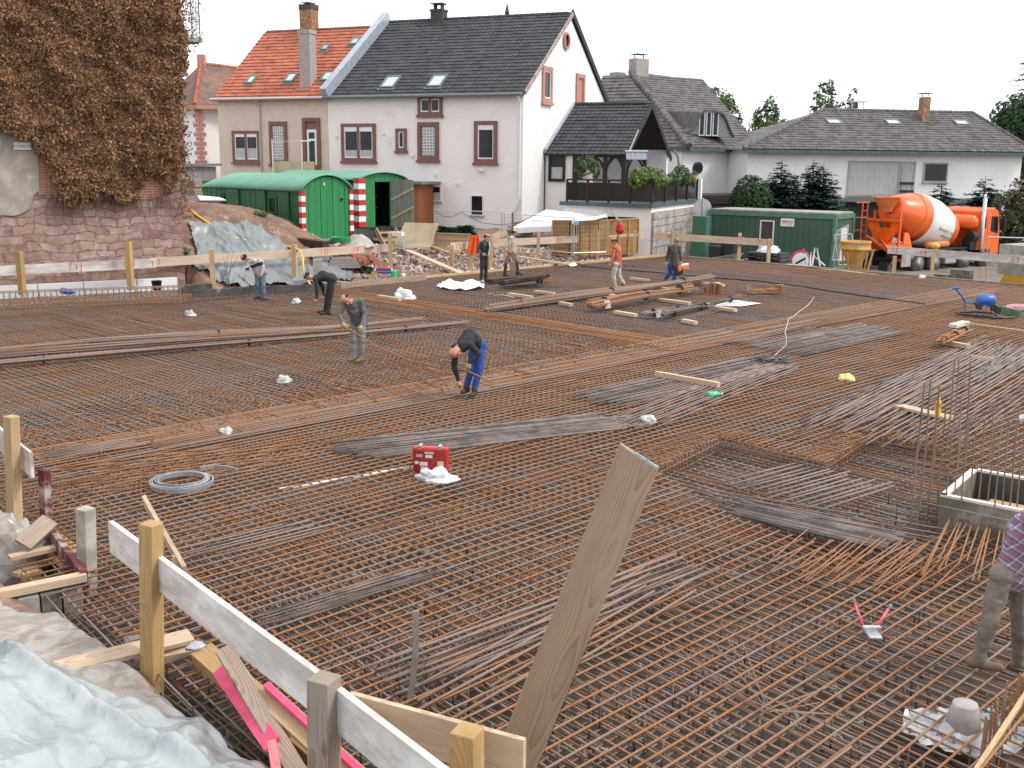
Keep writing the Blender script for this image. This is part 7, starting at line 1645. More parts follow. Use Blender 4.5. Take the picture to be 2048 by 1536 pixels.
c = G(314, 580, .52); o = thing('black_bucket', c, 'black mortar bucket standing on the rebar cage', 'bucket'); c = at(314, 580, 32.2); mb = MB(); mb.lathe(c, Z, [(.10, 0), (.12, 0), (.155, .28), (.165, .285), (.14, .28), (.1, .05)], 18); mb.build('body', M_black, o, smooth=True)
# blue electric converter on wheels
c = G(1972, 634, .0); o = thing('vibrator_unit', c, 'blue wheeled machine with a drum motor and a raised drawbar', 'machine'); M_blue = mat('machine_blue', (.035, .14, .45), .35, .1, 3)
k_ = c.y/2166
def bpx(px, py): return at(px, py, c.y)
mb = MB(); mb.tube([bpx(1955, 599)+Vector((0, 0, 0)), bpx(1960, 600), bpx(1985, 600), bpx(1990, 600)], [.10, .17, .17, .10], 16); mb.build('motor', M_blue, o, smooth=True)
mb = MB(); mb.tube([bpx(1912, 577), bpx(1931, 603), bpx(1960, 608), bpx(1996, 611)], .03, 6); mb.tube([bpx(1906, 577), bpx(1919, 575)], .035, 6); mb.bar(bpx(1950, 608), bpx(1990, 612), .4, .05); mb.tube([bpx(1930, 604), bpx(1929, 619)], .02, 6); mb.build('frame', M_blue, o)
for px, py in ((1949, 609), (1986, 618), (1978, 613)): w_ = bpx(px, py); mb = MB(); mb.lathe(w_+Vector((0, -.25, 0)), Vector((.25, -1, 0)), [(.03, 0), (.1, 0), (.1, .06), (.03, .06)], 14); mb.build('wheel', M_black, o)
mb = MB(); mb.ell(bpx(1960, 616), (.06, .06, .06)); mb.build('plug', M_red, o)
mb = MB(); mb.tube([G(*p, .06) for p in ((2030, 635), (2000, 636), (1960, 632), (1920, 628), (1912, 624), (1950, 623), (1985, 626), (1999, 633), (1985, 636))], .035, 7); tag(mb.build('black_hose', mat('hose_black', (.045, .05, .05), .5), smooth=True), 'black rubber hose lying in front of the blue machine', 'hose')
lie('green_board', (2003, 621), (2042, 630), .1, .25, mat('green_board', (.10, .22, .10), .6, .2, 4), 'green board on edge right of the blue machine', z=-.05, cat='board')
crumple('pink_cloth', G(2040, 617, .05), (.5, .25, .12), 'pink cloth at the right frame edge behind the green board', 'cloth', mat('pink_cloth', (.60, .30, .38), .8, .2, 6), seed=31)
# broom, hammer and small bundle on a timber
o = thing('broom', G(1915, 648), 'white broom lying on the mesh with a long wooden handle', 'broom'); mb = MB(); mb.bar(G(1905, 652, .06), G(1932, 645, .08), .22, .09); mb.build('head', mat('broom_white', (.70, .68, .60), .8, .1, 8), o); mb = MB(); mb.tube([G(1930, 646, .1), G(2090, 667, .06)], .022, 6); mb.build('handle', M_timber_pale, o)
lie('squared_timber', (1876, 682), (1938, 693), .14, .1, M_timber_pale, 'squared timber under the small rusty bundle at the right', grp=GT)
bundle((1880, 698), (1935, 672), .12, .14, .09, 14, .8, 'short rusty bar bundle with yellow tape lying on a squared timber', .016, 0)
mb = MB(); a = G(1902, 678, .0); b = at(1906, 660, a.y); mb.bar(a, a.lerp(b, .6), .1, .02, (0, -1, .2)); ho = tag(mb.build('trowel', M_galv), 'small trowel with a yellow handle stuck in the mesh', 'trowel'); mb = MB(); mb.tube([a.lerp(b, .6), b, b+Vector((.1, 0, -.02))], .022, 6); hd_ = mb.build('handle', M_yel2); hd_.parent = ho; hd_.matrix_parent_inverse = ho.matrix_world.inverted() if False else Matrix.Translation(-ho.location)
# bolt cutter
c = G(1742, 1268, .02); o = thing('bolt_cutter', c, 'bolt cutter with pink handles lying open on the mesh', 'bolt cutter'); M_pinkh = mat('handle_pink', (.72, .12, .22), .35, .08, 4)
for (px, py) in ((1706, 1198), (1782, 1210)): e = at(px, py, c.y+.25); b = c+Vector((.07 if px > 1742 else -.07, .04, .07)); mb = MB(); mb.tube([b, b.lerp(e, .86)], .014, 8); h_ = mb.build('handle', M_pinkh, o, smooth=True); mb = MB(); mb.tube([b.lerp(e, .84), e], .019, 8); mb.build('grip', M_gutter, h_)
mb = MB(); mb.boxm(frame(c+Z*.05, Vector((1, 0, 0))), .17, .05, .06); mb.boxm(frame(c+Z*.02+Vector((0, -.08, 0)), Vector((1, 0, 0))), .12, .12, .03); mb.build('jaw', M_galv, o, bevel=.01)
# film with cone at the bottom right
c = G(1925, 1462, -.05); o = thing('plastic_cone', c, 'clear plastic film gathered round a grey cone stub in the near mesh', 'cone'); mb = MB(); mb.lathe(c, Z, [(.14, 0), (.095, .225), (.088, .235), (.02, .24)], 18); mb.build('cone', mat('cone_grey', (.50, .46, .45), .6, .15, 6), o, smooth=True)
mb = MB()
def fl(u, v):
    a = 6.283*u; d = Vector((math.cos(a), math.sin(a), 0)); e = 1+.45*mnoise.noise(d*1.7+Vector((3, 0, 0))); r_ = .1+.34*v*e; q = c+Vector((d.x*r_*1.25, d.y*r_*.85, 0)); return q+Z*(.07*(1-v)**2.2+.05*v*crease(q*9)+.03*mnoise.noise(q*7)-.01)
mb.grid(fl, 60, 10); mb.build('film', mat('film_grey', (.50, .52, .53), .3, .2, 6, spec=.6), o, smooth=True)
# tie wire bunch
c = G(1535, 1425, .03); o = thing('wire_bunch', c, 'bunch of thin bent tie wires lying on the near mesh', 'tie wire'); mb = MB()
for (x, y, z_) in ((1345, 1285, .1), (1362, 1300, .05), (1425, 1280, .25), (1455, 1278, .3), (1485, 1284, .3), (1400, 1335, .1), (1660, 1372, .12), (1640, 1405, .05), (1690, 1430, .03), (1632, 1385, .1), (1655, 1428, .04)): mb.tint = RU(.15, .6); mb.tube([c+Vector((RU(-.05, .05), RU(-.03, .03), .01)), G(x, y, z_)], .0045, 4)
mb.build('wires', M_rebar_far, o, tint=True, fix=False)
# pale rope / cable
mb = MB(); mb.tube([G(*p, .03) for p in ((1628, 594), (1622, 604), (1614, 612), (1600, 622), (1588, 632), (1577, 638), (1574, 650), (1570, 664), (1573, 678), (1572, 690), (1562, 700), (1548, 712), (1540, 720))], .011, 6); tag(mb.build('pale_cable', mat('cable_pale', (.58, .53, .48), .6, .1), smooth=True), 'pale cable winding over the mesh to a tangle', 'cable')
mb = MB(); c = G(1545, 722, .05)
for k in range(14): pts = [c+Vector((RU(-.4, .4), RU(-.25, .25), RU(0, .08))) for q in range(4)]; mb.tube(pts, .012, 4)
tag(mb.build('cable_tangle', mat('cable_dark', (.12, .12, .13), .5)), 'dark cable tangle at the end of the pale cable', 'cable')
mb = MB(); mb.tube([G(*p, .03) for p in ((975, 588), (984, 587), (990, 591), (1005, 590), (1028, 595))], .02, 5); tag(mb.build('pale_rope', mat('rope_pale', (.6, .52, .40), .8), smooth=True), 'thin pale rope in front of the white sheet', 'rope')
mb = MB(); mb.tube([G(*p, .03) for p in ((1150, 522), (1165, 532), (1220, 538), (1290, 543), (1350, 548), (1430, 556), (1520, 562), (1600, 572), (1680, 585), (1760, 596), (1850, 608))], .022, 5); tag(mb.build('black_cable', M_black, smooth=True), 'long black cable lying across the far mesh', 'cable')
# ================================================================== concrete shaft with starter bars
sp = [ST(*q) for q in SHAFT]; zt = .33; M_concm = mat('concrete_mid', (.20, .185, .155), .9, .22, 3, bmp=.3, dirt=((.40, .38, .34), 2, .55))
A_, B_, C_, D_ = sp[0], sp[1], sp[2], sp[3]
o = thing('shaft_kerb', A_, 'concrete shaft upstand with pale top edges and a dark opening', 'shaft'); mb = MB()
def wallseg(mb, a, b, th, z0, z1, inner): d = (b-a).normalized(); n = Vector((-d.y, d.x, 0)); n = n if (inner-a).dot(n) > 0 else -n; a = a+n*.001; mb.prism([a+Z*z0, b+Z*z0, b+Z*z1, a+Z*z1], n*th)
ctr = (A_+B_+C_+D_)/4
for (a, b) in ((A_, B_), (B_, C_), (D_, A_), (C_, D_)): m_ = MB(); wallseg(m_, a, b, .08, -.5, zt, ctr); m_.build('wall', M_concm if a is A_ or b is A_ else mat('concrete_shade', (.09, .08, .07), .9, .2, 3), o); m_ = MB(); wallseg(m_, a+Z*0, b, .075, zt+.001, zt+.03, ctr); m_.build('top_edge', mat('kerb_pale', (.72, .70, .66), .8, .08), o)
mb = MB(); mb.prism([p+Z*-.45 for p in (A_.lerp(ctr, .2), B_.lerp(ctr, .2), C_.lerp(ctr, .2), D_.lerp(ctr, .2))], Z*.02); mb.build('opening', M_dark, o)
mb = MB(); a = B_.lerp(ctr, .45); b = C_.lerp(ctr, .45); mb.bar(a+Z*.0, b+Z*.0, .16, .12); a2 = A_.lerp(ctr, .5); mb.bar(a+Z*-.0, a2+Z*-.0, .3, .1); mb.build('inner_timber', M_timber, o)
def stbar(px, y0, y1, tint=.25, r=.011):
    b = G(px, y1, 0); a = at(px+(y1-y0)*.085*RU(.7, 1.25), y0, b.y*RU(.985, 1.01)); mb = MB(); mb.tint = min(1, max(0, tint+RU(-.12, .25))); mid = a.lerp(b, .5)+Vector((RU(-.02, .02), 0, 0)); mb.tube([b-Z*.2, mid, a], r, 6); return mb.build('starter_bar', M_rebar, None, tint=True, fix=False)
GS = 'upright starter bars around the shaft'
for k, (px, y0, y1) in enumerate(((1835, 765, 1050), (1848, 760, 1045), (1868, 770, 1030), (1905, 722, 920), (1914, 720, 905), (1944, 722, 900))): tag(stbar(px-14, y0, y1, .3, .012), 'tall rusty starter bar beside the shaft opening', 'starter bar', GS)
for k in range(26): px = 1866+k*8+RU(-3, 3); y1 = 1030+k*2.2+RU(-14, 10) if k % 2 else 930+RU(-10, 15); tag(stbar(px, y1-RU(140, 250) if k % 2 else y1-RU(60, 120), y1, .35, .009), 'rusty starter bar of the group around the shaft', 'starter bar', GS)
mb = MB(); mb.bar(at(1944, 713, 17.2), at(1988, 719, 17.2), .05, .05); tag(mb.build('batten', M_timber_pale), 'small pale batten tied across the tall starter bars', 'batten')
mb = MB(); mb.tint = .2
for (p, q) in (((1866, 918), (2060, 942)), ((1852, 1006), (2060, 1050)), ((1905, 830), (2060, 850))): b0 = G(p[0], p[1]+60); b1 = G(q[0], q[1]+60); mb.tube([at(p[0], p[1], b0.y), at(q[0], q[1], b1.y)], .008, 5)
tag(mb.build('tie_bars', M_rebar, tint=True, fix=False), 'thin level bars tying the starter bars together', 'bars')
# low starter cage at the bottom right corner
o = thing('starter_cage', G(2010, 1500), 'rusty starter cage with a yellow batten in the bottom right corner', 'rebar cage'); mb = MB()
for k in range(22): px = 1955+k*7; b = G(px, 1560-k*9, -.05); mb.tint = RU(.3, .8); mb.tube([b-Z*.2, b+Z*RU(.35, .55)+Vector((RU(-.03, .03), 0, 0))], .009, 5)
for k in range(5): mb.tint = RU(.4, .9); mb.tube([G(1945, 1560, .1*k), G(2110, 1350, .1*k)], .009, 5)
mb.build('bars', M_rebar, o, tint=True, fix=False); tag(timber('batten', G(1950, 1545, .35), G(2080, 1345, .35), .035, .035, M_timber), 'yellow batten lying on the starter cage in the corner', 'batten')
mb = MB()
# white plastic spacers between the bars
for k in range(34):
    px, py = (RU(1200, 1950), RU(1150, 1530)) if k > 10 else (RU(690, 860), RU(1100, 1230)); p = G(px, py, -.24); mb = MB(); M_ = Matrix.Translation(p) @ Matrix.Rotation(RU(0, 6), 4, 'Z'); mb.boxm(M_, .07, .018, .03, (0, .03, .015)); mb.boxm(M_, .07, .018, .03, (0, -.03, .015)); mb.boxm(M_, .018, .05, .03, (.02, 0, .015))
    tag(mb.build('spacer', mat('spacer_grey', (.40, .41, .40), .6)), 'small pale plastic spacer lying between the bars', 'spacer', 'plastic spacers between the bars')
# ================================================================== people: one continuous body each
M_skin = mat('skin', (.52, .29, .21), .55, .06, 8); M_skin2 = mat('skin_ruddy', (.50, .22, .16), .5, .06, 8)
def cloth(name, c, var=.12, sc=5, rough=.9): return mat(name, c, rough, var, sc, bmp=.25)
M_glove = cloth('glove_tan', (.55, .38, .20)); M_jeans = cloth('jeans', (.17, .24, .34), .25, 4); M_jeansd = cloth('jeans_dusty', (.30, .32, .32), .25, 3); M_blacktr = cloth('trousers_black', (.035, .034, .034)); M_blackj = cloth('jumper_black', (.028, .03, .036)); M_greyj = cloth('jumper_grey', (.15, .15, .155)); M_bluetr = cloth('trousers_blue', (.03, .10, .38)); M_boot = cloth('boot_dark', (.06, .05, .04)); M_shoe = cloth('shoe_white', (.65, .64, .62)); M_navy = cloth('stripe_navy', (.03, .03, .08)); M_offw = cloth('jumper_offwhite', (.52, .48, .41)); M_leath = mat('jacket_leather', (.03, .036, .045), .4, .15, 5); M_shirt = cloth('shirt_white', (.68, .74, .82)); M_khaki = cloth('trousers_khaki', (.26, .19, .11)); M_beiges = cloth('shirt_beige', (.46, .42, .34)); M_rubber = mat('boot_rubber', (.035, .05, .06), .4, .1); M_reds = cloth('shirt_red', (.62, .17, .12), .2, 9); M_creamt = cloth('trousers_cream', (.58, .53, .45)); M_darkjk = cloth('jacket_olive', (.075, .068, .06)); M_greyt = cloth('trousers_greybrown', (.23, .20, .17), .2, 4); M_hair = cloth('hair_dark', (.03, .022, .018), .2, 30); M_hairg = cloth('hair_grey', (.16, .15, .14), .2, 30); M_mud = cloth('boot_mud', (.20, .14, .09))
def capsule_mesh(bm, a, b, ra, rb, seg=10):
    a = Vector(a); b = Vector(b); d = b-a; L = d.length
    X = d.normalized() if L > 1e-6 else Vector((0, 0, 1)); q = X.orthogonal().normalized(); w = X.cross(q); rings = []
    prof = [(-ra*math.cos(t_), ra*math.sin(t_)) for t_ in (0.02, .5, 1.0, 1.57)]+[(L+rb*math.sin(t_), rb*math.cos(t_)) for t_ in (0, .55, 1.05, 1.55)]
    for h, r_ in prof: rings.append([bm.verts.new(a+X*h+(q*math.cos(6.2832*j/seg)+w*math.sin(6.2832*j/seg))*r_) for j in range(seg)])
    for i in range(len(rings)-1):
        for j in range(seg): bm.faces.new((rings[i][j], rings[i][(j+1) % seg], rings[i+1][(j+1) % seg], rings[i+1][j]))
    bm.faces.new(rings[0][::-1]); bm.faces.new(rings[-1])
def person(label, J, mats, Y0, hair=None, facedir=(0, -1, 0), hairtop=True, stripe=None, voxel=.011, gl=True, short=False):
    """J: joints as (px, py, dy) seen pixels at depth Y0+dy. mats: dict torso/arm/leg/foot/hand/skin"""
    Y0 = G((J['footl'][0]+J['footr'][0])/2, max(J['footl'][1], J['footr'][1])-1, .015).y+.05
    P = {k: at(v[0], v[1], Y0+v[2]) for k, v in J.items()}
    for s_ in 'lr':
        f = P['foot'+s_]
    zmin = min(P['footl'].z, P['footr'].z)
    caps = []          # a, b, ra, rb, tag
    def C(a, b, ra, rb, t): caps.append((Vector(a), Vector(b), ra, rb, t))
    head = P['head']; nk = P['neck']; hip = (P['hipl']+P['hipr'])/2; chest = P['chest']; sh = (P['shl']+P['shr'])/2
    fd = Vector(facedir).normalized(); up = (head-nk).normalized(); fd = (fd-up*fd.dot(up)).normalized(); sd_ = up.cross(fd)
    C(head-up*.035+fd*.012, head+up*.035, .078, .094, 'skin'); C(head+fd*.015-up*.07, head+fd*.045-up*.085, .05, .042, 'skin'); C(nk, head-up*.06, .058, .055, 'skin')
    C(head+fd*.09-up*.005, head+fd*.108-up*.032, .012, .016, 'skin')
    for s_ in (-1, 1): C(head+sd_*.09*s_-fd*.01+up*.01, head+sd_*.094*s_-fd*.012-up*.03, .016, .012, 'skin')
    C(hip, hip.lerp(chest, .5), .145, .14, 'torso'); C(hip.lerp(chest, .5), chest, .14, .155, 'torso'); C(chest, sh, .15, .11, 'torso'); C(P['shl'], P['shr'], .075, .075, 'torso'); C(P['shl'].lerp(chest, .5), P['shr'].lerp(chest, .5), .10, .10, 'torso'); C(sh, nk, .085, .062, 'torso'); C(P['hipl'], P['hipr'], .112, .112, 'leg')
    for s_ in 'lr':
        C(P['sh'+s_], P['el'+s_], .066, .052, 'arm'); el = P['el'+s_]; wr = P['wr'+s_]; C(el, el.lerp(wr, .35), .052, .048, 'arm2'); C(el.lerp(wr, .35), wr, .048, .035, 'arm2')
        h = P['ha'+s_]; hd = (h-wr).normalized(); hx = hd.orthogonal().normalized()
        pref = Vector((1, 0, 0)); hx = (pref-hd*pref.dot(hd)); hx = hx.normalized() if hx.length > .2 else hd.orthogonal().normalized(); hn = hd.cross(hx)
        base = wr+hd*.075; C(wr, base, .033, .036, 'hand'); C(base-hx*.028, base+hx*.028, .02, .02, 'hand')
        for i, (o_, ln) in enumerate(((-.033, .07), (-.011, .082), (.011, .078), (.033, .06))):
            k1 = base+hx*o_+hd*ln*.55-hn*.012; k2 = k1+hd*ln*.35-hn*.035; C(base+hx*o_, k1, .0115, .0105, 'hand'); C(k1, k2, .0105, .0095, 'hand')
        tb = wr+hd*.03-hx*.03; C(tb, tb+hd*.03-hx*.035-hn*.01, .014, .012, 'hand'); C(tb+hd*.03-hx*.035-hn*.01, tb+hd*.06-hx*.038-hn*.028, .012, .01, 'hand')
        hp_ = P['hip'+s_]; kn = P['kn'+s_]; an = P['an'+s_]; ft = P['foot'+s_]
        C(hp_, kn, .10, .072, 'leg'); C(kn, kn.lerp(an, .35), .072, .068, 'leg2'); C(kn.lerp(an, .35), an, .068, .055, 'leg2'); C(an, an.lerp(ft, .15), .05, .05, 'foot'); toe = ft.copy(); dirf = (ft-an); dirf.z = 0
        heel = Vector((an.x, an.y, ft.z))-dirf.normalized()*.05; C(heel+Z*.045, ft+Z*.04, .045, .04, 'foot'); C(an, heel+Z*.05, .05, .046, 'foot'); C(an, heel.lerp(ft, .4)+Z*.05, .05, .046, 'foot')
    bm = bmesh.new()
    for c in caps: capsule_mesh(bm, *c[:4])
    me = bpy.data.meshes.new('person'); bm.to_mesh(me); bm.free(); tmp = bpy.data.objects.new('person', me); COL.objects.link(tmp)
    md = tmp.modifiers.new('r', 'REMESH'); md.mode = 'VOXEL'; md.voxel_size = voxel; md.use_smooth_shade = True; s2 = tmp.modifiers.new('s', 'SMOOTH'); s2.factor = .5; s2.iterations = 5
    dg = bpy.context.evaluated_depsgraph_get(); m2 = bpy.data.meshes.new_from_object(tmp.evaluated_get(dg)); bpy.data.objects.remove(tmp); bpy.data.meshes.remove(me)
    n = len(m2.vertices); co = np.empty(n*3); m2.vertices.foreach_get('co', co); co = co.reshape(-1, 3)
    # cloth folds
    fc = np.empty(len(m2.polygons)*3); m2.polygons.foreach_get('center', fc); fc = fc.reshape(-1, 3)
    def nearest(pts):
        best = np.full(len(pts), 1e9); idx = np.zeros(len(pts), int)
        for i, (a, b, ra, rb, t_) in enumerate(caps):
            A = np.array(a); D = np.array(b-a); L2 = max(1e-9, D.dot(D)); k = np.clip(((pts-A) @ D)/L2, 0, 1); d = np.linalg.norm(pts-A-k[:, None]*D, axis=1)-(ra+(rb-ra)*k); w = d < best; best[w] = d[w]; idx[w] = i
        return idx
    idx = nearest(fc); slots = []; mi = np.zeros(len(fc), int)
    cm = [mats.get(c[4], mats.get({'arm2': 'arm', 'leg2': 'leg', 'arm': 'torso', 'hand': 'skin'}.get(c[4], 'torso')) or mats.get('torso')) for c in caps]
    for i in range(len(caps)):
        m_ = cm[i]
        if m_ not in slots: slots.append(m_)
    lut = np.array([slots.index(m_) for m_ in cm]); mi = lut[idx]
    if stripe:
        ax = np.array(sh-hip); L = np.linalg.norm(ax); u = ((fc-np.array(hip)) @ (ax/L))/L
        tags = np.array([c[4] in ('torso', 'arm') for c in caps])[idx]
        for (lo, hi, m_) in stripe:
            if m_ not in slots: slots.append(m_)
            mi[tags & (u > lo) & (u < hi)] = slots.index(m_)
    idv = nearest(co); clothv = np.array([c[4] in ('torso', 'arm', 'arm2', 'leg', 'leg2') for c in caps])[idv]
    fo = np.array([mnoise.noise(Vector(p)*11)*.012+mnoise.noise(Vector(p)*26)*.005 for p in co]); nr = np.empty(n*3); m2.vertices.foreach_get('normal', nr); nr = nr.reshape(-1, 3); co = co+nr*(fo*clothv)[:, None]
    base = Vector((head.x*0+P['footl'].x*.5+P['footr'].x*.5, P['footl'].y*.5+P['footr'].y*.5, zmin)); co = co-np.array(base); m2.vertices.foreach_set('co', co.ravel())
    m2.materials.clear()
    for m_ in slots: m2.materials.append(m_)
    m2.polygons.foreach_set('material_index', mi.astype(np.int32)); m2.polygons.foreach_set('use_smooth', [True]*len(m2.polygons)); m2.update(); m2.name = 'person'
    o = bpy.data.objects.new('person', m2); COL.objects.link(o); o.location = base; setp(o, label, 'person')
    bpy.context.view_layer.update()
    def child(mb, nm, m_, sm=True):
        c = mb.build(nm, m_, None, smooth=sm, M=Matrix.Translation((0, 0, 0)), fix=False); c.parent = o; c.matrix_parent_inverse = Matrix.Translation(-base); return c
    if hair:
        mb = MB(); vs = []; fs = []; nu, nv = 20, 12; mp = {}
        for i in range(nv):
            for j in range(nu):
                q = []
                for (ii, jj) in ((i, j), (i+1, j), (i+1, j+1), (i, j+1)):
                    th = math.pi*ii/nv; a = 6.2832*(jj % nu)/nu; q.append(up*math.cos(th)+fd*math.sin(th)*math.cos(a)+sd_*math.sin(th)*math.sin(a))
                c = sum(q, Vector())/4
                front = c.dot(fd); top = c.dot(up)
                keep = (top > .25 if hairtop else (top < .55 and top > -.35)) if front > .1 else top > -.45
                if not hairtop: keep = front < .15 and -.4 < top < .62
                if keep: vs = [head+up*.012+v*(.104+.006*mnoise.noise(v*6)) for v in q]; mb.add(vs, [(0, 1, 2, 3)])
        child(mb, 'hair', hair)
    for s_ in (-1, 1): mb = MB(); mb.ell(head+fd*.083+sd_*.033*s_+up*.012, (.011, .011, .009), 8, 5); child(mb, 'eye', M_dark)
    return o, P, child
# 4: man in black jumper and blue trousers
o4, P4, c4 = person('bald man in a black jumper and blue trousers bending down with tan gloves', dict(head=(909, 704, -.42), neck=(922, 689, -.34), chest=(939, 673, -.12), shl=(911, 694, -.30), shr=(941, 690, -.38), hipl=(948, 690, .06), hipr=(961, 689, .02), ell=(908, 734, -.30), wrl=(917, 761, -.32), hal=(921, 777, -.33), elr=(957, 706, -.42), wrr=(940, 726, -.46), har=(936, 739, -.46), knl=(944, 736, -.02), knr=(960, 735, -.06), anl=(933, 771, .0), anr=(949, 776, -.08), footl=(924, 789, -.12), footr=(941, 795, -.22)), dict(torso=M_blackj, arm=M_blackj, leg=M_bluetr, leg2=M_bluetr, foot=M_boot, hand=M_glove, skin=M_skin2), 19.3, None, facedir=(.75, -.4, -.5))
# 3: man in grey jumper
o3, P3_, c3 = person('balding man in a grey jumper and dusty jeans bending with a bar in his hands', dict(head=(693, 599, -.30), neck=(705, 604, -.22), chest=(708, 617, -.08), shl=(690, 607, -.18), shr=(721, 602, -.16), hipl=(708, 643, .05), hipr=(722, 642, .05), ell=(679, 630, -.25), wrl=(685, 645, -.38), hal=(690, 653, -.42), elr=(729, 630, -.12), wrr=(724, 650, -.28), har=(719, 660, -.34), knl=(707, 681, -.02), knr=(725, 680, .0), anl=(708, 713, .0), anr=(722, 714, .03), footl=(698, 724, -.12), footr=(714, 726, -.16)), dict(torso=M_greyj, leg=M_jeansd, foot=M_mud, hand=M_glove, skin=M_skin), 22.3, M_hair, facedir=(.1, -.7, -.7), hairtop=False)
# 1: striped jumper
o1, P1_, c1 = person('dark haired man in a white jumper with a navy stripe at the tarpaulin', dict(head=(489, 515, -.2), neck=(499, 517, -.12), chest=(509, 527, -.02), shl=(497, 524, -.12), shr=(519, 521, -.1), hipl=(516, 547, .05), hipr=(526, 547, .02), ell=(494, 541, -.2), wrl=(489, 553, -.25), hal=(488, 559, -.25), elr=(527, 535, -.12), wrr=(524, 546, -.2), har=(522, 552, -.22), knl=(516, 570, .0), knr=(527, 570, -.03), anl=(517, 593, .04), anr=(528, 595, .0), footl=(510, 599, -.05), footr=(522, 601, -.08)), dict(torso=M_offw, leg=M_jeans, foot=M_boot, hand=M_glove, skin=M_skin), 32.2, M_hair, facedir=(-.75, -.25, -.5), stripe=[(.62, .86, M_navy), (.86, .92, M_white)])
mb = MB(); mb.tube([at(476, 551, 31.9), at(488, 561, 31.95), at(508, 576, 32.1)], .012, 5); tag(mb.build('steel_rod', M_dkrust), 'thin rod held by the man in the striped jumper', 'rod')
# 2: man in black at the back left
o2, P2_, c2 = person('dark haired man in black bending double beside the yellow hose', dict(head=(615, 552, -.05), neck=(627, 556, -.03), chest=(646, 552, 0), shl=(631, 559, -.16), shr=(634, 556, .14), hipl=(664, 558, -.08), hipr=(664, 557, .1), ell=(634, 579, -.2), wrl=(633, 597, -.2), hal=(630, 606, -.2), elr=(645, 574, .15), wrr=(647, 590, .1), har=(645, 597, .08), knl=(661, 592, -.1), knr=(656, 592, .1), anl=(656, 623, -.1), anr=(650, 622, .12), footl=(641, 630, -.14), footr=(637, 627, .1)), dict(torso=M_blackj, leg=M_blacktr, foot=M_boot, hand=M_glove, skin=M_skin), 29.3, M_hair, facedir=(-.8, -.1, -.6))
# 5: black jacket
o5, P5_, c5 = person('man in a black leather jacket and white shirt standing with hands at his hips', dict(head=(973, 475, 0), neck=(971, 482, 0), chest=(968, 492, 0), shl=(963, 485, -.12), shr=(976, 485, .12), hipl=(965, 511, -.08), hipr=(971, 511, .08), ell=(955, 501, -.15), wrl=(965, 507, -.2), hal=(969, 509, -.2), elr=(976, 500, .2), wrr=(974, 508, .1), har=(974, 512, .08), knl=(964, 536, -.06), knr=(972, 536, .08), anl=(962, 560, -.06), anr=(971, 560, .1), footl=(967, 566, -.1), footr=(977, 565, .08)), dict(torso=M_leath, leg=M_blacktr, foot=M_shoe, skin=M_skin), 37.2, M_hair, facedir=(1, -.2, 0))
mb = MB(); a = P5_['neck']; b = (P5_['hipl']+P5_['hipr'])/2; mb.grid(lambda u, v: a.lerp(b, v)+Vector((.115+.04*math.sin(v*3.1)+.03*math.cos((u-.5)*2.6), (u-.5)*.26-.1, -.02+.02*v)), 6, 8); c5(mb, 'shirt', M_shirt)
# 6: rubber boots
o6, P6_, c6 = person('man in a beige shirt and black rubber boots striding with two shovels', dict(head=(1028, 466, 0), neck=(1026, 473, 0), chest=(1023, 484, 0), shl=(1021, 476, -.16), shr=(1027, 476, .16), hipl=(1022, 503, -.08), hipr=(1027, 503, .08), ell=(1018, 490, -.22), wrl=(1019, 500, -.22), hal=(1020, 504, -.22), elr=(1031, 491, .2), wrr=(1032, 502, .15), har=(1033, 506, .14), knl=(1012, 525, -.08), knr=(1033, 523, .08), anl=(1010, 546, -.06), anr=(1036, 544, .08), footl=(1017, 553, -.08), footr=(1045, 550, .06)), dict(torso=M_beiges, arm2=M_skin, leg=M_khaki, leg2=M_rubber, foot=M_rubber, skin=M_skin), 39.6, M_hair, facedir=(1, .1, 0))
for k, (x0, y0, x1, y1, bl_) in enumerate(((1003, 466, 1024, 524, 1), (1013, 464, 1021, 506, 0))):
    o = thing('shovel', at(x1, y1, 39.35), ['longer shovel carried by the man in rubber boots', 'shorter shovel shaft carried by the man in rubber boots'][k], 'shovel'); mb = MB(); mb.tube([at(x0, y0, 39.3), at(x1, y1, 39.35)], .022, 6); mb.build('shaft', M_timber_pale, o)
    mb = MB(); e = at(x1, y1, 39.35); f_ = at(x1+3, y1+17, 39.4); mb.bar(e, f_, .24, .02, (0, -1, 0)); mb.build('blade', M_timber_grey, o)
# 7: red shirt
o7, P7_, c7 = person('man in a red shirt and cream trousers walking to the left', dict(head=(1229, 483, 0), neck=(1232, 491, 0), chest=(1234, 503, 0), shl=(1229, 495, -.16), shr=(1238, 495, .15), hipl=(1232, 529, -.08), hipr=(1237, 529, .08), ell=(1226, 514, -.2), wrl=(1222, 527, -.22), hal=(1219, 532, -.22), elr=(1241, 514, .2), wrr=(1240, 526, .2), har=(1239, 532, .18), knl=(1227, 552, -.08), knr=(1238, 552, .08), anl=(1231, 573, -.06), anr=(1248, 568, .1), footl=(1224, 578, -.08), footr=(1243, 574, .08)), dict(torso=M_reds, leg=M_creamt, foot=M_boot, skin=M_skin), 36.2, M_hair, facedir=(-1, -.1, 0))
mb = MB(); mb.ell(at(1231, 529, 35.95), (.13, .09, .11), 10, 7); c7(mb, 'pouch', M_black)
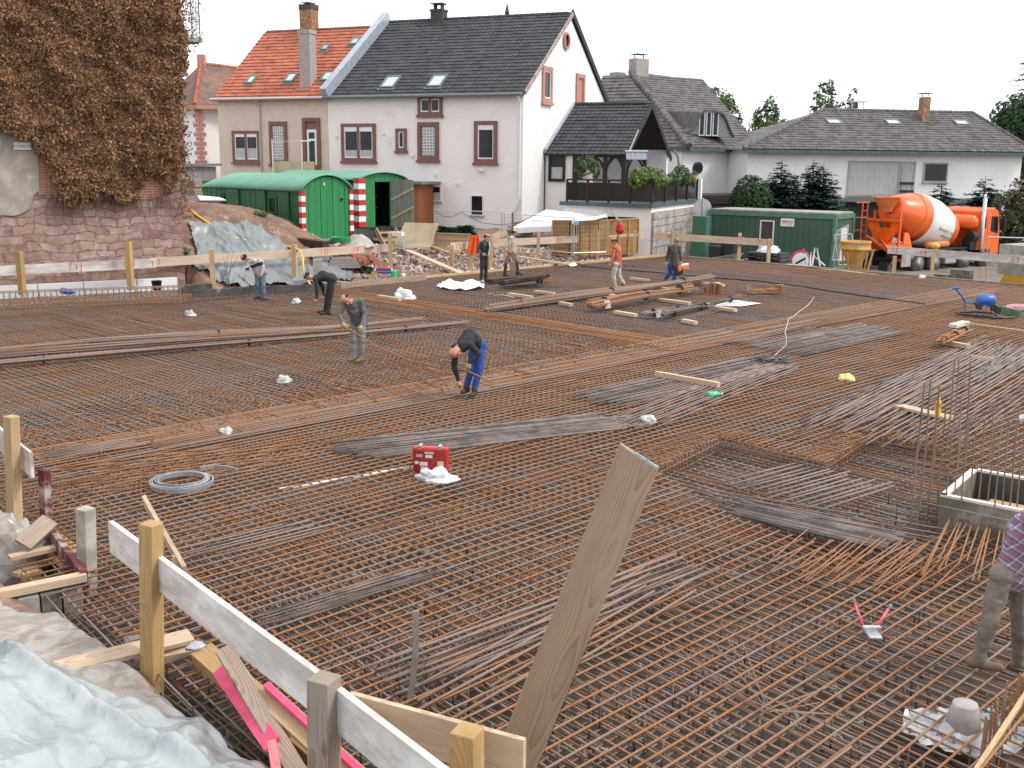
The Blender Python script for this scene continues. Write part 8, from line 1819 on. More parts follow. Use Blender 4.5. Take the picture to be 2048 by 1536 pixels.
# 8: jacket and saw
o8, P8_, c8 = person('grey haired man in a dark jacket and blue trousers walking away with a motor saw', dict(head=(1353, 483, .05), neck=(1351, 490, .03), chest=(1348, 504, 0), shl=(1339, 494, 0), shr=(1358, 495, 0), hipl=(1341, 529, .02), hipr=(1351, 529, .02), ell=(1335, 512, .08), wrl=(1334, 524, .05), hal=(1334, 529, 0), elr=(1361, 511, -.02), wrr=(1362, 523, -.08), har=(1363, 529, -.12), knl=(1338, 549, 0), knr=(1349, 551, -.05), anl=(1330, 558, .12), anr=(1347, 563, -.05), footl=(1331, 566, .22), footr=(1350, 567, .05)), dict(torso=M_darkjk, leg=M_bluetr, foot=M_mud, skin=M_skin), 37.8, M_hairg, facedir=(.6, .7, 0))
cs = at(1365, 536, 37.6); o = thing('motor_saw', cs, 'orange and white motor saw carried by the man in the dark jacket', 'saw'); mb = MB(); mb.boxm(frame(cs, Vector((1, .2, .2))), .42, .18, .2); mb.build('body', mat('saw_orange', (.80, .22, .05), .4), o, bevel=.04); mb = MB(); mb.boxm(frame(cs+Z*.12+Vector((.06, 0, .0)), Vector((1, .2, .15))), .3, .15, .06); mb.build('cover', M_white, o, bevel=.02); mb = MB(); q = [cs+Vector((-.24+.2*math.sin(t_), 0, -.15-.22*math.cos(t_)+.1)) for t_ in np.linspace(-2.3, 2.0, 9)]; mb.tube(q, .03, 7); mb.lathe(cs+Vector((-.15, -.1, -.1)), Vector((0, 1, 0)), [(.02, 0), (.17, 0), (.17, .03), (.02, .03)], 16); mb.build('handle', M_black, o)
# 9: plaid shirt at the right edge
def plaid():
    m, n, l, b = nt('plaid_shirt'); tc = n.new('ShaderNodeTexCoord'); mp = n.new('ShaderNodeMapping'); mp.inputs['Rotation'].default_value = (0, R(-28), 0); l.new(tc.outputs['Object'], mp.inputs[0]); sx = n.new('ShaderNodeSeparateXYZ'); l.new(mp.outputs[0], sx.inputs[0])
    def bands(out, period, ph):
        a = n.new('ShaderNodeMath'); a.operation = 'MULTIPLY_ADD'; a.inputs[1].default_value = 1/period; a.inputs[2].default_value = ph; l.new(out, a.inputs[0]); f = n.new('ShaderNodeMath'); f.operation = 'FRACT'; l.new(a.outputs[0], f.inputs[0]); return f.outputs[0]
    bx = bands(sx.outputs[0], .075, .2); bz = bands(sx.outputs[2], .075, .5)
    stops = [(0, (.36, .13, .18)), (.24, (.36, .13, .18)), (.28, (.13, .13, .24)), (.5, (.13, .13, .24)), (.54, (.66, .64, .66)), (.64, (.66, .64, .66)), (.68, (.25, .20, .30)), (1, (.25, .20, .30))]
    r1 = ramp(n, stops); r2 = ramp(n, stops); r1.color_ramp.interpolation = 'CONSTANT'; r2.color_ramp.interpolation = 'CONSTANT'; l.new(bx, r1.inputs[0]); l.new(bz, r2.inputs[0]); mx = n.new('ShaderNodeMixRGB'); mx.inputs[0].default_value = .5; l.new(r1.outputs[0], mx.inputs[1]); l.new(r2.outputs[0], mx.inputs[2]); l.new(mx.outputs[0], b.inputs['Base Color']); b.inputs['Roughness'].default_value = .9; return m
o9, P9_, c9 = person('worker in a plaid shirt and grey brown trousers at the right frame edge', dict(head=(2150, 965, -.3), neck=(2112, 1000, -.2), chest=(2058, 1058, -.05), shl=(2075, 1010, -.25), shr=(2110, 1030, .1), hipl=(2004, 1150, -.02), hipr=(2040, 1155, .12), ell=(2120, 1080, -.35), wrl=(2150, 1140, -.4), hal=(2160, 1165, -.4), elr=(2150, 1090, .1), wrr=(2180, 1150, .05), har=(2190, 1175, .0), knl=(1978, 1245, -.04), knr=(2040, 1262, .12), anl=(1956, 1322, .02), anr=(2038, 1335, .18), footl=(1998, 1344, -.04), footr=(2075, 1352, .12)), dict(torso=plaid(), leg=M_greyt, foot=M_mud, skin=M_skin), 9.0, M_hair, facedir=(.8, -.3, -.5), voxel=.010)
# long bar carried by two men
mb = MB(); mb.tint = .75; a = P3_['hal']+Vector((-.05, 0, -.0)); b = P4['har']+Vector((0, 0, -.03)); pts = [a-(b-a)*.01, a.lerp(b, .06), a.lerp(b, .3)-Z*.16, a.lerp(b, .6)-Z*.20, b, b+(b-a)*.16+Vector((.0, 0, -.05))]; mb.tube(pts, .014, 7); tag(mb.build('rebar_carried', M_rebar, tint=True, fix=False, smooth=True), 'long rusty bar carried by the man in grey and the bald man', 'steel bar')
# ================================================================== yard between the slab and the houses
def onz(px, py, off=0.0): return onbank(px, py, off)
# rubble as stuff
M_rub = mat('rubble', (.40, .30, .26), .95, .3, 3, rnd_obj=.0)
def stone(mb, p, r, rr=rnd):
    M_ = Matrix.Rotation(rr.uniform(0, 6), 3, Vector((rr.uniform(-1, 1), rr.uniform(-1, 1), rr.uniform(-1, 1))).normalized()); vs = []
    for q in ((1, 0, 0), (-1, 0, 0), (0, 1, 0), (0, -1, 0), (0, 0, 1), (0, 0, -1), (.6, .6, .6), (-.6, .6, .5), (.6, -.6, .6), (-.6, -.6, -.5)): pass
    v0 = [(-.8, -.7, -.5), (.9, -.6, -.5), (.8, .7, -.4), (-.7, .8, -.5), (-.6, -.6, .5), (.7, -.5, .6), (.6, .6, .5), (-.7, .5, .6)]
    vs = [p+M_ @ Vector((a*r*rr.uniform(.7, 1.1), b*r*rr.uniform(.7, 1.1), c*r*rr.uniform(.6, 1.0))) for a, b, c in v0]
    mb.add(vs, [(0, 3, 2, 1), (4, 5, 6, 7), (0, 1, 5, 4), (1, 2, 6, 5), (2, 3, 7, 6), (3, 0, 4, 7)])
def isl_mat(name, cols):
    m, n, l, b = nt(name); g = n.new('ShaderNodeNewGeometry'); r = ramp(n, cols); l.new(g.outputs['Random Per Island'], r.inputs[0]); l.new(r.outputs[0], b.inputs['Base Color']); b.inputs['Roughness'].default_value = .95; return m
M_rubi = isl_mat('rubble_stones', [(0, (.22, .13, .10)), (.35, (.36, .25, .22)), (.7, (.46, .38, .34)), (1, (.58, .53, .50))])
mb = MB()
for k in range(2600):
    t_ = rnd.random(); s = RU(.5, 16) if t_ < .86 else RU(15, 25); d = abs(rnd.gauss(2.2, 1.8))+.25; p = ST(s, -d); z_ = terrain(p.x, p.y); r_ = (RU(.03, .11) if rnd.random() < .88 else RU(.1, .17)) if t_ < .86 else RU(.015, .05)
    stone(mb, Vector((p.x, p.y, z_+r_*.3+.03)), r_)
tag(mb.build('rubble', M_rubi, fix=False), 'loose broken stones and rubble behind the slab edge', 'rubble', kind='stuff')
mb = MB()
for k in range(700): p = ST(RU(-.5, 12), RU(-8, -.5) if k % 2 else RU(-3, -.3)); stone(mb, Vector((p.x, p.y, terrain(p.x, p.y)+.05)), RU(.03, .09))
for k in range(300): p = ST(RU(-8, -.6), RU(1, 30)); stone(mb, Vector((p.x, p.y, terrain(p.x, p.y)-.04)), RU(.03, .08))
tag(mb.build('gravel', M_rubi, fix=False), 'scattered gravel on the dirt', 'gravel', kind='stuff')
# lying planks and sheets
def yardplank(a, b, w, h, m, label, off=.06, name='plank', **k): return tag(timber(name, onz(*a, off), onz(*b, off), w, h, m, **k), label, 'plank')
tag(timber('plank', at(816, 501, 43.0), at(922, 546, 40.9), .32, .05, M_timber_pale), 'long pale plank slanting down to the slab edge left of the letter E', 'plank')
tag(timber('plank', at(852, 489, 44.5), at(905, 508, 43.5), .2, .05, M_timber_y), 'narrow plank lying on the rubble behind the long pale plank', 'plank')
tag(timber('plank', at(1010, 500, 45.0), at(1068, 508, 45), .35, .06, M_timber_y), 'yellow plank on the ground behind the man in rubber boots', 'plank')
tag(timber('plank', at(1035, 513, 44), at(1130, 528, 43.5), .25, .06, M_timber_pale), 'pale plank lying on the rubble in front of the panel screen', 'plank')
tag(timber('plank', at(940, 502, 43.5), at(1012, 462, 43.8), .3, .05, M_timber_pale, up=(0, -1, .3)), 'pale board propped up behind the man in the black jacket', 'plank')
tag(timber('plank', at(660, 562, 37.8), at(700, 566, 36.9), .14, .06, M_timber_pale), 'short batten on the dirt left of the pegs', 'plank')
for k in range(6): tag(timber('plank', at(872+RU(-3, 3), 468+k*4.2, 45.2), at(945+RU(-8, 4), 470+k*4.0, 45.0), .22, .1, (M_timber_grey, M_timber_y, M_timber)[k % 3]), 'weathered plank in the lumber stack behind the board with E', 'plank', 'planks in the lumber stack')
for (px, y0, y1, Yb, lb) in ((746, 545, 558, 38.6, 'small yellow peg left of the red and blue rolls'), (797, 541, 556, 39.3, 'small yellow peg right of the green can'), (871, 539, 548, 40.5, 'small yellow peg at the foot of the long pale plank')): a = at(px, y0, Yb); b = at(px, y1, Yb); tag(timber('wooden_peg', b-Z*.1, a, .1, .1, M_timber_y, up=(0, -1, 0)), lb, 'peg', 'pegs behind the edge timber')
c = at(766, 541, 39.2); o = thing('tarp_roll', c, 'red and blue rolls lying behind the edge timber', 'roll'); mb = MB(); mb.tube([c+Vector((-.25, 0, .06)), c+Vector((.3, 0, .06))], .06, 8); mb.build('upper_roll', M_red, o); mb = MB(); mb.tube([c+Vector((-.2, -.03, -.05)), c+Vector((.3, -.03, -.05))], .06, 8); mb.build('lower_roll', M_blue, o)
c = at(788, 547, 39.2); mb = MB(); mb.lathe(c-Z*.15, Z, [(.1, 0), (.12, .02), (.12, .24), (.05, .28), (.05, .32)], 12); tag(mb.build('green_can', M_bgreen), 'small green can behind the edge timber', 'can')
# plywood
mb = MB(); q = [at(783, 497, 43.5), at(862, 494, 43.8), at(877, 447, 44.4), at(810, 445, 44.4)]; mb.prism(q, Vector((0, .04, 0))); tag(mb.build('plywood_sheet', mat('plywood', (.42, .35, .23), .85, .15, 2, dirt=((.30, .26, .18), 1.5, .55))), 'large leaning plywood sheet beside the open wagon door', 'sheet')
c = at(630, 540, 37.2); mb = MB(); mb.boxm(frame(at(636, 560, 37).xy.to_3d()+Z*.25, Vector((1, .2, 0))), .32, .3, 1.05); tag(mb.build('concrete_post', M_conc), 'short grey concrete post at the foot of the bank beside the hose', 'post')
# stack of drain pipes
M_clay = mat('clay_grey', (.34, .29, .26), .85, .15, 5); M_clayr = mat('clay_red', (.46, .16, .09), .6, .15, 5); pd = Vector((.35, -1, 0)).normalized(); px_ = Vector((1, .35, 0)).normalized(); base = at(688, 526, 39.6)
def pipe(c, r, L, m, label, grp, nm='drain_pipe'): mb = MB(); mb.lathe(c, -pd, [(r*.72, .0), (r, 0), (r, L), (r*.72, L), (r*.72, .02)], 12); return tag(mb.build(nm, m, fix=False), label, 'pipe', grp)
for j in range(4):
    for i in range(11-j): pipe(base+px_*((i-5)*.115+j*.057)+Z*(j*.1-.15), .056, .5, M_clay, 'small grey clay pipe in the stack below the letter G', 'clay pipes in the stack below the board')
for k, (x, y) in enumerate(((712, 515), (722, 519), (733, 522), (745, 516), (752, 523))): pipe(at(x, y, 39.8), .12, .7, M_clayr, 'red clay pipe right of the grey pipe stack', 'red clay pipes right of the stack')
# things in front of the wagons
tag(timber('steel_channel', at(598, 482, 40.6), at(652, 490, 39.9), .35, .25, M_dkrust), 'rusty steel channels lying in front of the green wagon', 'channel')
mb = MB(); mb.tube([at(635, 487, 40.2), at(672, 480, 40.5)], .12, 10); tag(mb.build('grey_roll', M_gutter), 'dark grey roll lying in front of the wagon end', 'roll')
mb = MB(); c = at(682, 484, 40.3)
for k in range(5): mb.tube([c+Vector((math.cos(a)*.35, math.sin(a)*.2, .04*k+.02*math.sin(a*3))) for a in np.linspace(0, 6.2, 16)], .03, 5)
tag(mb.build('green_hose', mat('hose_green', (.03, .30, .10), .4)), 'coiled green hose in front of the wagon', 'hose')
mb = MB()
def film(u, v): p = at(690+60*u, 494-26*v*math.sin(math.pi*(u*.75+.18)), 40.6+1.0*v); return p+Z*(.06*mnoise.noise(Vector((u*6, v*6, 3))))
mb.grid(film, 24, 16); tag(mb.build('rubbish_sheet', M_sheet2, smooth=True), 'white plastic sheet with straw heaped beside the wagon steps', 'plastic sheet')
mb = MB(); mb.prism([at(706, 456, 43.8), at(738, 459, 43.8), at(746, 474, 43.3), at(742, 487, 43), at(706, 478, 43)], Vector((0, .1, 0))); tag(mb.build('black_sheet', M_black), 'black sheet hanging between the two wagons', 'sheet')
c = at(793, 490, 43.4); o = thing('saw_bench', c, 'small white table saw stand beside the plywood sheet', 'bench'); mb = MB(); mb.boxm(frame(c+Z*.45, Vector((1, -.2, 0))), .55, .4, .16); mb.build('top', M_pvc, o); mb = MB(); [mb.bar(c+Vector((x, y, .4)), c+Vector((x*1.4, y*1.4, -.2)), .04, .04) for x in (-.22, .22) for y in (-.15, .15)]; mb.build('leg', M_galv, o)
# plank stack at the left on the bank top
pl_ = ['lowest weathered beam of the stack behind the ivy corner', 'second weathered beam from the bottom behind the ivy corner', 'third weathered beam from the bottom behind the ivy corner', 'top weathered beam of the stack behind the ivy corner']
for k in range(4): tag(timber('beam', at(350, 386-k*8.5, 46), at(398+(-2)*(k % 2), 387-k*8.5, 45.5), .5, .17, M_timber_grey), pl_[k], 'beam', 'beams stacked on the bank')
mb = MB(); mb.prism([at(395, 393, 43), at(440, 397, 43), at(452, 402, 42), at(400, 402, 42)], Z*.05); tag(mb.build('pale_slab', M_white), 'pale slab lying on the bank top left of the wagon', 'slab')
# temporary fence of wire mesh
def wirefence(pix, Ya, Yb, label):
    a0 = at(pix[0][0], pix[0][1], Ya); a1 = at(pix[1][0], pix[1][1], Yb); zb0 = zat(pix[0][0], pix[2], Ya); zb1 = zat(pix[1][0], pix[3], Yb); b0 = a0.xy.to_3d()+Z*zb0; b1 = a1.xy.to_3d()+Z*zb1
    o = thing('wire_fence', b0, label, 'fence', 'temporary wire fence panels'); mb = MB(); [mb.tube(q, .022, 6) for q in ((b0, a0), (a0, a1), (a1, b1), (b0.lerp(a0, .08), b1.lerp(a1, .08)))]; mb.build('frame', M_galv, o); w = MB(); n = int((a1-a0).length/.11)
    for k in range(1, n): w.tube([b0.lerp(b1, k/n)+Z*.12, a0.lerp(a1, k/n)], .0035, 3, cap=False)
    for k in range(1, 9): w.tube([b0.lerp(a0, k/9), b1.lerp(a1, k/9)], .0035, 3, cap=False)
    w.build('wire_panel', M_galv, o)
wirefence(((868, 420), (1004, 424), 480, 497), 48.0, 47.0, 'wire fence panel in front of the pink house wall'); wirefence(((1009, 427), (1148, 436), 498, 512), 46.8, 46.4, 'wire fence panel in front of the white canopy'); wirefence(((1149, 437), (1214, 434), 512, 510), 46.4, 47.0, 'wire fence panel in front of the wooden panel screens')
# wooden panel screens
M_lamel = wood('lamella_wood', (.44, .27, .10), (.26, .14, .045), rnd_obj=.1)
def screen(x0, x1, yt0, yt1, yb0, yb1, Ya, Yb, label, pk=1):
    a0 = at(x0, yb0, Ya); a1 = at(x1, yb1, Yb); zt0 = zat(x0, yt0, Ya); zt1 = zat(x1, yt1, Yb); d = (a1-a0); d.z = 0; L = d.length; d.normalize(); n = Vector((d.y, -d.x, 0)); o = thing('panel_screen', a0, label, 'fence panel', 'wooden panel screens by the garage'); mb = MB(); h = zt0-a0.z; rows = 12
    for k in range(rows):
        z_ = a0.z+h*(k+.5)/rows; wv = .02*math.sin(k*2.1); mb.boxm(frame(a0.xy.to_3d()+d*L/2+n*(.015*(k % 2)+.01)+Z*z_, d), L-.06, .015, h/rows*1.05)
    mb.build('lamellas', M_lamel, o); mb = MB()
    for k in range(pk+1): p = a0.xy.to_3d()+d*(L*k/pk); mb.bar(p+Z*a0.z+n*.04, p+Z*(zt0+(zt1-zt0)*k/pk)+n*.04, .07, .05, d)
    mb.bar(a0.xy.to_3d()+Z*zt0+n*.045, a1.xy.to_3d()+Z*zt1+n*.045, .05, .06); mb.build('frame', M_timber_y, o)
screen(1104, 1143, 441, 441, 510, 512, 47.5, 47.3, 'leftmost wooden lamella screen beside the white canopy'); screen(1152, 1162, 441, 441, 512, 512, 47.3, 47.3, 'narrow wooden lamella screen with the blue label'); screen(1163, 1212, 441, 440, 512, 510, 47.4, 48.2, 'wide wooden lamella screen with inner posts', 3); screen(1214, 1274, 440, 437, 510, 508, 48.4, 49.6, 'wooden lamella screen behind the red sack', 3)
mb = MB(); c = at(1154, 446, 46.2); mb.boxm(frame(c, Vector((1, 0, 0))), .2, .02, .16); tag(mb.build('blue_label', mat('label_blue', (.25, .5, .75), .5)), 'small blue label tied to the wire fence', 'label')
# white canopy
can = thing('white_canopy', at(1060, 470, 49.5), 'white garden canopy behind the wire fence', 'canopy'); ap = at(1092, 419, 50.5); cr = [at(1024, 456, 49), at(1135, 450, 49), at(1210, 432, 52), at(1085, 432, 53)]
mb = MB(); 
for i in range(4): mb.add([cr[i], cr[(i+1) % 4], ap], [(0, 1, 2)])
mb.add([cr[0], cr[1], cr[1]-Z*.25, cr[0]-Z*.25], [(0, 1, 2, 3)]); mb.build('roof', M_white, can); mb = MB(); [mb.tube([c, c-Z*1.9], .025, 6) for c in cr[:2]]; mb.build('leg', M_pvc, can)
mb = MB(); mb.prism([at(1064, 440, 49.4), at(1089, 441, 49.4), at(1089, 472, 49.4), at(1066, 470, 49.4)], Vector((0, .03, 0))); mb.build('side_cloth', M_white, can)
mb = MB(); mb.prism([at(1205, 437, 47.6), at(1150, 442, 46.6), at(1188, 440, 47), at(1213, 433, 47.6)], Vector((0, .3, .1))); tag(mb.build('white_cloth', M_white), 'white cloth draped over the wire fence', 'cloth')
c = at(1240, 455, 47.9); o = thing('red_sack', c, 'red round sack hanging on pale poles before the garage', 'sack'); mb = MB(); mb.ell(c, (.17, .15, .26), 14, 10); mb.ell(c+Z*-.12, (.19, .17, .19), 14, 10); mb.build('sack', mat('sack_red', (.60, .02, .03), .5, .15, 5), o, smooth=True); mb = MB(); [mb.tube([c+Vector((x, 0, .3)), at(qx, qy, 50.2)], .025, 6) for x, qx, qy in ((-.1, 1222, 418), (.08, 1208, 420))]; mb.tube([at(1146, 428, 51), at(1160, 417, 51)], .025, 6); mb.build('pole', M_galv, o)
mb = MB(); a = at(1000, 500, 46.3); mb.bar(at(1025, 487, 46.5), at(1025, 425, 46.5), .08, .08, (1, 0, 0)); tag(mb.build('dark_post', M_surround), 'dark post beside the white canopy', 'post')
# cable over the wire fence
mb = MB(); mb.tube([at(*p) for p in ((868, 422, 47.9), (885, 432, 47.8), (905, 434, 47.7), (923, 424, 47.5), (940, 435, 47.4), (965, 446, 47.2), (1000, 450, 46.9), (1035, 446, 46.7), (1070, 430, 46.6))], .012, 5); tag(mb.build('hanging_cable', M_black, smooth=True), 'thin cable hanging along the wire fence', 'cable')
# ================================================================== plants
M_leafd = leaf_mat('leaf_dark', [(.1, (.010, .028, .012)), (.5, (.028, .065, .024)), (.8, (.055, .11, .04)), (1, (.09, .15, .06))], .8)
M_leafm = leaf_mat('leaf_mid', [(.1, (.025, .05, .018)), (.5, (.06, .11, .035)), (.8, (.10, .17, .05)), (1, (.16, .22, .08))], 1.0)
M_leafl = leaf_mat('leaf_light', [(.1, (.04, .08, .02)), (.45, (.10, .18, .045)), (.75, (.19, .28, .08)), (1, (.34, .40, .16))], 3)
M_needle = leaf_mat('needle_blue', [(.1, (.012, .03, .022)), (.45, (.030, .065, .048)), (.75, (.055, .105, .080)), (1, (.10, .16, .13))], 1.2)
M_thuja = leaf_mat('thuja_brown', [(.1, (.02, .03, .014)), (.5, (.05, .065, .028)), (.75, (.10, .075, .035)), (1, (.17, .10, .05))], .6)
M_bark = mat('bark', (.11, .085, .065), .95, .25, 6, bmp=.5)
def hull_leaves(blobs, n, s, rr, gap=.25, droop=0.0, fx=.55):
    mb = MB(); tot = sum(b[1][0]*b[1][1]*b[1][2] for b in blobs)
    for c, r in blobs:
        k = int(n*(r[0]*r[1]*r[2])/tot)
        for i in range(k):
            q = Vector((rr.gauss(0, 1), rr.gauss(0, 1), rr.gauss(0, 1))).normalized(); rad = rr.uniform(.45, 1.05)**.6; q2 = Vector((q.x*r[0], q.y*r[1], q.z*r[2]))*rad; p = Vector(c)+q2
            if mnoise.noise(p*1.1/max(.25, s*5)) < gap-.55: continue
            nrm = (q+Vector((rr.uniform(-.8, .8), rr.uniform(-.8, .8), rr.uniform(-.5, .9)))).normalized(); ss = s*rr.uniform(.6, 1.3); t_ = nrm.orthogonal().normalized(); b_ = nrm.cross(t_); a = rr.uniform(0, 6.28); u = t_*math.cos(a)+b_*math.sin(a)-Z*droop; w = nrm.cross(u).normalized(); mb.add([p-u*ss, p+w*ss*fx+nrm*ss*.15, p+u*ss, p-w*ss*fx+nrm*ss*.15], [(0, 1, 2, 3)])
    return mb
def bush(name, blobs, n, s, m, label, seed, stem=None, cat='shrub', grp=None, **k):
    rr = random.Random(seed); base = Vector(blobs[0][0])-Z*blobs[0][1][2]; o = thing(name, base, label, cat, grp); hull_leaves(blobs, n, s, rr, **k).build('leaves', m, o, fix=False); mb = MB()
    for c, r in blobs:
        mb.tube([base, base.lerp(Vector(c), .6)+Vector((.05, 0, 0)), Vector(c)+Vector((0, 0, r[2]*.4))], [.03*(1+s*4), .02*(1+s*4), .008], 5)
    mb.build('stem', M_bark, o); return o
def conifer(name, base, H, Rr, m, label, seed, n=34, grp=None, dens=1.0, cat='tree'):
    rr = random.Random(seed); base = Vector(base); o = thing(name, base, label, cat, grp); tr_ = MB(); tr_.tube([base, base+Z*H*.5+Vector((.05, 0, 0)), base+Z*H], [H*.018+.03, H*.012+.015, .012], 7); tr_.build('trunk', M_bark, o); mb = MB()
    for k in range(n):
        u = .06+.93*(k/n)**.9; z_ = H*u; L = Rr*(1-u)**.62*rr.uniform(.7, 1.15)+.08
        for b_ in range(max(4, int(8*(1-u)+4))):
            a = rr.uniform(0, 6.28); d = Vector((math.cos(a), math.sin(a), 0)); L2 = L*rr.uniform(.65, 1.1); m_ = max(3, int(L2/.13*dens))
            for j in range(m_):
                f = (j+.6)/m_; p = base+Z*(z_-L2*.28*f+L2*.16*f*f)+d*L2*f+Vector((rr.uniform(-.05, .05), rr.uniform(-.05, .05), 0)); wid = .30*(1-f*.5)*min(1, L2)+.08
                for q in range(4):
                    a2 = a+rr.choice((-1, 1))*rr.uniform(.3, 1.2); u2 = Vector((math.cos(a2), math.sin(a2), rr.uniform(-.45, .25))); n2 = Vector((rr.uniform(-.4, .4), rr.uniform(-.4, .4), 1)).normalized(); w2 = n2.cross(u2).normalized(); mb.add([p, p+u2*wid*.55+w2*wid*.26, p+u2*wid*1.1, p+u2*wid*.55-w2*wid*.26], [(0, 1, 2, 3)])
        if k % 3 == 0: pass
    mb.build('crown', m, o, fix=False); return o
def leafy(name, base, H, blobs, n, s, m, label, seed, grp=None, tr=.2, **k):
    rr = random.Random(seed); base = Vector(base); o = thing(name, base, label, 'tree', grp); mb = MB(); top = base+Z*H*.85; mb.tube([base, base+Z*H*.35+Vector((.1, 0, 0)), top], [tr, tr*.75, tr*.2], 8); bl = [(base+Vector(c), r) for c, r in blobs]
    for c, r in bl: st_ = base+Z*H*rr.uniform(.3, .55); mb.tube([st_, st_.lerp(c, .55)+Z*.2, c+Vector((r[0]*.3, 0, r[2]*.4))], [tr*.4, tr*.22, .02], 6)
    mb.build('trunk', M_bark, o); hull_leaves(bl, n, s, rr, **k).build('crown', m, o, fix=False); return o
GT2 = 'spruces in front of the white house'
for k, (px, yt, Yb, Rr, lb) in enumerate(((1564, 318, 60.5, 1.35, 'tall blue green spruce, first behind the green container'), (1588, 345, 59.5, 1.2, 'low blue green spruce between the two tall ones behind the container'), (1628, 319, 60.5, 1.35, 'tall blue green spruce behind the right part of the green container'), (1648, 326, 59.8, 1.35, 'blue green spruce at the right end behind the green container'), (1545, 350, 60, 1.2, 'blue green spruce at the left end behind the green container'))):
    t_ = at(px, yt, Yb); b = Vector((t_.x, Yb, -.9)); conifer('spruce_tree', b, t_.z+.9, Rr*1.75, M_needle, lb, 10+k, 34, GT2)
for k, (px, yt, Yb, Rr, lb) in enumerate(((1884, 362, 62, 1.5, 'blue green spruce behind the mixer drum at the right'), (1972, 352, 63, 1.5, 'pointed spruce behind the truck cab'), (1925, 405, 62, 1.6, 'low dark spruce between the drum and the truck cab'))):
    t_ = at(px, yt, Yb); b = Vector((t_.x, Yb, -1.2)); conifer('spruce_tree', b, t_.z+1.2, Rr*1.6, M_needle, lb, 30+k, 32, GT2)
def blob(px, py, Y, rx, ry=None, rz=None): return (at(px, py, Y), (rx, ry or rx, rz or rx))
bush('thuja_bush', [blob(2015, 440, 60, 1.0, 1.0, 1.9), blob(2045, 425, 60, 1.0, 1, 2.2), blob(2085, 430, 60, 1.1, 1, 2.2), blob(1995, 465, 60, .9, .9, 1.2)], 9000, .10, M_thuja, 'brownish thuja hedge bush at the right edge behind the truck', 41, gap=.3)
bush('yew_bush', [blob(1500, 396, 59, 1.0, 1, 1.25), blob(1482, 405, 59, .7, .7, .9), blob(1522, 402, 59, .7, .7, .9)], 7000, .085, M_leafd, 'round dark green bush behind the left part of the container', 42, gap=.22)
bush('laurel_bush', [blob(1685, 448, 58, .65, .65, .8), blob(1694, 462, 58, .5, .5, .6)], 2600, .08, M_leafd, 'dark green bush between the container and the mixer truck', 43)
# terrace plants
bush('hanging_plant', [blob(1295, 352, 50.6, .85, .5, .42), blob(1275, 362, 50.5, .45, .4, .35), blob(1318, 362, 50.5, .45, .4, .35)], 3600, .07, M_leafl, 'large light green plant hanging over the terrace railing', 51, cat='plant', droop=.3)
bush('flower_plant', [blob(1345, 358, 53.5, .4, .35, .32), blob(1362, 352, 55, .5, .4, .55), blob(1376, 360, 56, .4, .35, .3)], 2200, .06, M_leafm, 'leafy flower plants at the right end of the terrace', 52, cat='plant')
bush('climbing_plant', [blob(1162, 330, 55, .28, .3, .6), blob(1180, 322, 55, .3, .3, .4), blob(1190, 340, 55, .28, .3, .5), blob(1158, 345, 55, .25, .25, .5)], 1300, .07, M_leafm, 'loose climbing plant between the porch posts', 53, cat='plant', gap=.42)
o = thing('lantern', at(1388, 372, 57), 'small yellow lantern on the terrace corner pillar', 'lantern'); c = at(1389, 356, 57); mb = MB(); mb.lathe(c-Z*.18, Z, [(.10, 0), (.16, .34), (.16, .35)], 6); mb.build('glass', mat('lantern_glass', (.75, .48, .12), .3), o); mb = MB(); mb.lathe(c+Z*.17, Z, [(.22, 0), (.10, .14), (.03, .2), (.01, .28)], 6); mb.tube([c-Z*.18, c-Z*.5], .04, 6); mb.build('frame', M_black, o)
for k, (px, Yb) in enumerate(((882, 47.9), (896, 47.8), (905, 47.8), (921, 47.7), (931, 47.6), (941, 47.5))): p = at(px, 470, Yb); conifer('small_conifer', p-Z*.1, RU(.45, .65), .3, M_leafd, 'small potted conifer in the row behind the lumber stack', 60+k, 12, 'small conifers along the pink wall', cat='plant')
bush('garden_hedge', [blob(1045, 462, 50.5, .8, .5, .45), blob(1066, 465, 50.5, .5, .5, .4)], 1500, .06, M_leafl, 'light green hedge under the white canopy', 70); 
for k, (px, py, r_, n_, lb) in enumerate(((470, 404, .75, 1400, 'green weeds on the bank top left of the wagon'), (448, 403, .5, 700, 'lower green weeds on the bank top further left'), (395, 398, .35, 500, 'green weed tuft beside the beam stack'), (520, 432, .3, 300, 'small weed on the bank edge below the wagon windows'), (728, 545, .35, 400, 'weed tuft on the dirt behind the edge timber'), (1131, 507, .5, 500, 'grass tuft at the foot of the lamella screens'), (362, 505, .3, 300, 'weed tuft at the foot of the stone wall corner'))):
    p = onz(px, py, .0); bush('weed_tuft', [(p+Z*r_*.3, (r_, r_*.7, r_*.45)), (p+Z*r_*.25+Vector((r_*.5, 0, 0)), (r_*.6, r_*.5, r_*.35))], n_, .05, M_leafl if k != 4 else M_leafm, lb, 80+k, cat='weed')
mb = MB(); b = G(452, 583, .0)
for k in range(9):
    a = RU(-.5, .5); q = [b+Vector((RU(-.1, .1), 0, 0)), b+Vector((a*.4, RU(-.1, .1), .6)), b+Vector((a+RU(-.2, .2), RU(-.2, .2), RU(.9, 1.3)))]; mb.tube(q, [.012, .008, .004], 4, cap=False)
tag(mb.build('bare_sapling', M_bark), 'bare thin sapling in front of the grey tarpaulin', 'sapling')
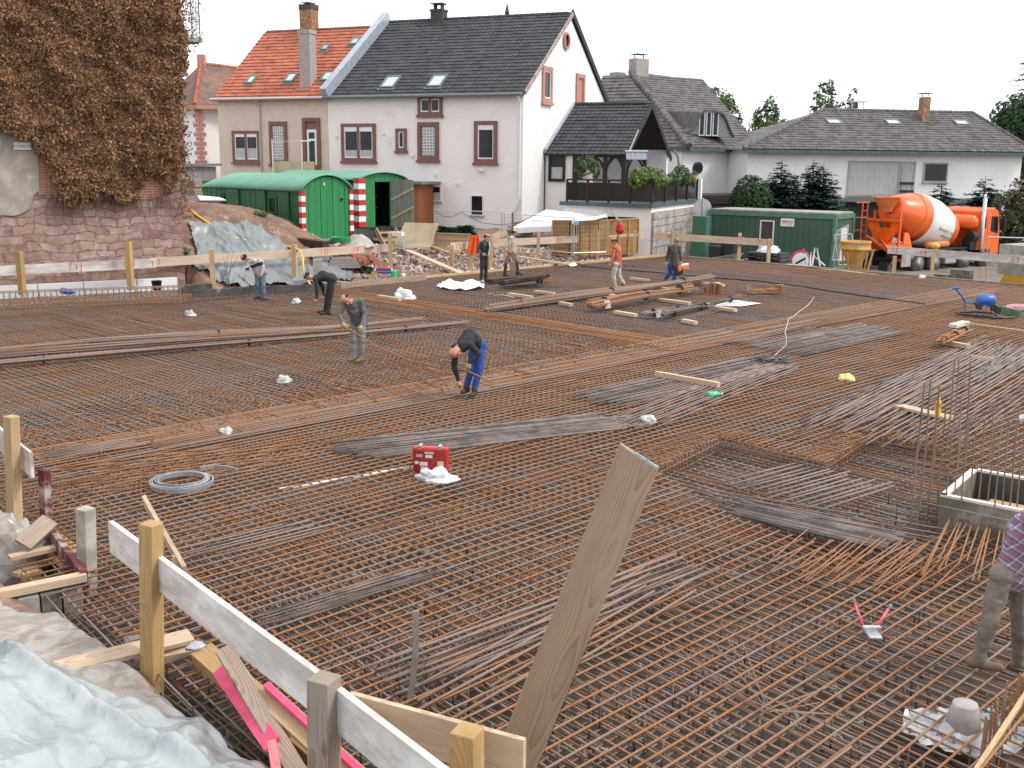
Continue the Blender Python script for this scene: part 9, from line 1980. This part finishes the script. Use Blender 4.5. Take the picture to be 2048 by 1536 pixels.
# far trees
leafy('birch_tree', Vector((at(1530, 300, 105).x, 105, 0)), 11, [((0, 0, 7.2), (1.7, 1.5, 2.6)), ((-1.0, 0, 5.6), (1.4, 1.3, 1.8)), ((1.4, 0, 5.2), (1.6, 1.4, 2.0)), ((.4, 0, 9.4), (.8, .8, 1.3)), ((2.0, .5, 7.0), (.9, .9, 1.5))], 5200, .19, M_leafm, 'tall loose birch left of the white house roof', 91, gap=.36)
leafy('birch_tree', Vector((at(1655, 300, 92).x, 92, 0)), 13, [((-.6, 0, 8.8), (1.1, 1.0, 2.1)), ((-.4, 0, 10.4), (.6, .6, 1.1)), ((1.3, 0, 8.2), (1.0, .9, 1.6)), ((1.9, 0, 9.6), (.5, .5, 1.0)), ((3.6, .3, 7.4), (.9, .9, .7)), ((0, 0, 6.6), (2.2, 1.5, 1.4))], 3800, .17, M_leafm, 'thin birch showing above the left ridge of the white house', 92, gap=.42)
leafy('lime_tree', Vector((at(1425, 300, 95).x, 95, 0)), 12, [((-.6, 0, 9.4), (2.2, 1.8, 1.3)), ((1.0, 0, 8.2), (1.5, 1.4, 1.6)), ((.4, 0, 6.6), (2.4, 2, 1.8))], 4200, .19, M_leafm, 'leafy tree behind the brown roofed house', 93, gap=.3)
leafy('broadleaf_tree', Vector((at(2040, 300, 85).x, 85, 0)), 12.5, [((0, 0, 7.4), (2.6, 2, 2.4)), ((-1.6, 0, 6.0), (1.6, 1.5, 1.6)), ((2.5, 0, 8.2), (2.5, 2, 2.6)), ((.6, 0, 5), (3, 2.4, 1.6))], 11000, .20, M_leafd, 'large dark green tree at the right frame edge', 94, gap=.05)
t_ = at(2062, 80, 88); conifer('pine_tree', Vector((t_.x, 88, 0)), t_.z, 3.0, M_needle, 'dark conifer rising at the right frame edge', 95, 30, dens=.5)
leafy('round_tree', Vector((at(1500, 300, 98).x, 98, 0)), 7.2, [((0, 0, 5.0), (2.2, 1.8, 1.3)), ((-1.8, 0, 4.6), (1.5, 1.4, 1.0)), ((2.4, 0, 4.4), (1.6, 1.5, 1.1))], 3600, .19, M_leafd, 'low dark tree between the brown roof and the white house', 96, gap=.22)
# distant wooded hills
M_hill = mat('hill_blue', (.20, .27, .32), .95, .15, .01)
mb = MB(); vs = []
for k in range(61):
    x = -700+1400*k/60; h = 26+16*mnoise.noise(Vector((x*.004, 1, 0)))+6*mnoise.noise(Vector((x*.02, 3, 0))); vs += [Vector((x, 900, -5)), Vector((x, 940, h*.9)), Vector((x, 1100, h))]
mb.add(vs, [q for k in range(60) for q in ((3*k, 3*k+3, 3*k+4, 3*k+1), (3*k+1, 3*k+4, 3*k+5, 3*k+2))]); tag(mb.build('hills', M_hill, smooth=True), 'faint blue wooded hills beyond the houses', 'hills', kind='structure')
